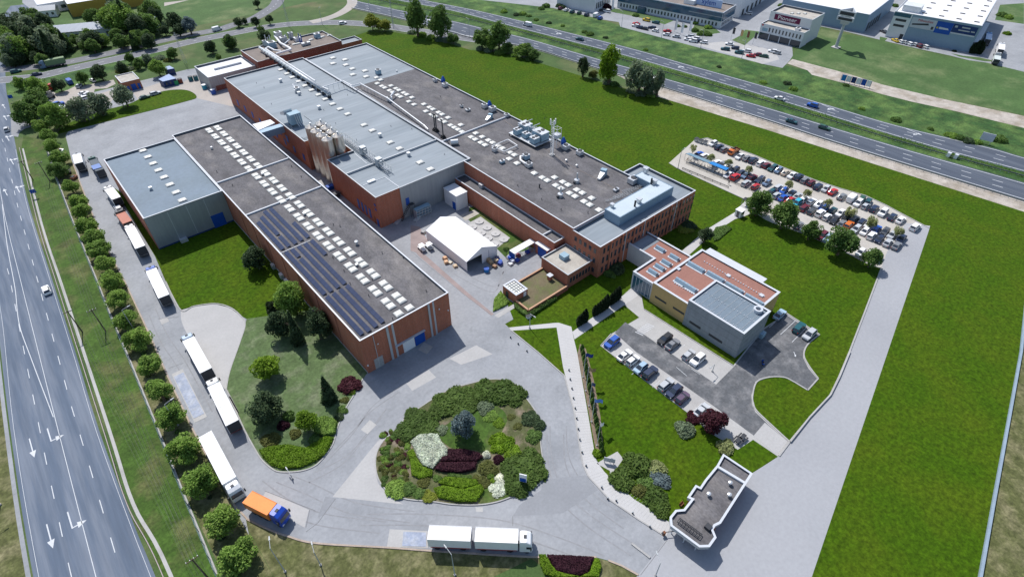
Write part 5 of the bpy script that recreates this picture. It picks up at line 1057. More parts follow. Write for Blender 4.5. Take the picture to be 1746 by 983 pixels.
# ------------------------------------------------------------------ lorries
CABM = loft([rloop(.0, 2.2, 1.2, .55, .15), rloop(0, 2.25, 1.23, 1.5, .2), rloop(0, 2.2, 1.22, 2.6, .2), rloop(0, 1.9, 1.15, 3.3, .2), rloop(0.1, 1.2, 1.05, 3.75, .2)]).mesh('cab')
CABM.materials.append(A['paintcar'])
def lorry(p, ang, label, Lb=13.6, box=(.8, .8, .8), cab=(.8, .8, .8), skirt=(.10, .10, .11), gap=.7, hb=4.0, rear='dark', name='articulated_lorry', tail_first=False, bodies=1, ribs=False):
    t = thing(name, label, 'lorry', (p.x, p.y, Z5), ang, 'lorries waiting on the works drive')
    x1 = Lb/2; x0 = -Lb/2
    segs = [(x0, x1)] if bodies == 1 else [(x0, -.35), (.35, x1)]
    for a, b in segs:
        o = MB().box(a, b, -1.27, 1.27, 1.25, hb).build('cargo_box', 'plain', t); o.color = (*box, 1)
        MB().box(a-.04, a, -1.2, 1.2, 1.3, hb-.12).build('rear_door', rear, o)
        rail = MB().box(a-.02, b+.02, -1.29, -1.2, hb-.02, hb+.05).box(a-.02, b+.02, 1.2, 1.29, hb-.02, hb+.05)
        r_ = rail.build('roof_rail', 'plain', o); r_.color = (box[0]*.8, box[1]*.8, box[2]*.8, 1)
        if ribs:
            for i in range(1, 16): MB().box(a+(b-a)*i/16-.05, a+(b-a)*i/16+.05, -1.18, 1.18, hb, hb+.05).build('roof_bow', 'coping', o)
        k = MB().box(a+.3, b-.2, -1.2, 1.2, .75, 1.25).build('side_skirt', 'plain', t); k.color = (*skirt, 1)
        for x in ((a+1.6, a+2.9, a+4.2) if bodies == 1 else (a+1.4, b-1.4)):
            for s in (-1, 1): o2 = put('wheel', WHT, None, t); o2.location = (x, s*1.02, .5)
    cx = x1+gap
    c = put('cab', CABM, None, t); c.location = (cx, 0, 0); c.color = (*cab, 1)
    MB().hexa([(cx+2.22, -1.08, 1.75), (cx+2.28, -1.08, 1.75), (cx+2.28, 1.08, 1.75), (cx+2.22, 1.08, 1.75)], [(cx+2.0, -1.0, 2.75), (cx+2.2, -1.0, 2.75), (cx+2.2, 1.0, 2.75), (cx+2.0, 1.0, 2.75)]).build('windscreen', 'glass', c).matrix_parent_inverse = Matrix.Translation((-cx, 0, 0))
    for s in (-1, 1):
        o = MB().box(cx+1.2, cx+1.95, s*1.235-.02, s*1.235+.02, 1.75, 2.5).build('side_window', 'glass', c); o.matrix_parent_inverse = Matrix.Translation((-cx, 0, 0))
        o = MB().box(cx+1.9, cx+2.1, s*1.45-.12, s*1.45+.12, 1.7, 2.6).build('mirror', 'dark', c); o.matrix_parent_inverse = Matrix.Translation((-cx, 0, 0))
        for x in (cx+1.3, cx-1.6):
            o = put('wheel', WHT, None, t); o.location = (x, s*1.0, .5)
        o = MB().box(cx+2.2, cx+2.3, s*.85-.2, s*.85+.2, .8, 1.05).build('headlight', 'lampw', t)
    MB().box(x1-1.5, cx+2, -.5, .5, .7, 1.1).build('chassis', 'dark', t)
    MB().box(cx+.7, cx+1.2, -.3, .3, 3.74, 3.84).build('roof_hatch', 'dark', c).matrix_parent_inverse = Matrix.Translation((-cx, 0, 0))
    return t
def lorry2(c1, a, c2, b, label, z=4.0, **kw):    # a = roof centre at the front end of the load, b = at its rear end
    f = W(c1, *a, z); r = W(c2, *b, z); d = f-r; kw.setdefault('Lb', d.length)
    return lorry((f+r)/2, math.atan2(d.y, d.x), label, hb=z, **kw)
WHT3 = (.84, .84, .84)
lorry2(5, (513, 92), 5, (527, 146), 'white box lorry on the left of the drive near the north yard', Lb=7.4, name='box_lorry', gap=.3, cab=(.3, .32, .35))
lorry2(5, (617, 118), 5, (675, 205), 'dark tarpaulin lorry with blue middle beside the metal store', z=3.4, Lb=9.5, box=(.05, .07, .09), cab=(.05, .12, .10), name='tipper_lorry')
p = W(5, 645, 172, 3.6); o = MB().box(p.x-1.26, p.x+1.26, p.y-1.7, p.y+1.7, 3.47, 3.62); tag(o.build('blue_cargo_sheet', mat('faded blue sheet', (.16, .24, .48), .7, .1)), 'faded blue sheet lying over the dark tarpaulin lorry', 'tarpaulin')
lorry2(5, (733, 325), 5, (775, 378), 'white box lorry standing on the grass edge by the metal store', z=3.6, Lb=8.0, name='box_lorry', gap=.3, cab=(.7, .7, .7))
carw(5, 790, 445, R(92), 'suv', 'white', 'white and black off-roader between two lorries on the drive', None, 2, z=1.2)
lorry2(5, (812, 490), 5, (850, 540), 'red brown box lorry ahead of the long white trailer', z=3.3, Lb=6.5, box=(.42, .15, .10), cab=(.04, .045, .05), name='box_lorry', gap=.3)
lorry2(5, (868, 578), 5, (940, 712), 'long white semi trailer beside the corner of the metal store', box=WHT3)
lorry2(5, (1012, 862), 11, (1098, 98), 'white semi trailer with blue cab beside the bright lawn', box=WHT3, cab=(.03, .1, .4))
lorry2(11, (1262, 382), 11, (1380, 594), 'white semi trailer with pale blue cab beside the concrete apron', box=WHT3, cab=(.28, .38, .5))
lorry2(11, (1432, 690), 11, (1557, 945), 'white semi trailer with ribbed roof and red rear frame', box=WHT3, cab=WHT3, ribs=True, skirt=(.22, .03, .03))
lorry2(15, (1537, 337), 15, (1374, 26), 'white semi trailer lorry heading down the drive behind the orange lorry', box=WHT3, cab=WHT3, skirt=(.3, .04, .04), gap=.25)
# orange box lorry with blue cab
q = WP(23, [(450, 290), (515, 235), (680, 315), (618, 378)], 3.2); f = (q[2]+q[3])/2; r = (q[0]+q[1])/2; d = f-r
lorry((f+r)/2, math.atan2(d.y, d.x), 'orange box lorry with bright blue cab in the bend', Lb=d.length, hb=3.2, box=(.80, .24, .045), cab=(.01, .06, .42), gap=.35, name='orange_box_lorry')
# drawbar lorry along the bottom
f = W(17, 1036, 708, 3.9); r = W(17, 433, 683, 3.9); d = f-r
lorry((f+r)/2, math.atan2(d.y, d.x), 'white drawbar lorry and trailer with red skirts on the lower drive', Lb=d.length, hb=3.9, box=WHT3, cab=WHT3, skirt=(.32, .035, .045), gap=.25, bodies=2, name='drawbar_lorry')
# camper truck on the north road, lorries at the warehouse dock
lorry2(53, (650, 800), 53, (785, 775), 'dark box lorry with white front on the north road', z=3.5, Lb=8, name='box_lorry', box=(.16, .24, .12), cab=(.12, .2, .3), gap=.2)
for i, (x, y) in enumerate(((1290, 475), (1440, 600), (1400, 710))):
    lorry(W(40, x, y, 2), R(15), ['blue and white lorry at the warehouse dock', 'white lorry parked in the warehouse yard', 'small pale lorry at the shrub end of the warehouse yard'][i], Lb=(10, 9, 6)[i], hb=(3.5, 3.6, 2.8)[i], box=((.5, .6, .75), WHT3, (.55, .6, .58))[i], cab=((.1, .25, .5), (.7, .7, .7), (.5, .5, .5))[i], name='dock_lorry')

p = W(14, 1182, 932, .5); t = thing('motor_scooter', 'small blue motor scooter in the shade of the grey cube', 'scooter', (p.x, p.y, Z6), R(40))
loft([rloop(-.75, -.05, .2, .35, .1), rloop(-.8, 0, .22, .7, .1)]).build('body', 'blue', t); MB().box(-.7, 0, -.16, .16, .7, .8).build('saddle', 'black', t); MB().hexa([(.35, -.2, .3), (.5, -.2, .3), (.5, .2, .3), (.35, .2, .3)], [(.3, -.2, .95), (.38, -.2, .95), (.38, .2, .95), (.3, .2, .95)]).build('front_shield', 'blue', t); MB().box(0, .4, -.18, .18, .3, .36).build('footboard', 'dark', t); MB().tube((.32, -.32, 1.02), (.32, .32, 1.02), .03, 5).build('handlebar', 'dark', t)
for x in (-.6, .62): o = put('wheel', WHL, None, t); o.location = (x, 0, .22); o.scale = (.7, .5, .7)
# ================================================================== ROOF AND YARD EQUIPMENT
def unit(name, label, x, y, z, sx, sy, h, m='bgrey', fans=2, cat='cooling unit', group='roof cooling units', rz=0):
    t = thing(name, label, cat, (x, y, z), rz, group); MB().box(-sx, sx, -sy, sy, .2, h).build('casing', m, t)
    MB().box(-sx, sx, -sy, -sy+.12, 0, .2).box(-sx, sx, sy-.12, sy, 0, .2).build('skid', 'dark', t)
    MB().box(-sx*1.04, sx*1.04, -sy*1.04, sy*1.04, h, h+.08).build('lid', 'lgrey', t)
    for i in range(fans):
        a = -sx+sx*(2*i+1)/fans; MB().cyl(a, 0, h+.08, h+.26, min(sx/fans, sy)*.8, n=12).build('fan', 'dark', t)
    return t
# silos in the notch: two rows of four
for i, y in enumerate((162.5, 166.3, 170.1, 173.9)):
    for j, x in enumerate((63.9, 67.5)):
        t = thing('silo', f'stainless steel silo, {ordn(i+1)} from the near end of the {"outer" if j == 0 else "inner"} row', 'silo', (x, y, 0), 0, 'silos beside the central hall')
        MB().cyl(0, 0, .3, 16.2, 1.72, n=28, cap=False).build('shell', 'steel', t, smooth=True); MB().cyl(0, 0, 16.2, 17.0, 1.72, .3, 28).build('cone_roof', 'steel', t); MB().cyl(0, 0, 0, .3, 1.8, n=20).build('footing', 'conc', t)
        MB().cyl(.2, 0, 16.95, 17.5, .3, n=10).build('hatch', 'lgrey', t)
        m = MB()
        for k in range(10): a0, a1 = 2*math.pi*k/10, 2*math.pi*(k+1)/10; m.tube((1.65*math.cos(a0), 1.65*math.sin(a0), 17.1), (1.65*math.cos(a1), 1.65*math.sin(a1), 17.1), .03, 4); m.tube((1.65*math.cos(a0), 1.65*math.sin(a0), 16.2), (1.65*math.cos(a0), 1.65*math.sin(a0), 17.1), .025, 4)
        m.build('guard_rail', 'galv', t)
        for z in (4, 8, 12): MB().cyl(0, 0, z, z+.08, 1.745, n=28, cap=False).build('ring_seam', 'grey', t)
# filter house beside the silos
fx, fy = W(32, 275, 490, RZ)[:2]
t = thing('filter_house', 'grey filter box with slanted hood and pipes beside the silos', 'filter unit', (fx, fy, RZ)); MB().box(-2.0, 2.0, -1.6, 1.6, .8, 4.4).build('casing', 'bgrey', t)
MB().hexa([(-2.6, 1.7, 3.6), (.4, 1.7, 3.6), (.4, 5.4, 2.6), (-2.6, 5.4, 2.6)], [(-2.6, 1.7, 5.2), (.4, 1.7, 5.2), (.4, 5.4, 3.4), (-2.6, 5.4, 3.4)]).build('intake_hood', 'lgrey', t)
for sx in (-1.8, 1.8):
    for sy in (-1.4, 1.4): MB().box(sx-.1, sx+.1, sy-.1, sy+.1, 0, .8).build('leg', 'dark', t)
for s in (-.4, .3, 1.0): MB().path([(s, -1.7, 4.2), (s, -2.1, 3.6), (s+.2, -2.2, 1.2), (s+.4, -3.2, .4)], .14).build('pipe', 'lgrey', t)
m = MB()
for c, a, b in ((32, (375, 360), (480, 440)), (32, (150, 480), (230, 540)), (32, (340, 650), (440, 700)), (32, (340, 690), (430, 650))): m.tube(W(c, *a, RZ+.3), W(c, *b, RZ+.3), .08)
tag(m.build('roof_rack', 'galv'), 'low steel racks on the roof edge by the filter box', 'rack')
# bridge canopy between the long hall and the central hall
br = thing('link_bridge', 'white roofed link bridge between the long hall and central hall', 'bridge'); q = WP(6, [(0, 120), (120, 88), (150, 110), (40, 160)], 10.9)
MB().prism([(p.x, p.y) for p in q], 10.2, 10.6).build('roof', 'roofwh', br); q2 = WP(6, [(35, 165), (190, 118), (210, 135), (50, 185)], 10.5); MB().prism([(p.x, p.y) for p in q2], 8.0, 10.4).build('wall', 'bclad', br)
# pipe bridge along the central roof from the silos
def pipe_run(name, label, pts, r, m, cat='pipe', rack=True, posts=2.0, z0=None):
    t = thing(name, label, cat, pts[0]); P = [Vector(p)-Vector(pts[0]) for p in pts]; MB().path(P, r, 8).build('pipe', m, t, smooth=False)
    if rack:
        m_ = MB()
        for a, b in zip(P[:-1], P[1:]):
            n = max(1, int((b-a).length/posts))
            for i in range(n+1): q_ = a.lerp(b, i/n); m_.tube(q_+Vector((0, 0, -r)), (q_.x, q_.y, (z0 if z0 else RZ)-pts[0].z), .05, 4)
        m_.build('support', 'galv', t)
    return t
m = MB(); a, b = W(32, 905, 650, RZ+1.2), W(32, 1330, 960, RZ+1.2); d = (b-a).normalized(); n_ = Vector((-d.y, d.x, 0))
t = thing('pipe_gantry', 'steel pipe gantry running along the central roof from the silos', 'gantry', (a.x, a.y, RZ)); b = b+d*9; L_ = (b-a).length
for s in (-.8, .8):
    for z in (.9, 2.1): m.tube(n_*s+Vector((0, 0, z)), n_*s+d*L_+Vector((0, 0, z)), .07, 5)
for i in range(int(L_/1.6)+1):
    q = d*(i*1.6)
    for s in (-.8, .8): m.tube(q+n_*s, q+n_*s+Vector((0, 0, 2.1)), .05, 4)
    m.tube(q+n_*.8+Vector((0, 0, 2.1)), q-n_*.8+Vector((0, 0, 2.1)), .05, 4); m.tube(q+n_*.8+Vector((0, 0, .9)), q-n_*.8+Vector((0, 0, .9)), .05, 4)
m.build('frame', 'galv', t); 
for s in (-.4, 0, .4): MB().tube(n_*s+Vector((0, 0, 1.1)), n_*s+d*(L_-1)+Vector((0, 0, 1.1)), .13).build('pipe', 'lgrey', t)
for fr in (.45, .78): q = d*L_*fr; MB().box(q.x-.9, q.x+.9, q.y-.9, q.y+.9, .3, 2.8).box(q.x-.4, q.x+.4, q.y-1.6, q.y+1.6, 1.2, 2.4).build('valve_box', 'grey', t)
# large duct along the far central roof
t = thing('roof_duct', 'thick grey insulated duct along the far end of the central roof', 'duct', (84.9, 203, RZ)); MB().tube((0, 0, 1.9), (.3, 62, 1.9), .72, 14).build('duct', 'grey', t, smooth=True); MB().tube((1.3, 14, 2.3), (1.5, 62, 2.3), .28, 8).build('pipe', 'white', t)
for i in range(22): MB().tube((0, i*2.9+.2, 1.9), (0, i*2.9+.3, 1.9), .77, 14).build('flange', 'lgrey', t)
for i in range(14): MB().box(-.7, .7, i*4.4+.5, i*4.4+.7, 0, 1.2).build('support', 'dark', t)
t = pipe_run('pipe_bridge', 'white pipe stepping across from the big duct to the east hall', [Vector((85.6, 204.5, 13.0)), W(31, 945, 855, 13.0), W(31, 1215, 770, 12.8), W(31, 1340, 835, 12.6), W(31, 1450, 805, 12.3), W(2, 910, 660, 11.7)], .22, 'white')
t = pipe_run('pipe_run', 'long pale pipe on low stands along the seam of the two halls', [W(2, 910, 660, 11.7), W(2, 1150, 838, 11.4), W(2, 1180, 868, 11.0)], .22, 'lgrey')
t = pipe_run('pipe_run', 'second thinner pipe beside the long pale pipe at the seam', [W(2, 700, 590, 10.9), W(2, 925, 735, 10.9), W(2, 1120, 850, 10.9)], .14, 'galv')
x, y = W(34, 195, 100, ERZ)[:2]; t = unit('blower', 'white blower with pipe stub at the bend of the seam pipe', x, y, ERZ, .8, .8, 1.6, 'white', 1); MB().tube((0, 0, 1.2), (3.8, 2.6, 1.9), .35, 8).build('duct', 'lgrey', t)
x, y = W(31, 610, 920, RZ)[:2]; t = unit('air_handler', 'grey air handler with rooftop frame left of the big duct', x, y, RZ, .8, 1.0, 1.8, 'grey', 1); MB().path([(0, 1, 1.6), (0, 3.5, 1.9), (2.5, 4.5, 1.9), (5, 2.0, 1.9)], .16).build('pipe', 'white', t)
# three bent black stacks
for i, (x, y, hgt) in enumerate(((800, 492, 6.0), (822, 505, 6.0), (912, 590, 6.4))):
    p = W(34, x, y, ERZ); t = thing('bent_stack', ['left of the paired black bent stacks by the hall seam', 'right of the paired black bent stacks by the hall seam', 'single black bent stack near the roof divider'][i], 'stack', p, group='black bent stacks')
    MB().cyl(0, 0, 0, hgt, .2, n=10).build('pipe', 'dark', t); MB().tube((0, 0, hgt), (-.6, .3, hgt+.35), .2, 8).build('bend', 'dark', t)
    MB().box(-.7, .7, -.7, .7, 0, .5).box(-.5, .5, -.5, .5, .5, 1.0).build('fan_base', 'black', t)
x, y = W(34, 1055, 680, ERZ)[:2]; t = thing('drum_cooler', 'round steel drum cooler beside the roof divider', 'cooling unit', (x, y, ERZ)); MB().tube((-.9, .5, .9), (1.2, -.7, .9), .9, 16).build('drum', 'lgrey', t); MB().box(-.8, .8, -.6, .6, 0, .3).build('cradle', 'dark', t); MB().tube((1.0, .4, .6), (1.9, 1.0, .6), .5, 10).build('end_motor', 'dark', t)
# chiller platform with mast
pf = thing('chiller_platform', 'steel platform with chillers at the east roof edge', 'platform', (119.5, 129, ERZ)); MB().box(-3.6, 3.9, -6.6, 6.6, .9, 1.05).build('deck', 'lgrey', pf)
for x in (-3.4, 0, 3.7):
    for y in (-6.4, 0, 6.4): MB().box(x-.1, x+.1, y-.1, y+.1, 0, .9).build('leg', 'dark', pf)
for i, (dx, dy, sx, sy, h_) in enumerate(((-1.9, 3.9, 1.2, 1.0, 1.9), (-1.5, 0.2, 1.0, 1.0, 1.7), (-1.7, -4.3, 1.3, 1.2, 1.9), (1.7, 4.0, 1.6, 1.8, 2.6), (1.6, -3.6, 1.7, 2.3, 2.7))):
    unit('chiller', ['far corner chiller of the steel platform', 'small middle chiller of the steel platform', 'near corner chiller of the steel platform', 'large far chiller of the steel platform', 'large near chiller of the steel platform'][i], 119.5+dx, 129+dy, ERZ+1.05, sx, sy, h_, 'bgrey', 2, group='platform chillers')
m = MB()
for k in range(26):
    x = random.uniform(-1, 3.8); y = random.uniform(-3, 6.5); z = random.uniform(2.2, 4.6); L_ = random.uniform(.8, 3)
    m.tube((x, y, z), ((x+L_, y, z), (x, y-L_, z), (x, y, z-1.4))[k % 3], random.uniform(.08, .2), 6)
m.build('pipework', 'lgrey', pf)
ms = thing('lattice_mast', 'white lattice mast with antennas on the east roof', 'mast', (117.6, 116.3, ERZ)); m = MB(); hM = 11.8
cs = [(.55*math.cos(a), .55*math.sin(a)) for a in (0.5, 2.6, 4.7)]
for cx_, cy_ in cs: m.tube((cx_, cy_, 0), (cx_, cy_, hM), .07, 5)
for k in range(16):
    for i in range(3): a, b = cs[i], cs[(i+1) % 3]; m.tube((*a, k*hM/16), (*b, (k+1)*hM/16), .04, 4); m.tube((*a, k*hM/16), (*b, k*hM/16), .035, 4)
m.build('lattice', 'white', ms); MB().box(-.8, .8, -.8, .8, 0, .25).build('base', 'conc', ms)
for a in range(3): MB().cyl(.9*math.cos(a*2.1), .9*math.sin(a*2.1), hM-1.6, hM+.3, .2, n=8).build('antenna', 'white', ms)
ms2 = thing('antenna_frame', 'white antenna frame rising behind the chillers', 'antenna', (122.8, 119.6, ERZ)); m = MB()
for x in (-1, 1):
    for y in (-1, 1): m.tube((x, y, 0), (x, y, 6.5), .07, 5)
for z in (2.2, 4.4, 6.4):
    for a, b in (((-1, -1), (1, -1)), ((1, -1), (1, 1)), ((1, 1), (-1, 1)), ((-1, 1), (-1, -1))): m.tube((*a, z), (*b, z), .06, 5)
m.build('frame', 'white', ms2); MB().box(-1.1, 1.1, -1.1, 1.1, 3.2, 4.3).build('cabinet', 'coping', ms2)
# air units dotted over the east roof
units = [(34, 1465, 165, .9, .8, 1.5, 'white unit left of the blue hood at the east parapet'), (34, 1570, 210, 1.1, .9, 1.7, 'white unit right of the blue hood at the east parapet'), (33, 345, 50, .8, .7, 1.1, 'small white unit at the end of the roof divider'), (33, 1140, 480, 1.1, .9, 1.5, 'white unit under the blue hood south of the mast'), (33, 1325, 555, .9, .9, 1.4, 'lone white box unit at the parapet south of the mast'),
         (37, 260, 715, .9, .9, 1.9, 'grey box unit on the pale far roof'), (37, 820, 790, .7, .7, 1.1, 'small box unit far up the east parapet'), (37, 918, 840, 1.0, .8, 1.4, 'white unit beneath a blue hood far up the parapet'), (33, 605, 610, .9, .9, 1.6, 'grey unit with curved white duct near the skylights'), (33, 640, 715, .9, .9, 1.3, 'second unit at the end of the curved white duct'),
         (33, 185, 510, .7, .7, 1.2, 'white unit inside the square roof frame'), (35, 785, 300, 1.5, 1.1, 1.7, 'large pale unit with dark flue behind the plant room'), (7, 750, 557, .9, .5, .6, 'flat white unit before the plant room'), (33, 285, 665, .8, .5, .9, 'dark blue grey unit by the square roof frame'), (34, 1240, 205, .8, .6, .7, 'low white unit with thin aerial on the far east roof'), (34, 1155, 155, .5, .5, .8, 'tiny white box unit on the far east roof')]
for c, x, y, sx, sy, h_, l in units:
    p = W(c, x, y, ERZ+.7); unit('air_unit', l, p.x, p.y, ERZ, sx, sy, h_, 'bgrey' if 'blue grey' in l or 'grey' in l.split()[0] else 'lgrey', 1)
for i, (c, x, y) in enumerate(((34, 1530, 160), (33, 1105, 420), (37, 900, 800))):
    p = W(c, x, y, ERZ+.6); t = thing('blue_hood', ['blue exhaust hood between two white units at the parapet', 'blue exhaust hood south of the lattice mast', 'blue exhaust hood far up the east parapet'][i], 'exhaust hood', (p.x, p.y, ERZ), 0, 'blue exhaust hoods'); MB().box(-.6, .6, -.6, .6, 0, 1.1).build('base', 'blue', t); MB().hexa([(-.7, -.7, 1.1), (.7, -.7, 1.1), (.7, .7, 1.1), (-.7, .7, 1.1)], [(-.1, -.1, 2.5), (.3, -.1, 2.5), (.3, .3, 2.5), (-.1, .3, 2.5)]).build('cowl', 'blue', t)
for i, (c, x, y, s) in enumerate(((33, 1625, 850, 1.0), (33, 110, 80, .8))):
    p = W(c, x, y, ERZ+.6); t = thing('dust_blower', ['pale sloping duct blower near the plant room end', 'pale sloping duct blower at the roof divider'][i], 'blower', (p.x, p.y, ERZ), R(20), 'sloping blowers'); t.scale = (s, s, s)
    MB().hexa([(-2.6, -.5, .1), (.4, -.9, .1), (.4, .9, .1), (-2.6, .5, .1)], [(-2.6, -.4, .7), (.4, -.8, 1.5), (.4, .8, 1.5), (-2.6, .4, .7)]).build('duct', 'lgrey', t); MB().box(.4, 1.8, -.9, .9, 0, 2.0).build('housing', 'bgrey', t)
for i, (c, x, y) in enumerate(((7, 485, 505), (7, 375, 600))):
    p = W(c, x, y, ERZ+.5); t = thing('fan_stack', ['grey fan with tall stack in the middle of the near east roof', 'white cyclone fan with stack beside the skylights'][i], 'fan', (p.x, p.y, ERZ), 0, 'roof fans'); MB().cyl(0, 0, 0, 1.0, .8, n=12).build('fan_drum', 'lgrey', t); MB().cyl(.5, .4, 0, 2.8, .25, n=10).build('stack', 'grey', t); MB().box(-1.3, -.4, -.3, .3, .2, .7).build('motor', 'dark', t)
q = [W(33, *a, ERZ+.9) for a in ((145, 465), (365, 375), (490, 455), (310, 535))]
t = thing('square_roof_frame', 'square white cable frame on posts among the skylights', 'frame', q[0]); m = MB(); q0 = q[0].copy()
for i in range(4): m.tube(q[i]-q0, q[(i+1) % 4]-q0, .16, 6); m.tube(q[i]-q0, q[i]-q0-Vector((0, 0, .9)), .08, 5)
m.build('frame', 'white', t)
t = thing('curved_duct', 'curved white duct joining two units near the skylights', 'duct', (0, 0, 0)); MB().path([W(33, 600, 600, ERZ+1.2), W(33, 530, 600, ERZ+1.0), W(33, 530, 650, ERZ+.9), W(33, 600, 700, ERZ+.9)], .28, 8).build('duct', 'white', t)
for i, (a, b) in enumerate((((420, 570), (760, 470)), ((520, 520), (850, 400)), ((640, 440), (960, 340)))):
    pa, pb = W(35, *a, ERZ+.4), W(35, *b, ERZ+.4); t = thing('cable_ladder', ['near cable ladder between roof units and plant room', 'middle cable ladder between roof units and plant room', 'far cable ladder between roof units and plant room'][i], 'cable ladder', pa, 0, 'cable ladders'); d = pb-pa; n_ = Vector((-d.y, d.x, 0)).normalized(); m = MB()
    for s in (-.3, .3): m.tube(n_*s, d+n_*s, .06, 5)
    for k in range(12): m.tube(d*k/11-n_*.3, d*k/11+n_*.3, .04, 4)
    for k in (0, 5, 11): m.tube(d*k/11, d*k/11-Vector((0, 0, .4)), .05, 4)
    m.build('rails', 'galv', t)
# boiler house roof jungle
bz = 8.8-.58
for i, (c, pts, r, m_, l) in enumerate(((31, [(305, 170), (380, 265), (500, 330), (520, 350), (320, 410)], .5, 'white', 'thick white duct bending down to the boiler house edge'), (31, [(180, 340), (215, 315), (300, 360), (390, 370)], .35, 'white', 'thin white duct loop on the boiler house roof'), (31, [(100, 325), (200, 385), (420, 500)], .6, 'lgrey', 'grey duct leaving the boiler house towards the big duct'), (31, [(500, 220), (440, 270), (400, 290)], .3, 'lgrey', 'short grey duct between boiler house units'))):
    pts = [W(c, *a, bz+1.6) for a in pts]; pipe_run('roof_duct', l, pts, r, m_, 'duct', True, 3.0, bz)
for i, (x, y, sx, sy, h_, mm) in enumerate(((260, 290, 1.6, 1.4, 2.8, 'bgrey'), (170, 270, .8, .8, 2.6, 'grey'), (350, 165, 1.5, 1.2, 3.4, 'lgrey'), (420, 220, 1.4, 1.2, 2.6, 'grey'), (515, 165, 1.0, .9, 2.8, 'grey'), (605, 215, 1.4, 1.2, 1.8, 'lgrey'), (870, 165, 1.3, 1.0, 2.0, 'bgrey'), (720, 275, 2.0, .8, 1.2, 'grey'), (300, 300, .9, .9, 1.8, 'white'), (470, 330, .8, .6, 1.2, 'lgrey'))):
    p = W(31, x, y, bz+h_*.5); unit('boiler_unit', f'{"pale" if mm in ("white", "lgrey") else "grey"} machine, {ordn(i+1)} of the cluster on the boiler house roof', p.x, p.y, bz, sx, sy, h_, mm, 1, 'machine', 'boiler house roof machines')
for i, (x, y, h_) in enumerate(((180, 215, 3.5), (215, 240, 3.0), (630, 200, 4.2), (660, 210, 4.0), (455, 205, 3.4), (530, 170, 3.0), (240, 220, 3.6))):
    p = W(31, x, y, bz+h_*.5); t = thing('flue', f'slim flue pipe, {ordn(i+1)} of seven on the boiler house', 'flue', (p.x, p.y, bz), 0, 'boiler house flues'); MB().cyl(0, 0, 0, h_, .22, n=8).build('pipe', 'lgrey' if i != 2 and i != 3 else 'blue', t); MB().cyl(0, 0, h_, h_+.3, .34, .1, 8).build('cap', 'grey', t)
for x, y in ((620, 275), (790, 225), (905, 200), (945, 185), (1035, 165), (570, 285)): skylight(eq, *W(31, x, y, bz)[:2], bz, 1.2, .7)
# ------------------------------------------------------------------ courtyard
tent = thing('storage_tent', 'large white gabled storage tent with open front in the courtyard', 'tent'); X0, X1, Y0, Y1, E_, Rg = 68.7, 79.3, 98.2, 117.4, 3.3, 5.6; Xm = (X0+X1)/2
m = MB(); m.quad((X0, Y0, E_), (Xm, Y0, Rg), (Xm, Y1, Rg), (X0, Y1, E_)).quad((Xm, Y0, Rg), (X1, Y0, E_), (X1, Y1, E_), (Xm, Y1, Rg)); m.quad((X0, Y0, E_-.06), (X0, Y1, E_-.06), (Xm, Y1, Rg-.06), (Xm, Y0, Rg-.06)).quad((Xm, Y0, Rg-.06), (Xm, Y1, Rg-.06), (X1, Y1, E_-.06), (X1, Y0, E_-.06))
m.build('roof', 'tent', tent); MB().box(X0-.03, X0+.05, Y0, Y1, 0, E_).build('side_wall', 'tent', tent); MB().box(X1-.05, X1+.03, Y0, Y1, 0, E_).build('side_wall', 'tent', tent); MB().box(X0, X1, Y1-.08, Y1, 0, E_).quad((X0, Y1, E_), (X1, Y1, E_), (Xm, Y1, Rg)).build('back_wall', 'tent', tent)
MB().hexa([(X0+5.2, Y0, 0), (X1, Y0, 0), (X1, Y0+.08, 0), (X0+5.2, Y0+.08, 0)], [(X0+5.2, Y0, Rg-.1), (X1, Y0, E_), (X1, Y0+.08, E_), (X0+5.2, Y0+.08, Rg-.1)]).build('front_wall', 'tent', tent)
MB().hexa([(X0+.2, Y0, E_), (X0+5.2, Y0, E_), (X0+5.2, Y0+.08, E_), (X0+.2, Y0+.08, E_)], [(X0+.2, Y0, E_+.05), (X0+5.2, Y0, Rg-.1), (X0+5.2, Y0+.08, Rg-.1), (X0+.2, Y0+.08, E_+.05)]).build('gable_cloth', 'tent', tent)
for k in range(5):
    y = Y0+.2+(Y1-Y0-.4)*k/4; MB().tube((X0+.1, y, 0), (X0+.1, y, E_-.1), .07, 5).tube((X0+.1, y, E_-.12), (Xm, y, Rg-.14), .07, 5).tube((Xm, y, Rg-.14), (X1-.1, y, E_-.12), .07, 5).tube((X1-.1, y, 0), (X1-.1, y, E_-.1), .07, 5).build('frame_arch', 'galv', tent)
MB().box(X0+7.6, X0+7.7, Y0-.03, Y0, .3, 3.4).build('door_seam', 'dblue', tent)
for i, (x, y) in enumerate(((460, 305), (513, 345), (570, 385), (625, 425), (415, 340), (475, 380), (520, 415), (560, 455))):
    p = W(13, x, y, .2); t = thing('tank_cover', f'round concrete tank cover, {ordn(i+1)} on the slab behind the tent', 'tank cover', (p.x, p.y, Z5), 0, 'tank covers'); MB().cyl(0, 0, 0, .28, 1.35, n=24).build('cover', 'walk', t); MB().cyl(0, 0, .28, .34, .3, n=10).build('manhole', 'kerb', t)
def pallet(p, rz, label, mcol, h=1.0, name='pallet_load', m='plain'):
    t = thing(name, label, 'pallet', p, rz, 'goods in the courtyard'); pm = MB()
    for y in (-.55, 0, .55): pm.box(-.6, .6, y-.06, y+.06, 0, .12)
    for i in range(5): pm.box(-.6+i*.27, -.48+i*.27, -.62, .62, .12, .15)
    pm.build('pallet', 'wood', t); o = MB().box(-.56, .56, -.56, .56, .15, h*.6).box(-.5, .45, -.52, .5, h*.6, h).build('load', m, t); o.color = (*mcol, 1)
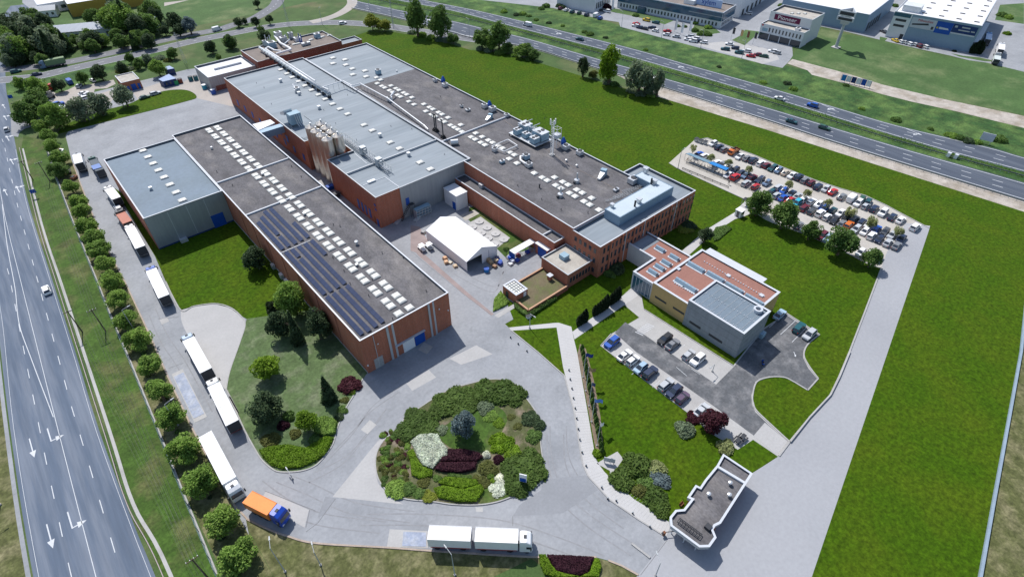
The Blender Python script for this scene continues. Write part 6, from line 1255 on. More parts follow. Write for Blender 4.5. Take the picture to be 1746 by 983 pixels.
gl = [(47, 470, 720, .9, (.45, .33, .2), 'timber crate nearest the tent front wall'), (47, 440, 690, 1.0, (.45, .30, .17), 'timber crate behind the crate at the tent front'), (47, 520, 770, .7, (.30, .17, .10), 'brown board stack at the tent front corner'), (47, 545, 695, .9, (.5, .38, .25), 'pale crate between timber and blue drums'), (47, 595, 735, .9, (.02, .06, .3), 'blue drum pallet right of the tent front'), (47, 600, 705, .8, (.03, .1, .4), 'blue drum pallet behind the first blue one'), (47, 560, 660, .8, (.10, .10, .2), 'dark pallet close behind the tent corner'),
      (47, 735, 655, .9, (.05, .12, .5), 'blue bin pallet at the left end of the shelter'), (47, 765, 700, .8, (.5, .52, .6), 'white and blue bin pallet before the shelter'), (47, 835, 690, .9, (.03, .07, .35), 'dark blue bin pallet before the shelter'), (47, 850, 620, .9, (.22, .05, .08), 'maroon bin pallet under the shelter'), (47, 980, 575, .9, (.02, .05, .3), 'blue drum pallet under the right half of the shelter'), (47, 1020, 540, .9, (.25, .25, .28), 'grey bin pallet under the right end of the shelter'), (47, 740, 735, .6, (.7, .7, .7), 'small white box pallet before the shelter'),
      (13, 232, 555, 1.0, (.52, .30, .17), 'brown box pallet on the open courtyard'), (13, 240, 578, .8, (.55, .34, .2), 'second brown box pallet on the open courtyard'), (13, 265, 577, .4, (.55, .5, .4), 'flat pale pallet beside the brown boxes'), (13, 300, 602, .6, (.5, .38, .26), 'tan box pallet right of the brown boxes'), (13, 85, 377, .7, (.3, .3, .3), 'grey pallet at the far tent side')]
for c, x, y, h_, col, l in gl: pallet(Vector((W(c, x, y, .3).x, W(c, x, y, .3).y, Z5)), random.uniform(-.4, .4), l, col, h_)
p = W(47, 405, 815, .6); t = thing('blue_drum', 'round bright blue drum before the tent opening', 'drum', (p.x, p.y, Z5)); MB().cyl(0, 0, 0, 1.0, .72, n=16).build('shell', 'tarp', t); MB().cyl(0, 0, 1.0, 1.05, .76, n=16).build('lid', 'blue', t)
for i, (x, y) in enumerate(((75, 480), (125, 470))):
    p = W(13, x, y, .8); t = thing('utility_cart', ['left white utility cart with canopy on the courtyard', 'right grey utility cart on the courtyard'][i], 'utility cart', (p.x, p.y, Z5), R(90), 'utility carts'); MB().box(-1.3, 1.3, -.65, .65, .35, .8).build('body', 'white' if i == 0 else 'grey', t); MB().box(-1.0, .7, -.7, .7, 1.75, 1.85).build('canopy', 'white', t)
    for x_ in (-.9, .6):
        for y_ in (-.6, .6): MB().tube((x_, y_, .8), (x_, y_, 1.75), .04, 5).build('post', 'dark', t)
    for x_ in (-.85, .85):
        for y_ in (-1, 1): o = put('wheel', WHL, None, t); o.location = (x_, y_*.6, .28); o.scale = (.85,)*3
# bicycle and goods shelter
q = WP(47, [(722, 548), (1020, 383), (1090, 430), (798, 598)], 2.6); t = thing('goods_shelter', 'white flat roofed goods shelter on blue posts in the courtyard', 'shelter'); mid0, mid1 = q[0].lerp(q[1], .5), q[3].lerp(q[2], .5)
MB().prism([(p.x, p.y) for p in (q[0], mid0, mid1, q[3])], 2.55, 2.68).build('roof_panel', 'roofwh', t); MB().prism([(p.x, p.y) for p in (mid0+Vector((.06, 0, 0)), q[1], q[2], mid1+Vector((.06, 0, 0)))], 2.55, 2.68).build('roof_panel', 'roofwh', t)
for a in (q[0], mid0, q[1], q[2], mid1, q[3]): b = a.lerp((q[0]+q[2])/2, .05); MB().cyl(b.x, b.y, 0, 2.55, .07, n=6).build('post', 'blue', t)
p = (q[0]+q[3])/2; MB().strip([q[0], q[3]], .06, .3, 2.5).build('end_panel', 'blue', t)
q = W(6, 1120, 700, 0); t = thing('scaffold_rack', 'stack of white racks and panels against the grey metal front', 'rack', (q.x, 128.9, 0)); m = MB()
for i in range(6): m.box(-3.2+i*1.05, -3.1+i*1.05, -.9, .9, 0, 2.6); 
for z in (.3, 1.2, 2.1): m.box(-3.2, 2.2, -.92, -.85, z, z+.08).box(-3.2, 2.2, .85, .92, z, z+.08)
m.build('frame', 'lgrey', t)
for z in (.4, 1.3, 2.2, 2.7): MB().box(-3.1, 2.1, -.8, .8, z, z+.22).build('panel', 'bgrey', t)
for i, (x, y, l) in enumerate(((980, 770, 'low stack of grey pipes beside the brick corner'), (1110, 752, 'white plank stack before the racks'))):
    p = W(6, x, y, .2); t = thing('pipe_stack', l, 'pipe stack', (p.x, p.y, Z5), R(28), 'stacks in the shade'); 
    for k in range(5): MB().box(-2, 2, -.6+k*.25, -.4+k*.25, 0, .25+.1*(k % 2)).build('pipe', 'lgrey', t)
# things in the lane between the halls
for i, (x, y, m_, l) in enumerate(((1125, 390, 'blue', 'blue skip in the lane between the halls'), (1210, 490, 'dark', 'dark bin cluster in the lane between the halls'))):
    p = W(36, x, y, .6); t = thing('skip', l, 'skip', (p.x, p.y, Z5), 0, 'skips in the lane'); MB().hexa([(-.9, -.6, .1), (.9, -.6, .1), (.9, .6, .1), (-.9, .6, .1)], [(-1.2, -.8, 1.3), (1.2, -.8, 1.3), (1.2, .8, 1.3), (-1.2, .8, 1.3)]).build('tub', m_, t); MB().box(-1.2, 1.2, -.85, .85, 1.3, 1.36).build('lid', m_, t)
p = WP(36, [(920, 265), (985, 245), (1050, 360), (985, 340)], 0); ground('lane_slab', p, 'conc', Z4)
# ------------------------------------------------------------------ car park furniture
q = WP(55, [(150, 292), (205, 282), (730, 488), (690, 518)], 2.5); t = thing('car_park_shelter', 'long car park shelter with grey and blue roof halves', 'shelter'); md0, md1 = q[0].lerp(q[3], .58), q[1].lerp(q[2], .58)
MB().prism([(p.x, p.y) for p in (q[0], q[1], md1, md0)], 2.45, 2.6).build('roof_panel', mat('slate blue sheet', (.16, .26, .33), .5, .06), t); MB().prism([(p.x, p.y) for p in (md0, md1, q[2], q[3])], 2.48, 2.63).build('roof_panel', 'tarp', t)
for i in range(9):
    a = q[0].lerp(q[3], i/8); b = q[1].lerp(q[2], i/8); MB().cyl(a.x, a.y, 0, 2.46, .06, n=6).build('post', 'galv', t); MB().cyl(b.x, b.y, 0, 2.46, .06, n=6).build('post', 'galv', t)
for i in range(11):
    p = q[0].lerp(q[3], (i+.6)/11.5)+Vector((.5, 0, 0)); t = thing('parked_bicycle', f'dark bicycle, {ordn(i+1)} from the left under the car park shelter', 'bicycle', (p.x, p.y, Z5), R(10), 'bicycles under the shelter'); m = MB()
    for x in (-.5, .5):
        for k in range(10): a0, a1 = 2*math.pi*k/10, 2*math.pi*(k+1)/10; m.tube((x+.32*math.cos(a0), 0, .33+.32*math.sin(a0)), (x+.32*math.cos(a1), 0, .33+.32*math.sin(a1)), .03, 4)
    m.build('wheels', 'black', t); MB().path([(-.5, 0, .33), (-.15, 0, .8), (.4, 0, .8), (.5, 0, .33)], .03, 4).path([(-.15, 0, .8), (0, 0, .3), (.4, 0, .8)], .03, 4).build('frame', ('rust', 'dark', 'blue', 'lgrey')[i % 4], t); MB().box(-.3, -.05, -.07, .07, .88, .95).build('saddle', 'black', t); MB().tube((.4, -.28, 1.0), (.4, .28, 1.0), .025, 4).build('handlebar', 'dark', t)
for i, (x, y) in enumerate(((185, 72), (213, 82), (243, 90))):
    p = W(8, x, y, .6); t = thing('waste_container', ['left grey waste container at the car park corner', 'middle grey waste container at the car park corner', 'right grey waste container at the car park corner'][i], 'waste container', (p.x, p.y, Z5), 0, 'waste containers'); MB().hexa([(-.6, -.5, .15), (.6, -.5, .15), (.6, .5, .15), (-.6, .5, .15)], [(-.75, -.65, 1.2), (.75, -.65, 1.2), (.75, .65, 1.2), (-.75, .65, 1.2)]).build('tub', 'grey', t); MB().box(-.78, .78, -.68, .68, 1.2, 1.3).build('lid', 'dark', t)
for c, pts, l in ((55, [(105, 500), (720, 752)], 'low dark hedge rail along the car park footpath'), (55, [(155, 425), (720, 660), (1100, 815)], 'thin kerb rail between footpath and parking bays')):
    P = WP(c, pts); t = thing('guard_fence', l, 'fence', P[0]); m = MB(); Q = [p-P[0] for p in P]; m.strip(Q, .12, .55, .7).strip(Q, .1, .25, .32)
    m.build('rail', 'dark', t)
    for a, b in zip(Q[:-1], Q[1:]):
        n = int((b-a).length/2.5)
        for i in range(n+1): s = a.lerp(b, i/n); MB().box(s.x-.05, s.x+.05, s.y-.05, s.y+.05, 0, .75).build('post', 'dark', t)
def person(p, ang, label, top=(.05, .05, .06), leg=(.03, .032, .04)):
    J = {'pel': (0, 0, .95, .15), 'wst': (.01, 0, 1.12, .13), 'chs': (.02, 0, 1.33, .16), 'nck': (.03, 0, 1.5, .06), 'hd0': (.05, 0, 1.58, .085), 'hd1': (.06, 0, 1.70, .10),
         'hl': (.02, .1, .9, .1), 'kl': (.22, .1, .5, .07), 'al': (.12, .1, .09, .05), 'tl': (.30, .1, .05, .045), 'hr': (-.01, -.1, .9, .1), 'kr': (-.02, -.1, .5, .07), 'ar': (-.30, -.1, .14, .05), 'tr': (-.14, -.1, .05, .045),
         'sl': (.02, .2, 1.43, .075), 'el': (-.10, .25, 1.16, .05), 'wl': (.02, .25, .93, .035), 'fl': (.06, .25, .85, .03), 'sr': (.02, -.2, 1.43, .075), 'er': (.06, -.25, 1.16, .05), 'wr': (.24, -.25, 1.0, .035), 'fr': (.31, -.25, .95, .03)}
    E_ = 'pel-wst wst-chs chs-nck nck-hd0 hd0-hd1 pel-hl hl-kl kl-al al-tl pel-hr hr-kr kr-ar ar-tr chs-sl sl-el el-wl wl-fl chs-sr sr-er er-wr wr-fr'.split(); K = list(J)
    me = bpy.data.meshes.new('body'); me.from_pydata([J[k][:3] for k in K], [tuple(K.index(q) for q in e.split('-')) for e in E_], [])
    t = thing('person', label, 'person', (p.x, p.y, Z5), ang); o = put('body', me, 'plain', t); o.color = (*top, 1); md = o.modifiers.new('skin', 'SKIN'); me.skin_vertices or None
    for k, v in zip(K, me.skin_vertices[0].data): v.radius = (J[k][3],)*2
    me.skin_vertices[0].data[0].use_root = True; o.modifiers.new('sub', 'SUBSURF').levels = 1; o.modifiers['sub'].render_levels = 1
    h = MB().cyl(.05, 0, 1.70, 1.82, .105, .06, 10).build('hair', 'black', t); return t
person(W(55, 722, 705, 0), R(-120), 'person in dark clothes walking on the car park footpath')
# entrance hut on the path
p = W(8, 470, 555, 1.0); t = thing('turnstile_hut', 'small white turnstile hut on the footpath', 'hut', (p.x, p.y, Z5)); MB().box(-1.0, 1.0, -1.0, 1.0, 0, 2.1).build('wall', 'white', t); MB().box(-1.15, 1.15, -1.15, 1.15, 2.1, 2.25).build('roof', 'roofwh', t); faceX(t, 'door', -1.0, -.4, .4, 0, 1.9, 'glass'); faceY(t, 'window', -1.0, -.6, .6, .9, 1.7, 'glass')
p = W(8, 508, 488, .8); t = thing('turnstile', 'dark turnstile frame at the car park end of the path', 'turnstile', (p.x, p.y, Z5)); MB().box(-.9, .9, -.9, .9, 2.0, 2.15).build('roof', 'dark', t)
for x in (-.8, .8):
    for y in (-.8, .8): MB().cyl(x, y, 0, 2.0, .06, n=6).build('post', 'galv', t)
# court benches
for i, (x, y) in enumerate(((1175, 590), (1205, 570))):
    p = W(18, x, y, .5); t = thing('picnic_bench', ['left dark bench table at the end of the court', 'right dark bench table at the end of the court'][i], 'bench', (p.x, p.y, Z5), 0, 'bench tables'); MB().box(-.8, .8, -.4, .4, .72, .8).build('top', 'dark', t)
    for y_ in (-.75, .75): MB().box(-.8, .8, y_-.14, y_+.14, .42, .48).build('seat', 'dark', t)
    for x_ in (-.65, .65): MB().box(x_-.05, x_+.05, -.85, .85, .36, .42).box(x_-.05, x_+.05, -.06, .06, 0, .72).build('leg', 'dark', t)
# ------------------------------------------------------------------ flags, lamps, bollards, fences
flagc = [('blue', 'dblue'), ('wood', 'dark'), ('dblue', 'dblue'), ('pale', 'tarp'), ('white', 'white')]
fb = [((108, 325), (133, 135)), ((128, 430), (155, 240)), ((152, 545), (182, 385)), ((172, 665), (205, 480)), ((213, 845), (252, 665))]
for i, (b_, t_) in enumerate(fb):
    p = W(48, *b_); t = thing('flagpole', ['flagpole with dark blue flag, farthest of the five by the pavement', 'flagpole with dark and tan striped flag, second of the five', 'flagpole with a furled flag, middle of the five', 'flagpole with pale blue flag, fourth of the five', 'flagpole with small white flag, nearest of the five'][i], 'flagpole', (p.x, p.y, 0), R(-35), 'flagpoles by the pavement')
    hgt = 8.0; MB().cyl(0, 0, 0, hgt, .07, .04, 8).build('pole', 'coping', t); MB().cyl(0, 0, 0, .25, .2, n=8).build('base', 'conc', t); MB().cyl(0, 0, hgt, hgt+.12, .09, .02, 8).build('finial', 'coping', t)
    m = MB(); L_ = 1.7 if i not in (2, 4) else .7
    for k in range(6):
        u0, u1 = k/6*L_, (k+1)/6*L_; f_ = lambda u: (u, .18*math.sin(u*4+i), -.22*u*(i % 2+1))
        a, b = f_(u0), f_(u1); m.quad((a[0], a[1], hgt-.1+a[2]), (b[0], b[1], hgt-.1+b[2]), (b[0], b[1], hgt-1.2+b[2]), (a[0], a[1], hgt-1.2+a[2]))
    m.build('flag', (mat('flag blue', (.015, .035, .25), .7), mat('flag tan', (.35, .25, .12), .7), 'dblue', mat('flag pale blue', (.12, .25, .62), .7), 'white')[i], t)
    if i == 1:
        m = MB()
        for k in range(6):
            u0, u1 = k/6*L_, (k+1)/6*L_; a, b = f_(u0), f_(u1); m.quad((a[0], a[1]+.004, hgt-.45+a[2]), (b[0], b[1]+.004, hgt-.45+b[2]), (b[0], b[1]+.004, hgt-.85+b[2]), (a[0], a[1]+.004, hgt-.85+a[2]))
        m.build('flag_stripe', 'dark', t)
BOL = MB().cyl(0, 0, 0, .55, .17, .15, 10).mesh('bollard_body'); BOL.materials.append(A['dark']); BOC = MB().cyl(0, 0, .55, .65, .17, .06, 10).mesh('bollard_cap'); BOC.materials.append(A['grey'])
bl = [(43, 82, 738), (43, 185, 825), (43, 302, 922), (18, 40, 117), (18, 48, 178), (18, 60, 240), (18, 70, 304), (18, 82, 372), (18, 92, 440), (18, 103, 511), (18, 113, 582), (18, 128, 667), (18, 155, 757), (18, 260, 902), (18, 300, 978), (22, 43, 468), (22, 153, 552), (22, 268, 642)]
for i, (c, x, y) in enumerate(bl):
    p = W(c, x, y, .3); t = thing('bollard', f'short dark bollard along the drive kerb, {ordn(i+1)} from the courtyard end', 'bollard', (p.x, p.y, Z3), 0, 'bollards along the drive'); put('body', BOL, None, t); put('cap', BOC, None, t)
def lamp(p, hgt, ang, label, arm=1.4, m='galv'):
    t = thing('street_lamp', label, 'street lamp', (p.x, p.y, 0), ang, 'street lamps'); MB().cyl(0, 0, 0, hgt, .11, .06, 8).build('pole', m, t); MB().tube((0, 0, hgt), (arm, 0, hgt+.15), .05, 6).build('arm', m, t); MB().hexa([(arm-.1, -.14, hgt+.08), (arm+.6, -.1, hgt+.12), (arm+.6, .1, hgt+.12), (arm-.1, .14, hgt+.08)], [(arm-.1, -.12, hgt+.22), (arm+.6, -.07, hgt+.22), (arm+.6, .07, hgt+.22), (arm-.1, .12, hgt+.22)]).build('lamp_head', 'galv', t); MB().box(-.18, .18, -.18, .18, 0, .3).build('base', 'conc', t)
lamps = [(23, 740, 770, 9, R(70), 'street lamp over the orange lorry in the lower bend'), (23, 980, 725, 5, R(75), 'short street lamp on the lower verge'), (17, 612, 970, 8, R(90), 'street lamp before the drawbar lorry'), (11, 905, 330, 7, R(10), 'street lamp among the upper fence trees'), (11, 1195, 960, 7, R(10), 'street lamp among the lower fence trees'), (16, 467, 770, 1.6, R(90), 'short lamp post below the clipped green bed'), (43, 340, 625, 5, R(-90), 'lamp post beside the path fork'), (55, 45, 490, 7, R(0), 'lamp post at the left corner of the big car park'), (55, 1110, 830, 6, R(0), 'lamp post beside the tall car park trees'), (22, 305, 975, 5, R(60), 'lamp post at the gate exit'), (18, 1000, 130, 2.5, R(180), 'low lamp post in the white court bay'),
  (37, 410, 280, 10, R(90), 'first road lamp left of the tall roadside trees'), (37, 1160, 370, 9, R(90), 'road lamp between the two roadside tree clumps'), (37, 175, 100, 9, R(90), 'road lamp by the ramp junction'), (42, 1255, 370, 8, R(90), 'lot lamp left of the forecourt cars'), (38, 375, 510, 8, R(90), 'lot lamp beside the red and white cars'), (38, 900, 640, 8, R(90), 'lot lamp in the middle of the forecourt kerb'), (38, 1450, 790, 8, R(90), 'lot lamp near the teal cars'), (2, 470, 165, 9, R(-90), 'road lamp behind the boiler house'), (0, 1, 860, 9, R(15), 'street lamp reaching over the highway at the left edge')]
for c, x, y, hgt, a, l in lamps: lamp(W(c, x, y), hgt, a, l)
# overhead line poles along the verge
poles = []
for c, x, y, l in ((5, 222, 262, 'wooden pole, upper of the left line'), (5, 335, 272, 'wooden pole, upper of the right line'), (11, 553, 338, 'wooden pole, middle of the left line'), (11, 708, 330, 'wooden pole, middle of the right line'), (15, 1392, 985, 'wooden pole near the lower left corner')):
    p = W(c, x, y); t = thing('power_pole', l+' on the highway verge', 'power pole', (p.x, p.y, 0), 0, 'poles on the verge'); MB().cyl(0, 0, 0, 7.2, .16, .1, 8).build('pole', 'bark', t); MB().box(-1.0, 1.0, -.06, .06, 6.8, 6.95).build('crossarm', 'bark', t)
    for s in (-.9, -.3, .3, .9): MB().cyl(s, 0, 6.95, 7.2, .06, n=6).build('insulator', 'white', t)
    poles.append((p.x, p.y))
def catenary(a, b, sag, n=14): return [a.lerp(b, i/n)-Vector((0, 0, sag*4*(i/n)*(1-i/n))) for i in range(n+1)]
ends = [(Vector((-11.5, 40, 7)), Vector((poles[4][0], poles[4][1], 7.1))), (Vector((poles[4][0], poles[4][1], 7.1)), Vector((poles[2][0], poles[2][1], 7.1))), (Vector((poles[4][0], poles[4][1], 7.1)), Vector((poles[3][0], poles[3][1], 7.1))), (Vector((poles[2][0], poles[2][1], 7.1)), Vector((poles[0][0], poles[0][1], 7.1))), (Vector((poles[3][0], poles[3][1], 7.1)), Vector((poles[1][0], poles[1][1], 7.1)))]
for i, (a, b) in enumerate(ends):
    t = thing('power_line', ['overhead wires running off the lower left edge', 'overhead wires of the left line, lower span', 'overhead wires of the right line, lower span', 'overhead wires of the left line, upper span', 'overhead wires of the right line, upper span'][i], 'power line', a, 0, 'overhead wires')
    for s in (-.9, -.3, .3, .9): o = Vector((s, 0, 0)); MB().path([p-a+o for p in catenary(a, b, 1.0)], .014, 4).build('wire', 'wire', t)
# lattice poles behind the yard
for i, (c, x, y) in enumerate(((1, 1245, 425), (2, 245, 175), (2, 945, 175))):
    p = W(c, x, y); t = thing('lattice_pole', ['slim lattice pole beside the blue containers', 'slim lattice pole behind the boiler house', 'slim lattice pole left of the tall roadside trees'][i], 'lattice pole', (p.x, p.y, 0), 0, 'lattice poles'); m = MB(); hp = 14
    for sx in (-1, 1):
        for sy in (-1, 1): m.tube((sx*.5, sy*.5, 0), (sx*.15, sy*.15, hp), .035, 4)
    for k in range(12):
        w0, w1 = .5-.35*k/12, .5-.35*(k+1)/12
        m.tube((-w0, -w0, k*hp/12), (w1, -w1, (k+1)*hp/12), .02, 4); m.tube((w0, w0, k*hp/12), (-w1, w1, (k+1)*hp/12), .02, 4); m.tube((-w0, w0, k*hp/12), (-w1, -w1, (k+1)*hp/12), .02, 4); m.tube((w0, -w0, k*hp/12), (w1, w1, (k+1)*hp/12), .02, 4)
    m.build('lattice', 'galv', t); MB().tube((-1.1, 0, hp-1), (1.1, 0, hp-1), .05, 4).build('crossarm', 'galv', t)
# site fence on a concrete footing
FP = [(-11.6, 40), (-11.9, 63), (-11.3, 82), (-10.6, 100), (-9.8, 123), (-9.2, 146), (-8.6, 161), (-7.3, 198), (-5.6, 235), (-4.2, 258)]
t = thing('site_fence', 'green wire mesh fence on a concrete footing behind the tree row', 'fence', (0, 0, 0)); MB().strip(FP, .5, 0, .18).build('footing', 'kerb', t)
POST = MB().box(-.04, .04, -.04, .04, 0, 1.9).mesh('fence_post'); POST.materials.append(A['dark'])
for (x0, y0), (x1, y1) in zip(FP[:-1], FP[1:]):
    n = max(1, int(math.hypot(x1-x0, y1-y0)/3))
    for i in range(n): o = put('post', POST, None, t); o.location = (x0+(x1-x0)*i/n, y0+(y1-y0)*i/n, .1)
m = MB()
for z in (.35, .8, 1.25, 1.7, 1.95): m.strip(FP, .03, z, z+.035)
m.build('wire', mat('green wire', (.02, .09, .07), .6), t)
FP2 = [W(0, *a) for a in ((1752, 480), (1740, 600), (1694, 850), (1660, 1040))]; t = thing('boundary_rail', 'pale blue grey concrete kerb wall along the right lawn edge', 'wall', (0, 0, 0)); MB().strip(FP2, .45, 0, .55).build('wall', mat('blue grey concrete', (.24, .31, .38), .8, .1), t)
t = thing('lawn_wall', 'low pale wall with railing beside the service road', 'wall', (0, 0, 0)); MB().strip(WP(21, [(560, 0), (490, 170), (430, 290), (290, 440), (160, 605)]), .3, 0, .45).build('wall', 'conc', t)
# motorway guard rails
for nm, f, P, Q in (('steel guard rail in the middle of the motorway reservation', .45, NU, FLn), ('steel guard rail along the near edge of the motorway', -.12, NL, NU)):
    pts = cross(P, Q, f); t = thing('guard_rail', nm, 'guard rail', (0, 0, 0)); m = MB(); m.strip(pts, .14, .5, .85); m.build('rail', mat('dark guard rail', (.12, .14, .13), .6), t); m = MB()
    for i in range(0, len(pts), 1): m.box(pts[i].x-.06, pts[i].x+.06, pts[i].y-.06, pts[i].y+.06, 0, .55)
    o = m.build('post', 'galv', t); o['kind'] = 'stuff'
# highway guard rail on the verge side
t = thing('guard_rail', 'pinkish weathered guard rail along the highway ditch', 'guard rail', (0, 0, 0)); pts = smoothline([(-19.1, 20), (-18.7, 68), (-19.75, 86), (-19.0, 107), (-16.9, 165), (-15.5, 201), (-11.7, 261)], 12); MB().strip(pts, .12, .45, .75).build('rail', mat('weathered rail', (.36, .30, .30), .6, .1), t); m = MB()
for p in pts[::2]: m.box(p.x-.05, p.x+.05, p.y-.05, p.y+.05, 0, .5)
o = m.build('post', 'galv', t); o['kind'] = 'stuff'
# barrier at the gate, signs
p = W(22, 362, 690, .6); t = thing('barrier', 'road barrier with red post in front of the gatehouse', 'barrier', (p.x, p.y, Z3), R(-18)); MB().box(-.22, .22, -.22, .22, 0, 1.1).build('post', 'rust', t); MB().tube((0, 0, 1.0), (3.4, -1.1, 1.05), .07, 6).build('arm', 'dark', t); MB().box(-.5, -.2, -.15, .15, .8, 1.1).build('counterweight', 'dark', t)
q = WP(22, [(145, 760), (268, 855)]); t = thing('lane_divider', 'low concrete lane divider before the barrier', 'kerb divider', q[0]); MB().strip([p-q[0] for p in q], .35, 0, .22).build('body', 'kerb', t)
p = W(44, 1075, 790, 0); t = thing('info_sign', 'slim blue and white sign board on the roundabout shrubs', 'sign', (p.x, p.y, .1), R(35)); MB().box(-.08, .08, -.7, .7, .9, 3.4).build('board', 'white', t); MB().box(-.11, -.08, -.6, .6, 1.0, 2.2).build('blue_field', 'blue', t)
for s in (-.6, .6): MB().cyl(0, s, 0, .95, .05, n=6).build('post', 'galv', t)
for i, (c, x, y, l) in enumerate(((1, 75, 660, 'blue direction sign at the upper left corner'), (45, 330, 160, 'blue sign beside the side road'), (5, 228, 352, 'round blue sign on the highway edge'))):
    p = W(c, x, y, 1.5); t = thing('road_sign', l, 'sign', (p.x, p.y, 0), R(80), 'blue road signs'); MB().cyl(0, 0, 0, 2.6, .05, n=6).build('post', 'galv', t); MB().box(-.05, .05, -.8, .8, 1.6, 2.9).build('plate', 'blue', t)
q = WP(18, [(270, 735), (320, 790)], 0); t = thing('notice_board', 'leaning notice panel on the entrance slab', 'notice board', (q[0].x, q[0].y, 0), R(-55)); MB().box(0, 2.2, -.06, .06, .5, 1.8).build('panel', 'galv', t)
for s in (.2, 2.0): MB().box(s-.05, s+.05, -.05, .05, 0, .5).build('leg', 'dark', t)
p = W(43, 325, 468, .3); t = thing('litter_box', 'white and dark meter box at the hedge corner', 'box', (p.x, p.y, Z5)); MB().box(-.6, .6, -.4, .4, 0, .7).build('casing', 'white', t); MB().box(-.65, .65, -.45, .45, .7, .78).build('lid', 'dark', t)
# bike stands at the cypress path
for i, (x, y) in enumerate(((1530, 225), (1550, 240), (1570, 225))):
    p = W(43, x, y, .5); t = thing('bike_stand', ['left steel bike stand at the cypress path', 'middle steel bike stand at the cypress path', 'right steel bike stand at the cypress path'][i], 'bike stand', (p.x, p.y, Z4), R(30), 'bike stands'); MB().path([(-.5, 0, 0), (-.5, 0, .8), (.5, 0, .8), (.5, 0, 0)], .05, 6).build('hoop', 'lgrey', t)
# stones, tanks, junk on the tree strip
for i, (x, y, m_, l) in enumerate(((655, 675, 'rust', 'rusty orange skip among the upper trees'), (570, 710, 'white', 'white cabinet among the upper trees'), (775, 815, 'rust', 'dark red scrap box beside the drive'), (640, 540, 'lgrey', 'grey scrap heap box between the upper trees'), (720, 755, 'dark', 'dark scrap box between trees and drive'))):
    p = W(45, x, y, .5); t = thing('scrap_box', l, 'scrap box', (p.x, p.y, 0), R(20*i), 'scrap on the tree strip'); MB().hexa([(-.9, -.6, 0), (.9, -.6, 0), (.9, .6, 0), (-.9, .6, 0)], [(-1.0, -.7, .9), (1.0, -.7, .9), (1.0, .7, 1.1), (-1.0, .7, .8)]).build('tub', m_, t); MB().box(-.7, .3, -.4, .5, .85, 1.15).build('load', 'dark', t)
for i, (x, y, l) in enumerate(((200, 320, 'red farm machine at the left end of the sandy lot'), (190, 420, 'grey farm machine at the left end of the sandy lot'))):
    p = W(49, x, y, 1); t = thing('machine', l, 'machine', (p.x, p.y, 0), R(15), 'machines in the sandy lot'); c_ = MB().box(-1.6, 1.6, -1.0, 1.0, .6, 1.8).box(-.4, 1.2, -.8, .8, 1.8, 2.8).build('body', 'plain', t); c_.color = ((.4, .03, .03, 1), (.3, .28, .26, 1))[i]; MB().box(-3.0, -1.6, -1.2, 1.2, .5, 1.0).build('implement', 'rust', t)
    for x_ in (-1.1, 1.1):
        for y_ in (-1, 1): o = put('wheel', WHT, None, t); o.location = (x_, y_*1.0, .5)
for i, (x, y, m_, l) in enumerate(((1165, 690, 'tarp', 'turquoise and white tank at the corner of the white roofed store'), (1285, 755, 'dblue', 'dark blue tank pile at the corner of the central hall'), (785, 630, 'green', 'green bin beside the blue container'), (980, 580, 'dk', 'left teal waste bin by the white roofed store'), (1050, 570, 'dk', 'right teal waste bin by the white roofed store'), (840, 610, 'rust', 'dark red trailer heap beside the containers'))):
    p = W(41, x, y, 1); t = thing('yard_tank', l, 'tank', (p.x, p.y, 0), 0, 'tanks behind the halls'); c_ = MB().cyl(0, 0, 0, 1.9, 1.0, n=14).build('shell', 'plain', t); c_.color = (*{'tarp': (.05, .3, .4), 'dblue': (.03, .1, .4), 'green': (.03, .3, .12), 'dk': (.03, .14, .16), 'rust': (.2, .05, .03)}[m_], 1); MB().cyl(0, 0, 1.9, 2.1, 1.0, .4, 14).build('lid', 'white' if i < 2 else 'dark', t)
p = W(4, 620, 560, .5); t = thing('billboard', 'long white and blue billboard frame beside the dirt track', 'billboard', (p.x, p.y, 0), R(100)); t.scale = (.66, .8, .75)
for i in range(6): MB().box(-9+i*3.1, -6.2+i*3.1, -.1, .1, .8, 4.2).build('panel', ('white', 'blue', 'white', 'dblue', 'white', 'tarp')[i], t)
for i in range(7): MB().box(-9.1+i*3.1, -8.95+i*3.1, .1, .3, 0, 4.4).build('post', 'dark', t)
p = W(4, 1500, 925, 2); t = thing('road_gantry_sign', 'pale sign board on posts beside the far carriageway', 'sign', (p.x, p.y, 0), R(10)); MB().box(-.1, .1, -2, 2, 1.2, 4).build('board', 'coping', t)
for s in (-1.5, 1.5): MB().box(-.08, .08, s-.08, s+.08, 0, 1.2).build('post', 'galv', t)
for i, (x, y) in enumerate(((1285, 122), (1330, 133))):
    p = W(51, x, y, .7); t = thing('control_cabinet', ['left white cabinet on the motorway reservation', 'right white cabinet on the motorway reservation'][i], 'cabinet', (p.x, p.y, 0), 0, 'reservation cabinets'); MB().box(-.6, .6, -.5, .5, .1, 1.5).build('casing', 'white', t); MB().box(-.65, .65, -.55, .55, 1.5, 1.58).build('lid', 'coping', t)
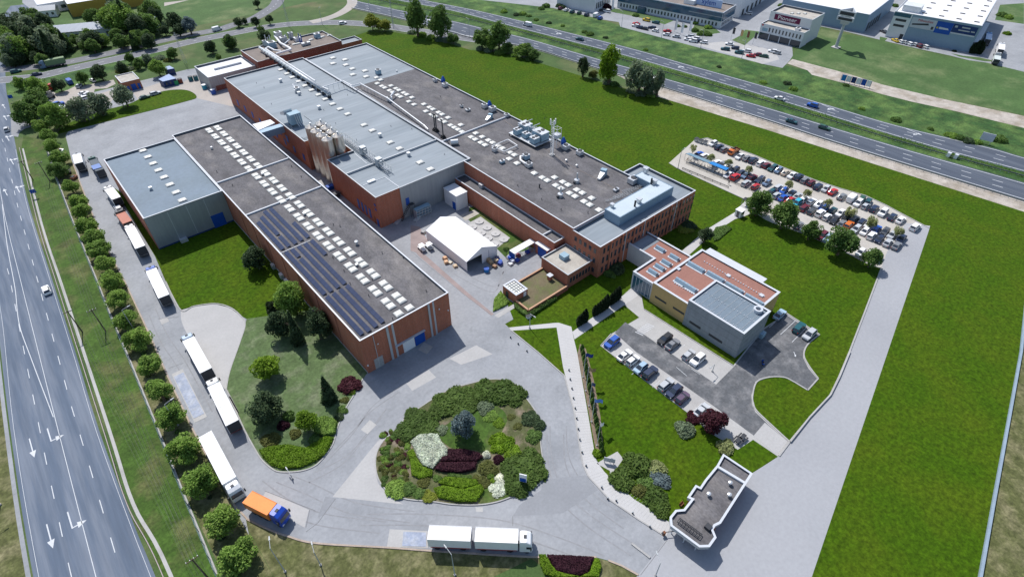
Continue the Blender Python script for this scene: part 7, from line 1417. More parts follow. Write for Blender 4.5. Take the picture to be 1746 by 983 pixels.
# ================================================================== VEGETATION
rng = random.Random(11)
def leafquad(m, p, s, up=0.5, rg=rng):
    n = Vector((rg.gauss(0, 1), rg.gauss(0, 1), rg.gauss(0, 1)+up)).normalized(); u = n.orthogonal().normalized(); a = rg.uniform(0, 6.28)
    u = Matrix.Rotation(a, 3, n) @ u; w = n.cross(u); s1 = s*rg.uniform(.6, 1.15); s2 = s1*rg.uniform(.55, .9); b = len(m.v)
    m.v += [tuple(p+u*s1), tuple(p+w*s2), tuple(p-u*s1), tuple(p-w*s2)]; m.f.append((b, b+1, b+2, b+3))
def crown_broad(n=4600, leaf=.075, clumps=34, squash=.85, seed=1, spread=.36):     # unit radius crown centred at 0
    rg = random.Random(seed); m = MB(); C = []
    for i in range(clumps):
        v = Vector((rg.gauss(0, 1), rg.gauss(0, 1), rg.gauss(0, 1)+.15)).normalized()*rg.uniform(.35, .74); C.append((Vector((v.x, v.y, v.z*squash)), rg.uniform(.7, 1.2)*spread))
    for i in range(n):
        c, r = C[i % clumps]; d = Vector((rg.gauss(0, 1), rg.gauss(0, 1), rg.gauss(0, 1)+.3)).normalized()*r*rg.uniform(.72, 1.04)
        leafquad(m, c+d, leaf, 1.1, rg)
    return m
def crown_conifer(n=2200, leaf=.07, seed=1, tiers=13, rad=.36):    # unit height, base at 0
    rg = random.Random(seed); m = MB()
    for i in range(n):
        z = 1-math.sqrt(rg.random())*.97; t = int(z*tiers)/tiers; rr = rad*(1-z)**.85*(1.0-.35*((z-t)*tiers)); a = rg.uniform(0, 6.28); a = round(a*4.5)/4.5*.75+a*.25
        lobe = .72+.38*mnoise.noise(Vector((math.cos(a)*1.7+seed*5, math.sin(a)*1.7, t*9)))+.22*rg.random(); r = rr*lobe*math.sqrt(rg.uniform(.25, 1)); leafquad(m, Vector((r*math.cos(a), r*math.sin(a), .03+z-.10*r/rad)), leaf, .9, rg)
    return m
def crown_column(n=1100, leaf=.06, seed=1, rad=.15):      # slim cypress, unit height
    rg = random.Random(seed); m = MB()
    for i in range(n):
        z = rg.random(); r = rad*(math.sin(math.pi*min(1, z*.92+.12))**.7)*math.sqrt(rg.uniform(.5, 1)); a = rg.uniform(0, 6.28); leafquad(m, Vector((r*math.cos(a), r*math.sin(a), .02+z*.98)), leaf, .3, rg)
    m.cyl(0, 0, .02, .85, rad*.6, rad*.2, 8); return m
def dome_bush(n=1300, leaf=.10, seed=1, bumps=9, flat=.75):       # unit radius bush sitting on 0
    rg = random.Random(seed); m = MB(); C = [(0, 0, .62)]+[(rg.uniform(.35, .62)*math.cos(a), rg.uniform(.35, .62)*math.sin(a), rg.uniform(.36, .5)) for a in [rg.uniform(0, 6.28) for _ in range(bumps)]]
    for i in range(n):
        x, y, r = C[i % len(C)]; d = Vector((rg.gauss(0, 1), rg.gauss(0, 1), abs(rg.gauss(0, 1)))).normalized(); q = Vector((x, y, 0))+d*r*rg.uniform(.86, 1.05); q.z *= flat*1.25; leafquad(m, q, leaf, 1.0, rg)
    for x, y, r in C:                 # twiggy core so the bush is not see-through
        k = len(m.v); nn = 8
        for j, (zz, rr) in enumerate(((0, .86), (.45, .78), (.8, .45))):
            for i in range(nn): a = 6.283*i/nn; m.v.append((x+r*rr*math.cos(a), y+r*rr*math.sin(a), r*zz*flat*1.1))
        for j in range(2):
            for i in range(nn): b = (i+1) % nn; m.f.append((k+j*nn+i, k+j*nn+b, k+j*nn+nn+b, k+j*nn+nn+i))
        m.f.append(tuple(k+2*nn+i for i in range(nn)))
    return m
PROTO = {}
def proto(key, mb, m):
    if (key, m) not in PROTO:
        base = mb if not callable(mb) else mb()
        me = base.mesh(key); me.materials.append(A[m]); PROTO[(key, m)] = me
    return PROTO[(key, m)]
BR = [crown_broad(seed=s, squash=q) for s, q in ((1, .85), (2, .95), (3, .8), (4, 1.0))]
BRT = [crown_broad(seed=s, n=1500, clumps=22, leaf=.08, spread=.28) for s in (8, 9)]
CO = [crown_conifer(seed=s, n=3000, leaf=.055) for s in (1, 2)]; CL = [crown_column(seed=s) for s in (1, 2, 3)]
DB = [dome_bush(seed=s) for s in (1, 2, 3, 4)]
LIMBS = {}
def trunk_mesh(seed):
    if seed in LIMBS: return LIMBS[seed]
    rg = random.Random(seed); m = MB(); m.tube((0, 0, 0), (.02, 0, .38), .05, 8, .038); m.tube((.02, 0, .38), (0, .02, .72), .038, 6, .02)
    for k in range(5):
        a = rg.uniform(0, 6.28); z = rg.uniform(.32, .6); m.tube((0, 0, z), (.22*math.cos(a), .22*math.sin(a), z+rg.uniform(.1, .28)), .02, 5, .008)
    LIMBS[seed] = m.mesh('trunk'); LIMBS[seed].materials.append(A['bark']); return LIMBS[seed]
def tree(p, hgt, rad, leaf, label, group=None, kind='broad', name='broadleaf_tree', bole=None, dense=True, zs=1.0):
    t = thing(name, label, 'tree', (p.x, p.y, 0), rng.uniform(0, 6.28), group); i = rng.randrange(100)
    tr = put('trunk', trunk_mesh(i % 3), None, t)
    if kind == 'broad':
        pool = BR; k = i % len(pool); cz = rad*zs if bole is None else bole+rad*zs; cz = max(cz, hgt-rad*zs)
        c = put('crown', proto(('broad' if dense else 'small')+str(k), pool[k], leaf), None, t); c.location = (0, 0, cz); c.scale = (rad, rad*rng.uniform(.9, 1.08), rad*zs); tr.scale = (hgt, hgt, cz/.6)
    elif kind == 'thin':
        k = i % 2; c = put('crown', proto('thin'+str(k), BRT[k], leaf), None, t); c.location = (0, 0, hgt-rad); c.scale = (rad, rad, rad*1.15); tr.scale = (hgt*.5, hgt*.5, hgt*.95)
    elif kind == 'conifer':
        k = i % 2; c = put('crown', proto('con'+str(k), CO[k], leaf), None, t); c.scale = (rad/.36, rad/.36, hgt); tr.scale = (hgt*.6, hgt*.6, hgt*.9)
    return t
def bush(p, rad, hgt, leaf, label, group=None, name='shrub', cat='shrub', z=0.08):
    t = thing(name, label, cat, (p.x, p.y, z), rng.uniform(0, 6.28), group); k = rng.randrange(4)
    c = put('foliage', proto('bush'+str(k), DB[k], leaf), None, t); c.scale = (rad, rad*rng.uniform(.88, 1.1), hgt)
    s = MB().tube((0, 0, -.05), (0, 0, hgt*.5), .05, 6).build('stem', 'bark', t); return t
def treew(c, x, y, hgt, rad, *a, zc=None, **k): return tree(W(c, x, y, (hgt-rad) if zc is None else zc), hgt, rad, *a, **k)
def bushw(c, x, y, rad, hgt, *a, **k): return bush(W(c, x, y, hgt*.5), rad, hgt, *a, **k)
def bed(name, label, poly, hgt, leaf, cat='hedge', dens=55, lf=.13, z0=.08, round_=.5, group=None, lumps=.18, lsc=1.0):
    """planted bed: clipped or loose leaf mass filling an outline"""
    P = [Vector((p[0], p[1], 0)) for p in poly]; org = sum(P, Vector())/len(P); Q = [p-org for p in P]; tris = tessellate_polygon([Q]); m = MB(); rg = random.Random(len(label)*7+int(org.x*10))
    def edge(pt):
        d = 1e9
        for a, b in zip(Q, Q[1:]+Q[:1]):
            ab = b-a; t_ = max(0, min(1, (pt-a).dot(ab)/max(1e-9, ab.dot(ab)))); d = min(d, (pt-(a+ab*t_)).length)
        return d
    def H(pt):
        e = min(1, edge(pt)/round_); n_ = mnoise.noise(Vector(((pt.x+org.x)*lsc, (pt.y+org.y)*lsc, 0)))
        return hgt*(.25+.75*math.sqrt(max(0, 1-(1-e)**2)))*(1+lumps*2*n_)
    for tr in tris:
        a, b, c = (Q[i] for i in tr); ar = abs((b-a).cross(c-a).z)/2
        for _ in range(int(ar*dens)+1):
            u, v = rg.random(), rg.random()
            if u+v > 1: u, v = 1-u, 1-v
            pt = a+(b-a)*u+(c-a)*v; h = H(pt); leafquad(m, Vector((pt.x, pt.y, h*rg.uniform(.88, 1.04))), lf, 1.4, rg)
    per = list(zip(Q, Q[1:]+Q[:1]))
    for a, b in per:          # leafy sides
        for _ in range(int((b-a).length*hgt*dens*.6)+1):
            pt = a.lerp(b, rg.random()); pt = pt*(1-.03*rg.random()); leafquad(m, Vector((pt.x, pt.y, rg.uniform(.05, .7)*hgt)), lf, .2, rg)
    t = thing(name, label, cat, (org.x, org.y, z0), 0, group); put('foliage', m.mesh('foliage'), leaf, t)
    core = MB().prism([(q.x*.94, q.y*.94) for q in Q], 0, hgt*.62); core.build('inner_growth', leaf, t); return t
# --- tree row behind the fence
row = [(70,217),(81,231),(89,247),(99,268),(98,290),(119,318),(135,343),(140,360),(149,385),(160,405),(168,427),(179,451),(191,477),(201,510),(217,547),(234,580),(253,622),(270,666),(290,709),(315,771),(343,822),(374,886),(404,949)]
for i, (x, y) in enumerate(row):
    h_ = 5.4+rng.uniform(-.4, .5); r = 3.3+rng.uniform(-.35, .35)
    treew(0, x, y, h_, r, 'l_green' if i not in (4,) else 'l_mid', f'round green tree in the fence row, {ordn(len(row)-i)} from the lower end', 'trees along the fence', zs=.85, zc=h_-r*.85)
for i in range(34):
    y = 62+i*5.6+rng.uniform(-1.5, 1.5); x = -8.4+(y-60)*.026+rng.uniform(-1.0, .6); bush(Vector((x, y, 0)), rng.uniform(.5, 1.0), rng.uniform(.5, 1.0), rng.choice(['l_mid', 'l_olive', 'l_dark']), f'low scrub bush under the fence trees, {ordn(i+1)} from the lower end', 'scrub under the tree row', z=0)
# --- upper left clumps
ul = [(45,250,150,4.5,'l_mid'),(45,400,70,4.5,'l_mid'),(45,570,175,4.8,'l_green'),(45,835,115,4.6,'l_grey'),(1,250,680,4.5,'l_mid'),(1,240,590,4.2,'l_green'),(1,660,700,4.2,'l_grey'),(1,830,650,4.2,'l_grey'),(1,395,570,3.0,'l_dark'),(1,550,530,2.7,'l_mid'),(1,670,490,3.4,'l_dark'),(1,820,460,2.8,'l_dark'),(1,1055,460,3.4,'l_green'),(1,930,430,2.4,'l_mid'),(1,1160,360,2.6,'l_mid'),(1,985,400,2.4,'l_grey'),(1,1415,320,3.0,'l_dark'),(1,1540,285,3.2,'l_dark'),(1,130,560,2.6,'l_green'),(1,1465,385,1.6,'l_mid'),(50,465,300,3.2,'l_mid'),(50,710,258,3.2,'l_dark'),(50,682,215,2.0,'l_mid'),(50,335,325,2.0,'l_mid'),(1,870,390,2.2,'l_mid')]
for i, (c, x, y, r, lf) in enumerate(ul): treew(c, x, y, r*1.75, r*1.12, lf, f'{ {"l_mid":"green","l_green":"bright green","l_grey":"greyish green","l_dark":"dark green"}[lf] } tree, {ordn(i+1)} counted from the side road, around the sandy lot', 'trees around the sandy lot', zc=r)
fw = []
frg = random.Random(5)
for (x0, y0, x1, y1, n, big) in ((20, 110, 330, 330, 17, 1.1), (330, 248, 640, 310, 15, .68), (640, 225, 1000, 275, 15, .66), (560, 85, 760, 120, 6, .7), (690, 60, 840, 170, 7, 1.2), (880, 50, 1060, 200, 9, .95), (20, 330, 290, 420, 11, .6), (240, 250, 380, 310, 5, .8)):
    for _ in range(n): fw.append((frg.uniform(x0, x1), frg.uniform(y0, y1), frg.uniform(4.4, 6.6)*big))
fw.sort(key=lambda a: -a[1])
for i, (x, y, r) in enumerate(fw):
    con = frg.random() < .04; lf = frg.choice(['l_dark', 'l_mid', 'l_mid', 'l_green', 'l_mid', 'l_dark', 'l_grey'])
    if con: treew(1, x, y, r*2.6, r*.8, 'l_dark', f'dark conifer of the upper left grove, {ordn(i+1)} from its lower edge', 'upper left grove', 'conifer', 'conifer_tree', zc=r*1.3)
    else: treew(1, x, y, r*1.9, r, lf, f'{ {"l_mid":"green","l_green":"bright green","l_dark":"dark green","l_grey":"greyish green"}[lf] } tree of the upper left grove, {ordn(i+1)} from its lower edge', 'upper left grove', zc=r)
for i, (x, y, r, lf) in enumerate(((1165, 140, 5, 'l_dark'), (1265, 170, 4.5, 'l_blue'), (1195, 195, 3.6, 'l_dark'), (1040, 110, 5, 'l_dark'), (1100, 200, 3, 'l_dark'), (1590, 150, 2.6, 'l_dark'), (1640, 140, 1.8, 'l_dark'))):
    treew(1, x, y, r*1.9, r, lf, ['dark tree left of the silvery bush by the upper road', 'silvery willow bush by the upper road', 'small dark tree before the silvery bush', 'tall dark tree at the grove end', 'dark tree at the right end of the grove', 'small dark street tree on the upper road', 'tiny dark street tree on the upper road'][i], 'upper road trees', zc=r)
for i, (x, y) in enumerate(((645, 150), (740, 130), (655, 20))): treew(50, x, y, 5.5, 2.4, 'l_dark', ['left small dark tree on the park lawn', 'right small dark tree on the park lawn', 'small dark tree by the loop ramp'][i], 'park lawn trees', zc=3.2)
# --- roadside trees by the motorway
rd = [(37, 640, 220, 14, 4.6, 'l_mid', 'tall dark green tree, left of the pair by the slip road', 1.5), (37, 870, 255, 12.5, 4.9, 'l_mid', 'tall bushy tree, right of the pair by the slip road', 1.25), (37, 200, 250, 5.5, 4.0, 'l_yellow', 'yellow green bush at the end of the big lawn', .8), (37, 320, 265, 4.5, 3.2, 'l_yellow', 'second yellow green bush at the lawn end', .8), (37, 1280, 400, 7.5, 4.0, 'l_mid', 'left tree of the middle roadside clump', 1.0), (37, 1450, 395, 9.5, 4.4, 'l_mid', 'tall right tree of the middle roadside clump', 1.15), (37, 1390, 455, 5, 3.2, 'l_green', 'low front tree of the middle roadside clump', .9), (37, 1680, 520, 4.5, 3.6, 'l_green', 'spreading bush right of the roadside clump', .7), (37, 1000, 400, 3.5, 2.8, 'l_mid', 'bush at the foot of the right tall tree', .8), (37, 1530, 490, 4, 2.6, 'l_mid', 'bush at the foot of the middle clump', .8),
      (3, 530, 450, 9, 2.0, 'l_dark', 'slim dark tree beside the near carriageway', 1.6), (3, 710, 460, 14, 3.9, 'l_bright', 'tall yellow green poplar at the lawn edge', 1.7), (3, 910, 530, 13, 4.9, 'l_grey', 'broad grey green willow at the lawn edge', 1.2), (3, 1035, 555, 12, 2.0, 'l_grey', 'slim grey green tree right of the willow', 2.0), (3, 140, 350, 5, 3.4, 'l_mid', 'bushy thicket beside the near carriageway', .8), (3, 200, 380, 3.5, 2.4, 'l_mid', 'right part of the bushy thicket', .8), (3, 600, 510, 2.5, 1.8, 'l_olive', 'small olive bush left of the poplar', .8), (3, 980, 610, 4, 2.6, 'l_grey', 'low bush at the foot of the willow', .9)]
for c, x, y, h_, r, lf, l, zs in rd: treew(c, x, y, h_*1.05, r*1.36, lf, l, 'roadside trees', zs=zs, zc=h_*.5)
for i, (c, x, y, r) in enumerate(((3, 575, 215, 2.6), (3, 540, 205, 2.0), (3, 390, 165, 1.6), (3, 300, 145, 1.8), (3, 215, 125, 1.8), (3, 110, 85, 2.2), (3, 165, 100, 1.8), (3, 680, 245, 1.6), (3, 950, 325, 1.6), (4, 170, 545, 2.0), (4, 215, 580, 2.2), (4, 900, 785, 2.2), (4, 1270, 890, 2.4), (4, 1330, 905, 2.4), (4, 1390, 925, 2.4), (4, 1440, 935, 2.0), (4, 1590, 905, 3.2), (4, 10, 540, 1.8), (4, 670, 715, 1.6), (4, 560, 560, 1.6), (4, 1130, 850, 1.6), (3, 1440, 440, 1.4), (2, 1690, 60, 1.8), (37, 1500, 100, 2.4), (37, 1620, 130, 2.2), (37, 1690, 120, 2.4))):
    bushw(c, x, y, r, r*1.1, rng.choice(['l_mid', 'l_dark', 'l_mid', 'l_green']), f'bush on the motorway bank, {ordn(i+1)} of the scattered ones', 'bushes on the motorway bank', name='bank_bush', z=0)
m = MB(); rg = random.Random(3); cl = cross(NU, FLn, .62); cl2 = cross(NU, FLn, .8)
for a in (cl, cl2):
    for i in range(len(a)-1):
        for _ in range(60):
            p = a[i].lerp(a[i+1], rg.random()); k_ = .35+mnoise.noise(p*.09); p = p+Vector((rg.gauss(0, .9), rg.gauss(0, .9), abs(rg.gauss(0, .35))*max(.15, k_))); leafquad(m, p, .24, 1.0, rg)
o = m.build('reservation_shrubs', 'l_mid'); o['kind'] = 'stuff'; o['label'] = 'shrub growth along the motorway reservation'
# --- trees of the west lawn
for c, x, y, h_, r, lf, l, zs, knd in ((12, 145, 165, 6.0, 2.9, 'l_dark', 'dense round dark tree standing alone on the bright lawn', 1.0, 'broad'), (12, 380, 430, 9.0, 3.1, 'l_green', 'tall bright green tree close to the hall wall', 1.35, 'broad'), (12, 295, 600, 6.5, 2.5, 'l_dark', 'dark bushy tree, left front of the lawn group', 1.2, 'broad'), (12, 255, 500, 5, 1.6, 'l_cypress', 'small very dark tree at the back of the lawn group', 1.2, 'broad'), (12, 405, 650, 9.5, 1.9, 'l_dark', 'slim dark spruce in the middle of the lawn group', 1, 'conifer'), (12, 555, 610, 8.0, 2.6, 'l_dark', 'dark open pine at the right of the lawn group', 1.35, 'broad'), (12, 210, 895, 5.4, 2.7, 'l_bright', 'round bright yellow green maple on the lawn', .9, 'broad'), (16, 290, 300, 6.0, 3.0, 'l_dark', 'blackish green bushy conifer below the maple', .95, 'broad'), (16, 700, 190, 7.4, 1.9, 'l_dark', 'narrow dark spruce beside the purple shrub', 1, 'conifer'), (16, 555, 385, 5.5, 2.0, 'l_bright', 'fresh green young tree above the clipped bed', 1.1, 'broad')):
    treew(c, x, y, h_*1.1, r*(1.3 if knd == 'broad' else 1.15), lf, l, 'trees on the west lawn', kind=knd, name='broadleaf_tree' if knd == 'broad' else 'spruce_tree', zs=zs, zc=h_*.55 if knd == 'broad' else h_*.4)
for c, x, y, r, h_, lf, l in ((16, 845, 130, 2.7, 2.0, 'l_plum', 'wide dark purple shrub at the hall corner'), (16, 865, 180, 1.0, .9, 'l_bright', 'small green shrub in front of the purple one'), (16, 400, 400, 1.6, 1.9, 'l_purple', 'small purple shrub in the tree bed'), (16, 310, 500, 2.4, 1.7, 'l_olive', 'olive green mounded shrub at the bed edge'), (16, 660, 390, 2.0, 1.7, 'l_green', 'green shrub right of the fresh green tree'), (16, 440, 335, 1.6, 1.8, 'l_mid', 'mid green shrub between conifer and young tree'), (16, 480, 460, 1.6, 1.2, 'l_olive', 'loose olive shrub above the clipped bed'), (16, 620, 500, 1.7, 1.3, 'l_mid', 'dense green shrub above the clipped bed right side'), (16, 800, 300, 1.3, 1.0, 'l_mid', 'upper shrub of the edge row beside the drive'), (16, 775, 350, 1.3, 1.0, 'l_dark', 'lower shrub of the edge row beside the drive'), (16, 815, 240, 1.1, .8, 'l_olive', 'topmost small shrub of the edge row'), (16, 710, 400, 1.8, 1.2, 'l_green', 'green shrub at the drive edge'), (16, 465, 625, .8, .9, 'l_dark', 'small dark ball shrub inside the clipped bed')):
    bushw(c, x, y, r, h_, lf, l, 'shrubs on the west lawn')
bed('clipped_bed', 'bright green clipped ground cover at the tip of the west lawn', WP(16, [(245, 580), (330, 560), (440, 545), (560, 570), (690, 490), (745, 500), (715, 570), (680, 620), (610, 665), (520, 700), (400, 708), (330, 685), (270, 630)]), .7, 'l_lime', 'ground cover', 45, .16)
bed('hedge_mass', 'green mounded hedge right of the young tree', WP(16, [(600, 390), (690, 360), (765, 400), (760, 470), (690, 490), (620, 470)]), 1.2, 'l_green', 'hedge', 40, .16)
# --- roundabout garden
R44 = WP(44, [(185, 390), (120, 425), (60, 475), (12, 560), (2, 660), (22, 750), (62, 815), (130, 868), (240, 902), (420, 918), (560, 938), (740, 942), (880, 922), (1000, 880), (1130, 830), (1215, 760), (1222, 640), (1205, 500), (1205, 400), (1170, 270), (1100, 165), (1060, 90), (940, 35), (820, 30), (690, 60), (560, 95), (430, 165), (300, 250), (215, 300)])
isl = raised('roundabout', smoothloop(R44, 4), 'garden', .16); kerb(smoothloop(R44, 4), True, .22, .2)
ground('roundabout_grass', smoothloop(WP(44, [(460, 400), (560, 330), (720, 180), (900, 230), (960, 330), (880, 470), (820, 560), (700, 540), (560, 530), (480, 470)]), 4), 'verge', .166)
ground('roundabout_grass', smoothloop(WP(44, [(750, 930), (800, 830), (950, 740), (1020, 780), (1000, 870), (880, 915)]), 4), 'verge', .166)
J = 'juniper_mound'
for x, y, r, h_, l in ((300, 320, 3.0, 1.3, 'dark juniper mound at the upper left of the roundabout'), (390, 390, 2.6, 1.2, 'dark juniper mound above the white flower bed'), (230, 400, 2.4, 1.2, 'dark juniper mound at the left shoulder of the roundabout'), (520, 190, 3.4, 1.6, 'dark juniper mound at the top left of the roundabout'), (610, 150, 3.2, 1.6, 'olive juniper mound at the top of the roundabout'), (470, 250, 2.6, 1.5, 'dark juniper mound between the upper mounds'), (640, 220, 2.6, 1.3, 'juniper mound above the blue spruce'), (820, 90, 3.0, 1.7, 'juniper mound, left of the top right mass'), (930, 110, 3.2, 1.8, 'juniper mound, middle of the top right mass'), (1010, 140, 2.8, 1.6, 'juniper mound, right of the top right mass'), (760, 140, 2.2, 1.3, 'juniper mound below the top right mass'), (1100, 640, 3.4, 1.7, 'juniper mound, upper part of the right mass'), (1140, 710, 3.0, 1.6, 'juniper mound, right edge of the right mass'), (1020, 690, 3.0, 1.5, 'juniper mound, left part of the right mass'), (1040, 790, 2.4, 1.4, 'juniper mound below the info sign'), (1010, 620, 2.2, 1.3, 'juniper mound right of the lime shrub')):
    bushw(44, x, y, r*1.18, h_*1.15, 'l_juniper', l, 'juniper mounds on the roundabout', name=J, z=.16)
for x, y, r, h_, lf, l in ((150, 820, 2.2, 1.2, 'l_green', 'fresh green mound at the lower left of the roundabout'), (1130, 300, 1.9, 1.4, 'l_dark', 'dark shrub at the right roundabout kerb, upper'), (1190, 350, 1.6, 1.2, 'l_dark', 'dark shrub at the right roundabout kerb, outer'), (1150, 430, 1.7, 1.2, 'l_mid', 'green shrub at the right roundabout kerb, lower'), (900, 460, 1.9, 1.5, 'l_lime', 'lime green topiary left half beside the right mass'), (960, 490, 2.0, 1.5, 'l_lime', 'lime green topiary right half beside the right mass'), (900, 520, 1.6, 1.2, 'l_lime', 'lime green topiary front lobe'), (1000, 560, 1.8, 1.2, 'l_bright', 'bright green shrub below the lime topiary'), (810, 570, 1.0, 1.1, 'l_white', 'small white flowering ball shrub right of the purple hedge'), (895, 605, 1.2, 1.0, 'l_purple', 'small purple ball shrub right of the white ball'), (825, 665, 1.9, 1.2, 'l_olive', 'olive domed shrub right of the purple hedge'), (838, 722, .8, .8, 'l_green', 'small green ball shrub near the white flowers'), (905, 750, 1.3, .9, 'l_white', 'upper white flowering shrub near the lower kerb'), (885, 815, 1.8, 1.0, 'l_white', 'lower white flowering shrub near the lower kerb'), (865, 765, .8, .7, 'l_bright', 'small bright green shrub among white flowers'), (790, 770, 1.3, .8, 'l_olive', 'brown green low shrub beside the clipped yellow bed'), (450, 742, .8, .6, 'l_mid', 'first small ball of the dark ball row'), (560, 735, 1.0, .6, 'l_mid', 'second small ball of the dark ball row'), (610, 738, .9, .6, 'l_mid', 'third small ball of the dark ball row'), (665, 742, .9, .6, 'l_mid', 'fourth small ball of the dark ball row'), (735, 745, .9, .6, 'l_olive', 'fifth small ball of the dark ball row'), (350, 770, 1.2, .8, 'l_olive', 'low shrub at the foot of the green strip'), (240, 820, 1.4, .9, 'l_mid', 'mixed green shrub near the lower left kerb'), (320, 850, 1.3, .8, 'l_mid', 'leafy low shrub near the lower left kerb'), (390, 870, 1.3, .8, 'l_yellow', 'yellow flowering low shrub near the lower kerb'), (800, 230, 2.0, 1.3, 'l_grey', 'grey green shrub upper right of the blue spruce'), (840, 290, 1.5, .9, 'l_green', 'green shrub right of the blue spruce'), (900, 340, 1.3, .7, 'l_bright', 'low green plant patch right of the spruce'), (470, 395, 1.4, .8, 'l_grey', 'grey green low plant above the white bed'), (1040, 370, 1.0, .5, 'l_olive', 'sparse plant on bare soil at the right'), (990, 300, .9, .4, 'l_olive', 'sparse plant on bare soil upper right')):
    bushw(44, x, y, r*1.12, h_*1.1, lf, l, 'shrubs on the roundabout', z=.16)
grg = random.Random(21)
for i in range(88):
    for _ in range(50):
        x, y = grg.uniform(15, 270), grg.uniform(400, 800)
        if x > 30+abs(600-y)*.12 and x < 265-(y-420)*.08: break
    bushw(44, x, y, grg.uniform(.45, .9), grg.uniform(.4, .75), grg.choice(['l_olive', 'l_mid', 'l_olive', 'l_green', 'l_olive', 'l_plum']), f'small perennial tuft on bare soil, {ordn(i+1)} at the left of the roundabout', 'perennials on the roundabout', name='perennial', cat='plant', z=.16)
treew(44, 655, 365, 6.4, 2.9, 'l_blue', 'blue spruce in the middle of the roundabout', None, 'broad', 'blue_spruce', zs=1.2, zc=3.2)
bed('flower_bed', 'white flowering bed in the middle left of the roundabout', WP(44, [(258, 490), (320, 440), (380, 432), (460, 435), (480, 490), (530, 540), (525, 590), (470, 620), (420, 685), (350, 660), (310, 600), (285, 540)]), .8, 'l_white', 'flowers', 60, .15, .16)
bed('purple_hedge', 'upper clipped purple hedge on the roundabout', WP(44, [(530, 548), (640, 545), (760, 575), (785, 600), (740, 632), (560, 635), (475, 632), (490, 605), (530, 595)]), 1.0, 'l_purple', 'hedge', 55, .13, .16)
bed('purple_hedge', 'lower clipped purple hedge on the roundabout', WP(44, [(470, 645), (600, 642), (740, 640), (730, 690), (640, 712), (500, 708), (430, 690)]), 1.0, 'l_purple', 'hedge', 55, .13, .16)
bed('clipped_bed', 'yellow green clipped bed, upper strip at the lower roundabout', WP(44, [(455, 790), (510, 745), (620, 755), (740, 765), (755, 800), (640, 835), (500, 800)]), .9, 'l_lime', 'hedge', 50, .13, .16)
bed('clipped_bed', 'yellow green clipped bed, large lower part of the roundabout', WP(44, [(425, 830), (500, 810), (640, 840), (770, 800), (795, 840), (740, 925), (600, 925), (460, 895)]), .9, 'l_lime', 'hedge', 50, .13, .16)
bed('green_strip', 'yellowish green sloping strip beside the white bed', WP(44, [(235, 560), (275, 540), (310, 620), (345, 670), (420, 700), (415, 740), (330, 760), (265, 730), (260, 650)]), .7, 'l_lime', 'hedge', 50, .13, .16)
# --- bottom hedges
bed('purple_hedge', 'clipped purple hedge at the lower edge between green hedges', WP(54, [(250, 690), (600, 705), (900, 725), (870, 800), (820, 930), (700, 970), (560, 965), (400, 910), (330, 820)]), .9, 'l_purple', 'hedge', 55, .13, .05)
bed('green_hedge', 'bright green clipped hedge left of the lower purple hedge', WP(54, [(150, 690), (235, 690), (330, 850), (390, 920), (560, 965), (700, 990), (400, 1000), (230, 960), (170, 830)]), .9, 'l_lime', 'hedge', 55, .13, .05)
bed('green_hedge', 'bright green clipped hedge right of the lower purple hedge', WP(54, [(910, 735), (970, 760), (1000, 860), (960, 990), (700, 1000), (840, 930), (880, 820)]), .9, 'l_lime', 'hedge', 55, .13, .05)
# --- terrace hedges, cypresses, pavement hedge
bed('dark_hedge', 'dark clipped hedge along the terrace wall', WP(43, [(130, 290), (320, 400), (690, 195), (705, 245), (380, 460), (300, 480), (200, 420), (130, 350)]), 1.1, 'l_mid', 'hedge', 50, .13, .03)
bed('round_bed', 'green leafy bed beside the glazed kiosk', WP(13, [(552, 912), (560, 830), (605, 775), (665, 848), (640, 870)]), .6, 'l_green', 'ground cover', 40, .15, .03)
cy = [(990, 590, 4.2), (1022, 575, 4.6), (1050, 555, 5.0), (1080, 540, 5.6), (1205, 455, 4.6), (1240, 440, 4.8), (1270, 420, 5.0), (1300, 400, 5.2), (1330, 380, 5.4), (1362, 355, 6.0), (1425, 305, 4.8), (1455, 290, 5.2), (1485, 265, 5.6), (1518, 245, 5.8)]
for i, (x, y, h_) in enumerate(cy):
    p = W(43, x, y); t = thing('cypress', f'slim dark cypress beside the path, {ordn(i+1)} from the pavement', 'cypress', (p.x, p.y, .02), rng.uniform(0, 6), 'cypresses along the path'); c = put('crown', proto('col'+str(i % 3), CL[i % 3], 'l_cypress'), None, t); c.scale = (h_*.9, h_*.9, h_*.78); MB().cyl(0, 0, 0, .5, .08, n=6).build('trunk', 'bark', t)
for i in range(22):
    t_ = i/21; x = 90+(240-90)*t_; y = 130+(900-130)*t_; p = W(48, x+8, y); h_ = rng.uniform(1.8, 2.6); t = thing('young_thuja', f'young thuja in the flag row, {ordn(i+1)} from the upper end', 'thuja', (p.x, p.y, .02), rng.uniform(0, 6), 'thujas behind the flags'); c = put('crown', proto('col'+str(i % 3), CL[i % 3], 'l_mid'), None, t); c.scale = (h_*1.2, h_*1.2, h_); MB().cyl(0, 0, 0, .3, .05, n=6).build('trunk', 'bark', t)
ground('soil_strip', WP(48, [(65, 150), (85, 70), (130, 110), (190, 350), (240, 620), (262, 860), (215, 930), (195, 830), (130, 480)]), 'soil', Z4+.006)
bushw(48, 220, 890, 1.2, 1.3, 'l_bright', 'bright green shrub at the end of the flag row', 'shrubs near the gate')
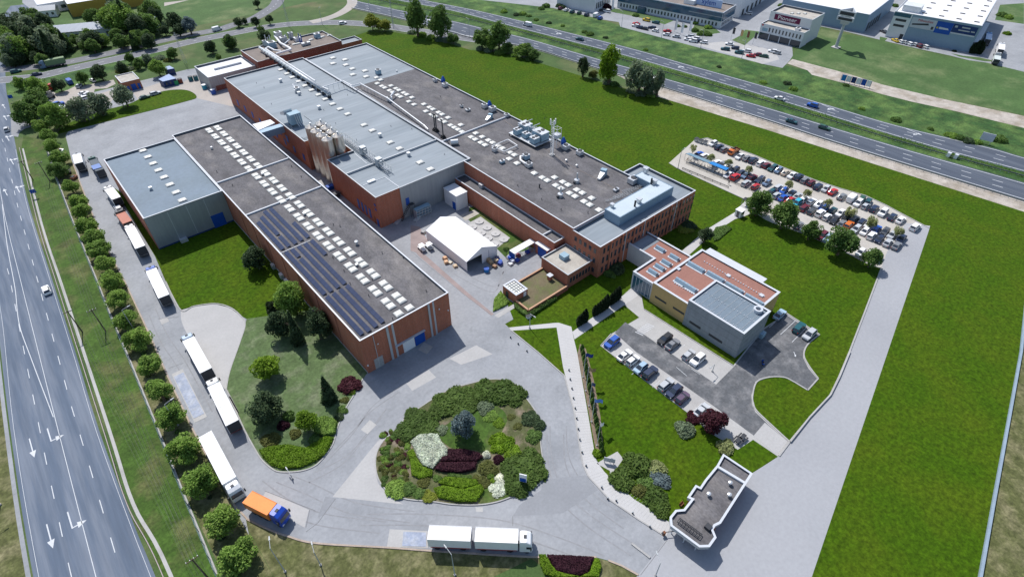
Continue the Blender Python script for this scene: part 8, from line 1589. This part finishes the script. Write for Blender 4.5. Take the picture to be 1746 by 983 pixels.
for c, x, y, r, h_, lf, l in ((18, 400, 830, 3.0, 2.2, 'l_juniper', 'left dark shrub in the bed by the gate'), (18, 500, 740, 3.2, 2.6, 'l_juniper', 'tall dark shrub at the top of the gate bed'), (18, 630, 770, 2.4, 1.8, 'l_pale', 'pale yellow green shrub in the gate bed'), (18, 650, 850, 2.4, 1.8, 'l_blue', 'grey blue shrub at the right of the gate bed'), (18, 515, 920, 1.7, 1.3, 'l_olive', 'round olive shrub in the gate bed'), (18, 620, 950, 3.0, 1.9, 'l_juniper', 'large dark shrub at the lower right of the gate bed'), (22, 340, 510, 2.4, 1.7, 'l_juniper', 'lowest dark shrub of the gate bed'), (18, 560, 860, 2.0, 1.2, 'l_mid', 'mid green shrub in the middle of the gate bed'), (18, 820, 500, 2.6, 2.2, 'l_grey', 'grey green round shrub left of the purple tree'), (18, 870, 430, 1.8, 1.6, 'l_plum', 'loose reddish shrub by the parked cars'), (18, 1088, 618, 2.2, 2.0, 'l_pale', 'pale variegated round shrub below the purple tree'), (13, 1380, 600, 2.6, 3.2, 'l_dark', 'dark evergreen shrub at the office corner'), (13, 1340, 640, 2.0, 1.8, 'l_mid', 'lower green shrub at the office corner'), (7, 1230, 790, 3.0, 1.6, 'l_dark', 'dark hedge shrub below the office gable'), (7, 1215, 820, 2.6, 1.0, 'l_yellow', 'yellow green flowering shrub below the office gable')):
    bushw(c, x, y, r, h_, lf, l, 'shrubs round the offices')
treew(18, 1015, 450, 5.6, 3.3, 'l_plum', 'round dark purple leaved tree beside the court', None, 'broad', 'purple_tree', zs=.85, zc=3.0)
treew(7, 1350, 865, 5.2, 2.4, 'l_dark', 'dark loose tree at the footpath behind the admin building', None, zs=1.05, zc=2.8)
bed('long_hedge', 'grass green raised bed beside the footpath', WP(8, [(285, 705), (310, 655), (370, 640), (418, 660), (330, 735), (300, 745)]), .6, 'l_mid', 'hedge', 40, .15, .03)
tag(tree(W(47, 680, 655), 4.2, 1.1, 'l_mid', 'thin young tree beside the tank slab', None, 'thin', 'young_tree'), 'thin young tree beside the tank slab', 'tree')
# --- car park trees
for i, (x, y) in enumerate(((163, 128), (285, 190), (402, 225), (533, 268), (793, 368), (922, 428), (1060, 490), (1208, 545), (1350, 605), (1523, 675))):
    treew(8, x, y, 4.8, 1.8+.4*(i in (7, 8)), 'l_pale', f'thin pale young tree between car rows, {ordn(i+1)} from the shelter', 'young car park trees', 'thin', 'young_tree', zc=2.9)
for i, (x, y, r, h_) in enumerate(((600, 500, 3.6, 7.5), (770, 580, 3.8, 8), (940, 682, 2.7, 5), (1155, 748, 4.0, 8.5), (1340, 870, 2.5, 4.5))):
    treew(8, x, y, h_, r*1.2, 'l_mid', ['leafy tree, first of five along the lower car park edge', 'tall leafy tree, second of five along the lower car park edge', 'smaller leafy tree, middle of five along the lower car park edge', 'largest leafy tree, fourth of five along the lower car park edge', 'small leafy tree, last of five along the lower car park edge'][i], 'car park edge trees', zs=1.05, zc=h_*.52)
# --- business park planting
for i, (c, x, y, r, lf) in enumerate(((38, 570, 225, 1.6, 'l_yellow'), (38, 845, 285, 2.2, 'l_green'), (38, 1010, 340, 2.4, 'l_green'), (38, 960, 410, 3.0, 'l_mid'), (38, 830, 380, 2.4, 'l_mid'), (38, 1000, 430, 2.6, 'l_mid'), (38, 900, 430, 2.4, 'l_mid'), (38, 215, 140, 1.8, 'l_yellow'), (38, 600, 335, 1.6, 'l_mid'), (38, 690, 340, 1.6, 'l_mid'), (42, 950, 40, 4.0, 'l_purple'), (42, 1050, 60, 4.0, 'l_purple'), (42, 850, 25, 3.5, 'l_purple'), (42, 420, 55, 2.6, 'l_dark'), (42, 470, 75, 2.2, 'l_dark'), (42, 250, 50, 3.0, 'l_mid'), (42, 180, 90, 2.4, 'l_mid'), (42, 1450, 185, 2.2, 'l_mid'), (39, 480, 35, 2.6, 'l_dark'), (39, 420, 50, 2.4, 'l_mid'), (40, 900, 600, 1.2, 'l_cypress'), (40, 1540, 380, 2.2, 'l_bright'), (40, 1480, 150, 3.2, 'l_mid'), (40, 1560, 180, 3.0, 'l_green'), (40, 190, 50, 2.2, 'l_mid'))):
    bushw(c, x, y, r, r*1.2, lf, f'shrub of the business park planting, {ordn(i+1)} from its left end', 'business park shrubs', name='planted_shrub', z=0)
for i, (x, y, h_) in enumerate(((925, 590, 6), (955, 590, 5.5), (1090, 640, 5), (1125, 640, 6), (1160, 640, 6), (1185, 650, 5.5))):
    p = W(40, x, y); t = thing('cypress', f'dark columnar cypress before the banner warehouse, {ordn(i+1)} from left', 'cypress', (p.x, p.y, 0), 0, 'warehouse cypresses'); c = put('crown', proto('col'+str(i % 3), CL[i % 3], 'l_cypress'), None, t); c.scale = (h_*1.5, h_*1.5, h_); MB().cyl(0, 0, 0, .5, .1, n=6).build('trunk', 'bark', t)
for i in range(26):
    x = 800+frg.uniform(0, 330); y = 470-(x-800)*.28+frg.uniform(-30, 22); r = frg.uniform(1.3, 2.4)
    bushw(1, x, y, r, r*1.1, frg.choice(['l_mid', 'l_green', 'l_grey', 'l_olive']), f'scrub bush below the north road, {ordn(i+1)} left of the lattice pole', 'scrub below the north road', z=0)
for i, (c, x, y, r) in enumerate(((37, 590, 300, 2.6), (37, 690, 320, 2.6), (37, 780, 345, 2.8), (37, 860, 370, 2.8), (37, 940, 385, 2.4), (37, 1260, 460, 2.6), (37, 1340, 480, 2.4), (37, 1450, 495, 2.6), (37, 1600, 525, 2.4), (37, 1750, 560, 2.4), (3, 690, 535, 2.6), (3, 740, 550, 2.2), (3, 860, 590, 2.6), (3, 920, 610, 2.8), (3, 985, 625, 2.2))):
    bushw(c, x, y, r, r*1.2, rng.choice(['l_mid', 'l_green', 'l_grey']), f'undergrowth bush at the foot of the roadside trees, {ordn(i+1)} from the left', 'undergrowth of the roadside trees', name='bank_bush', z=0)
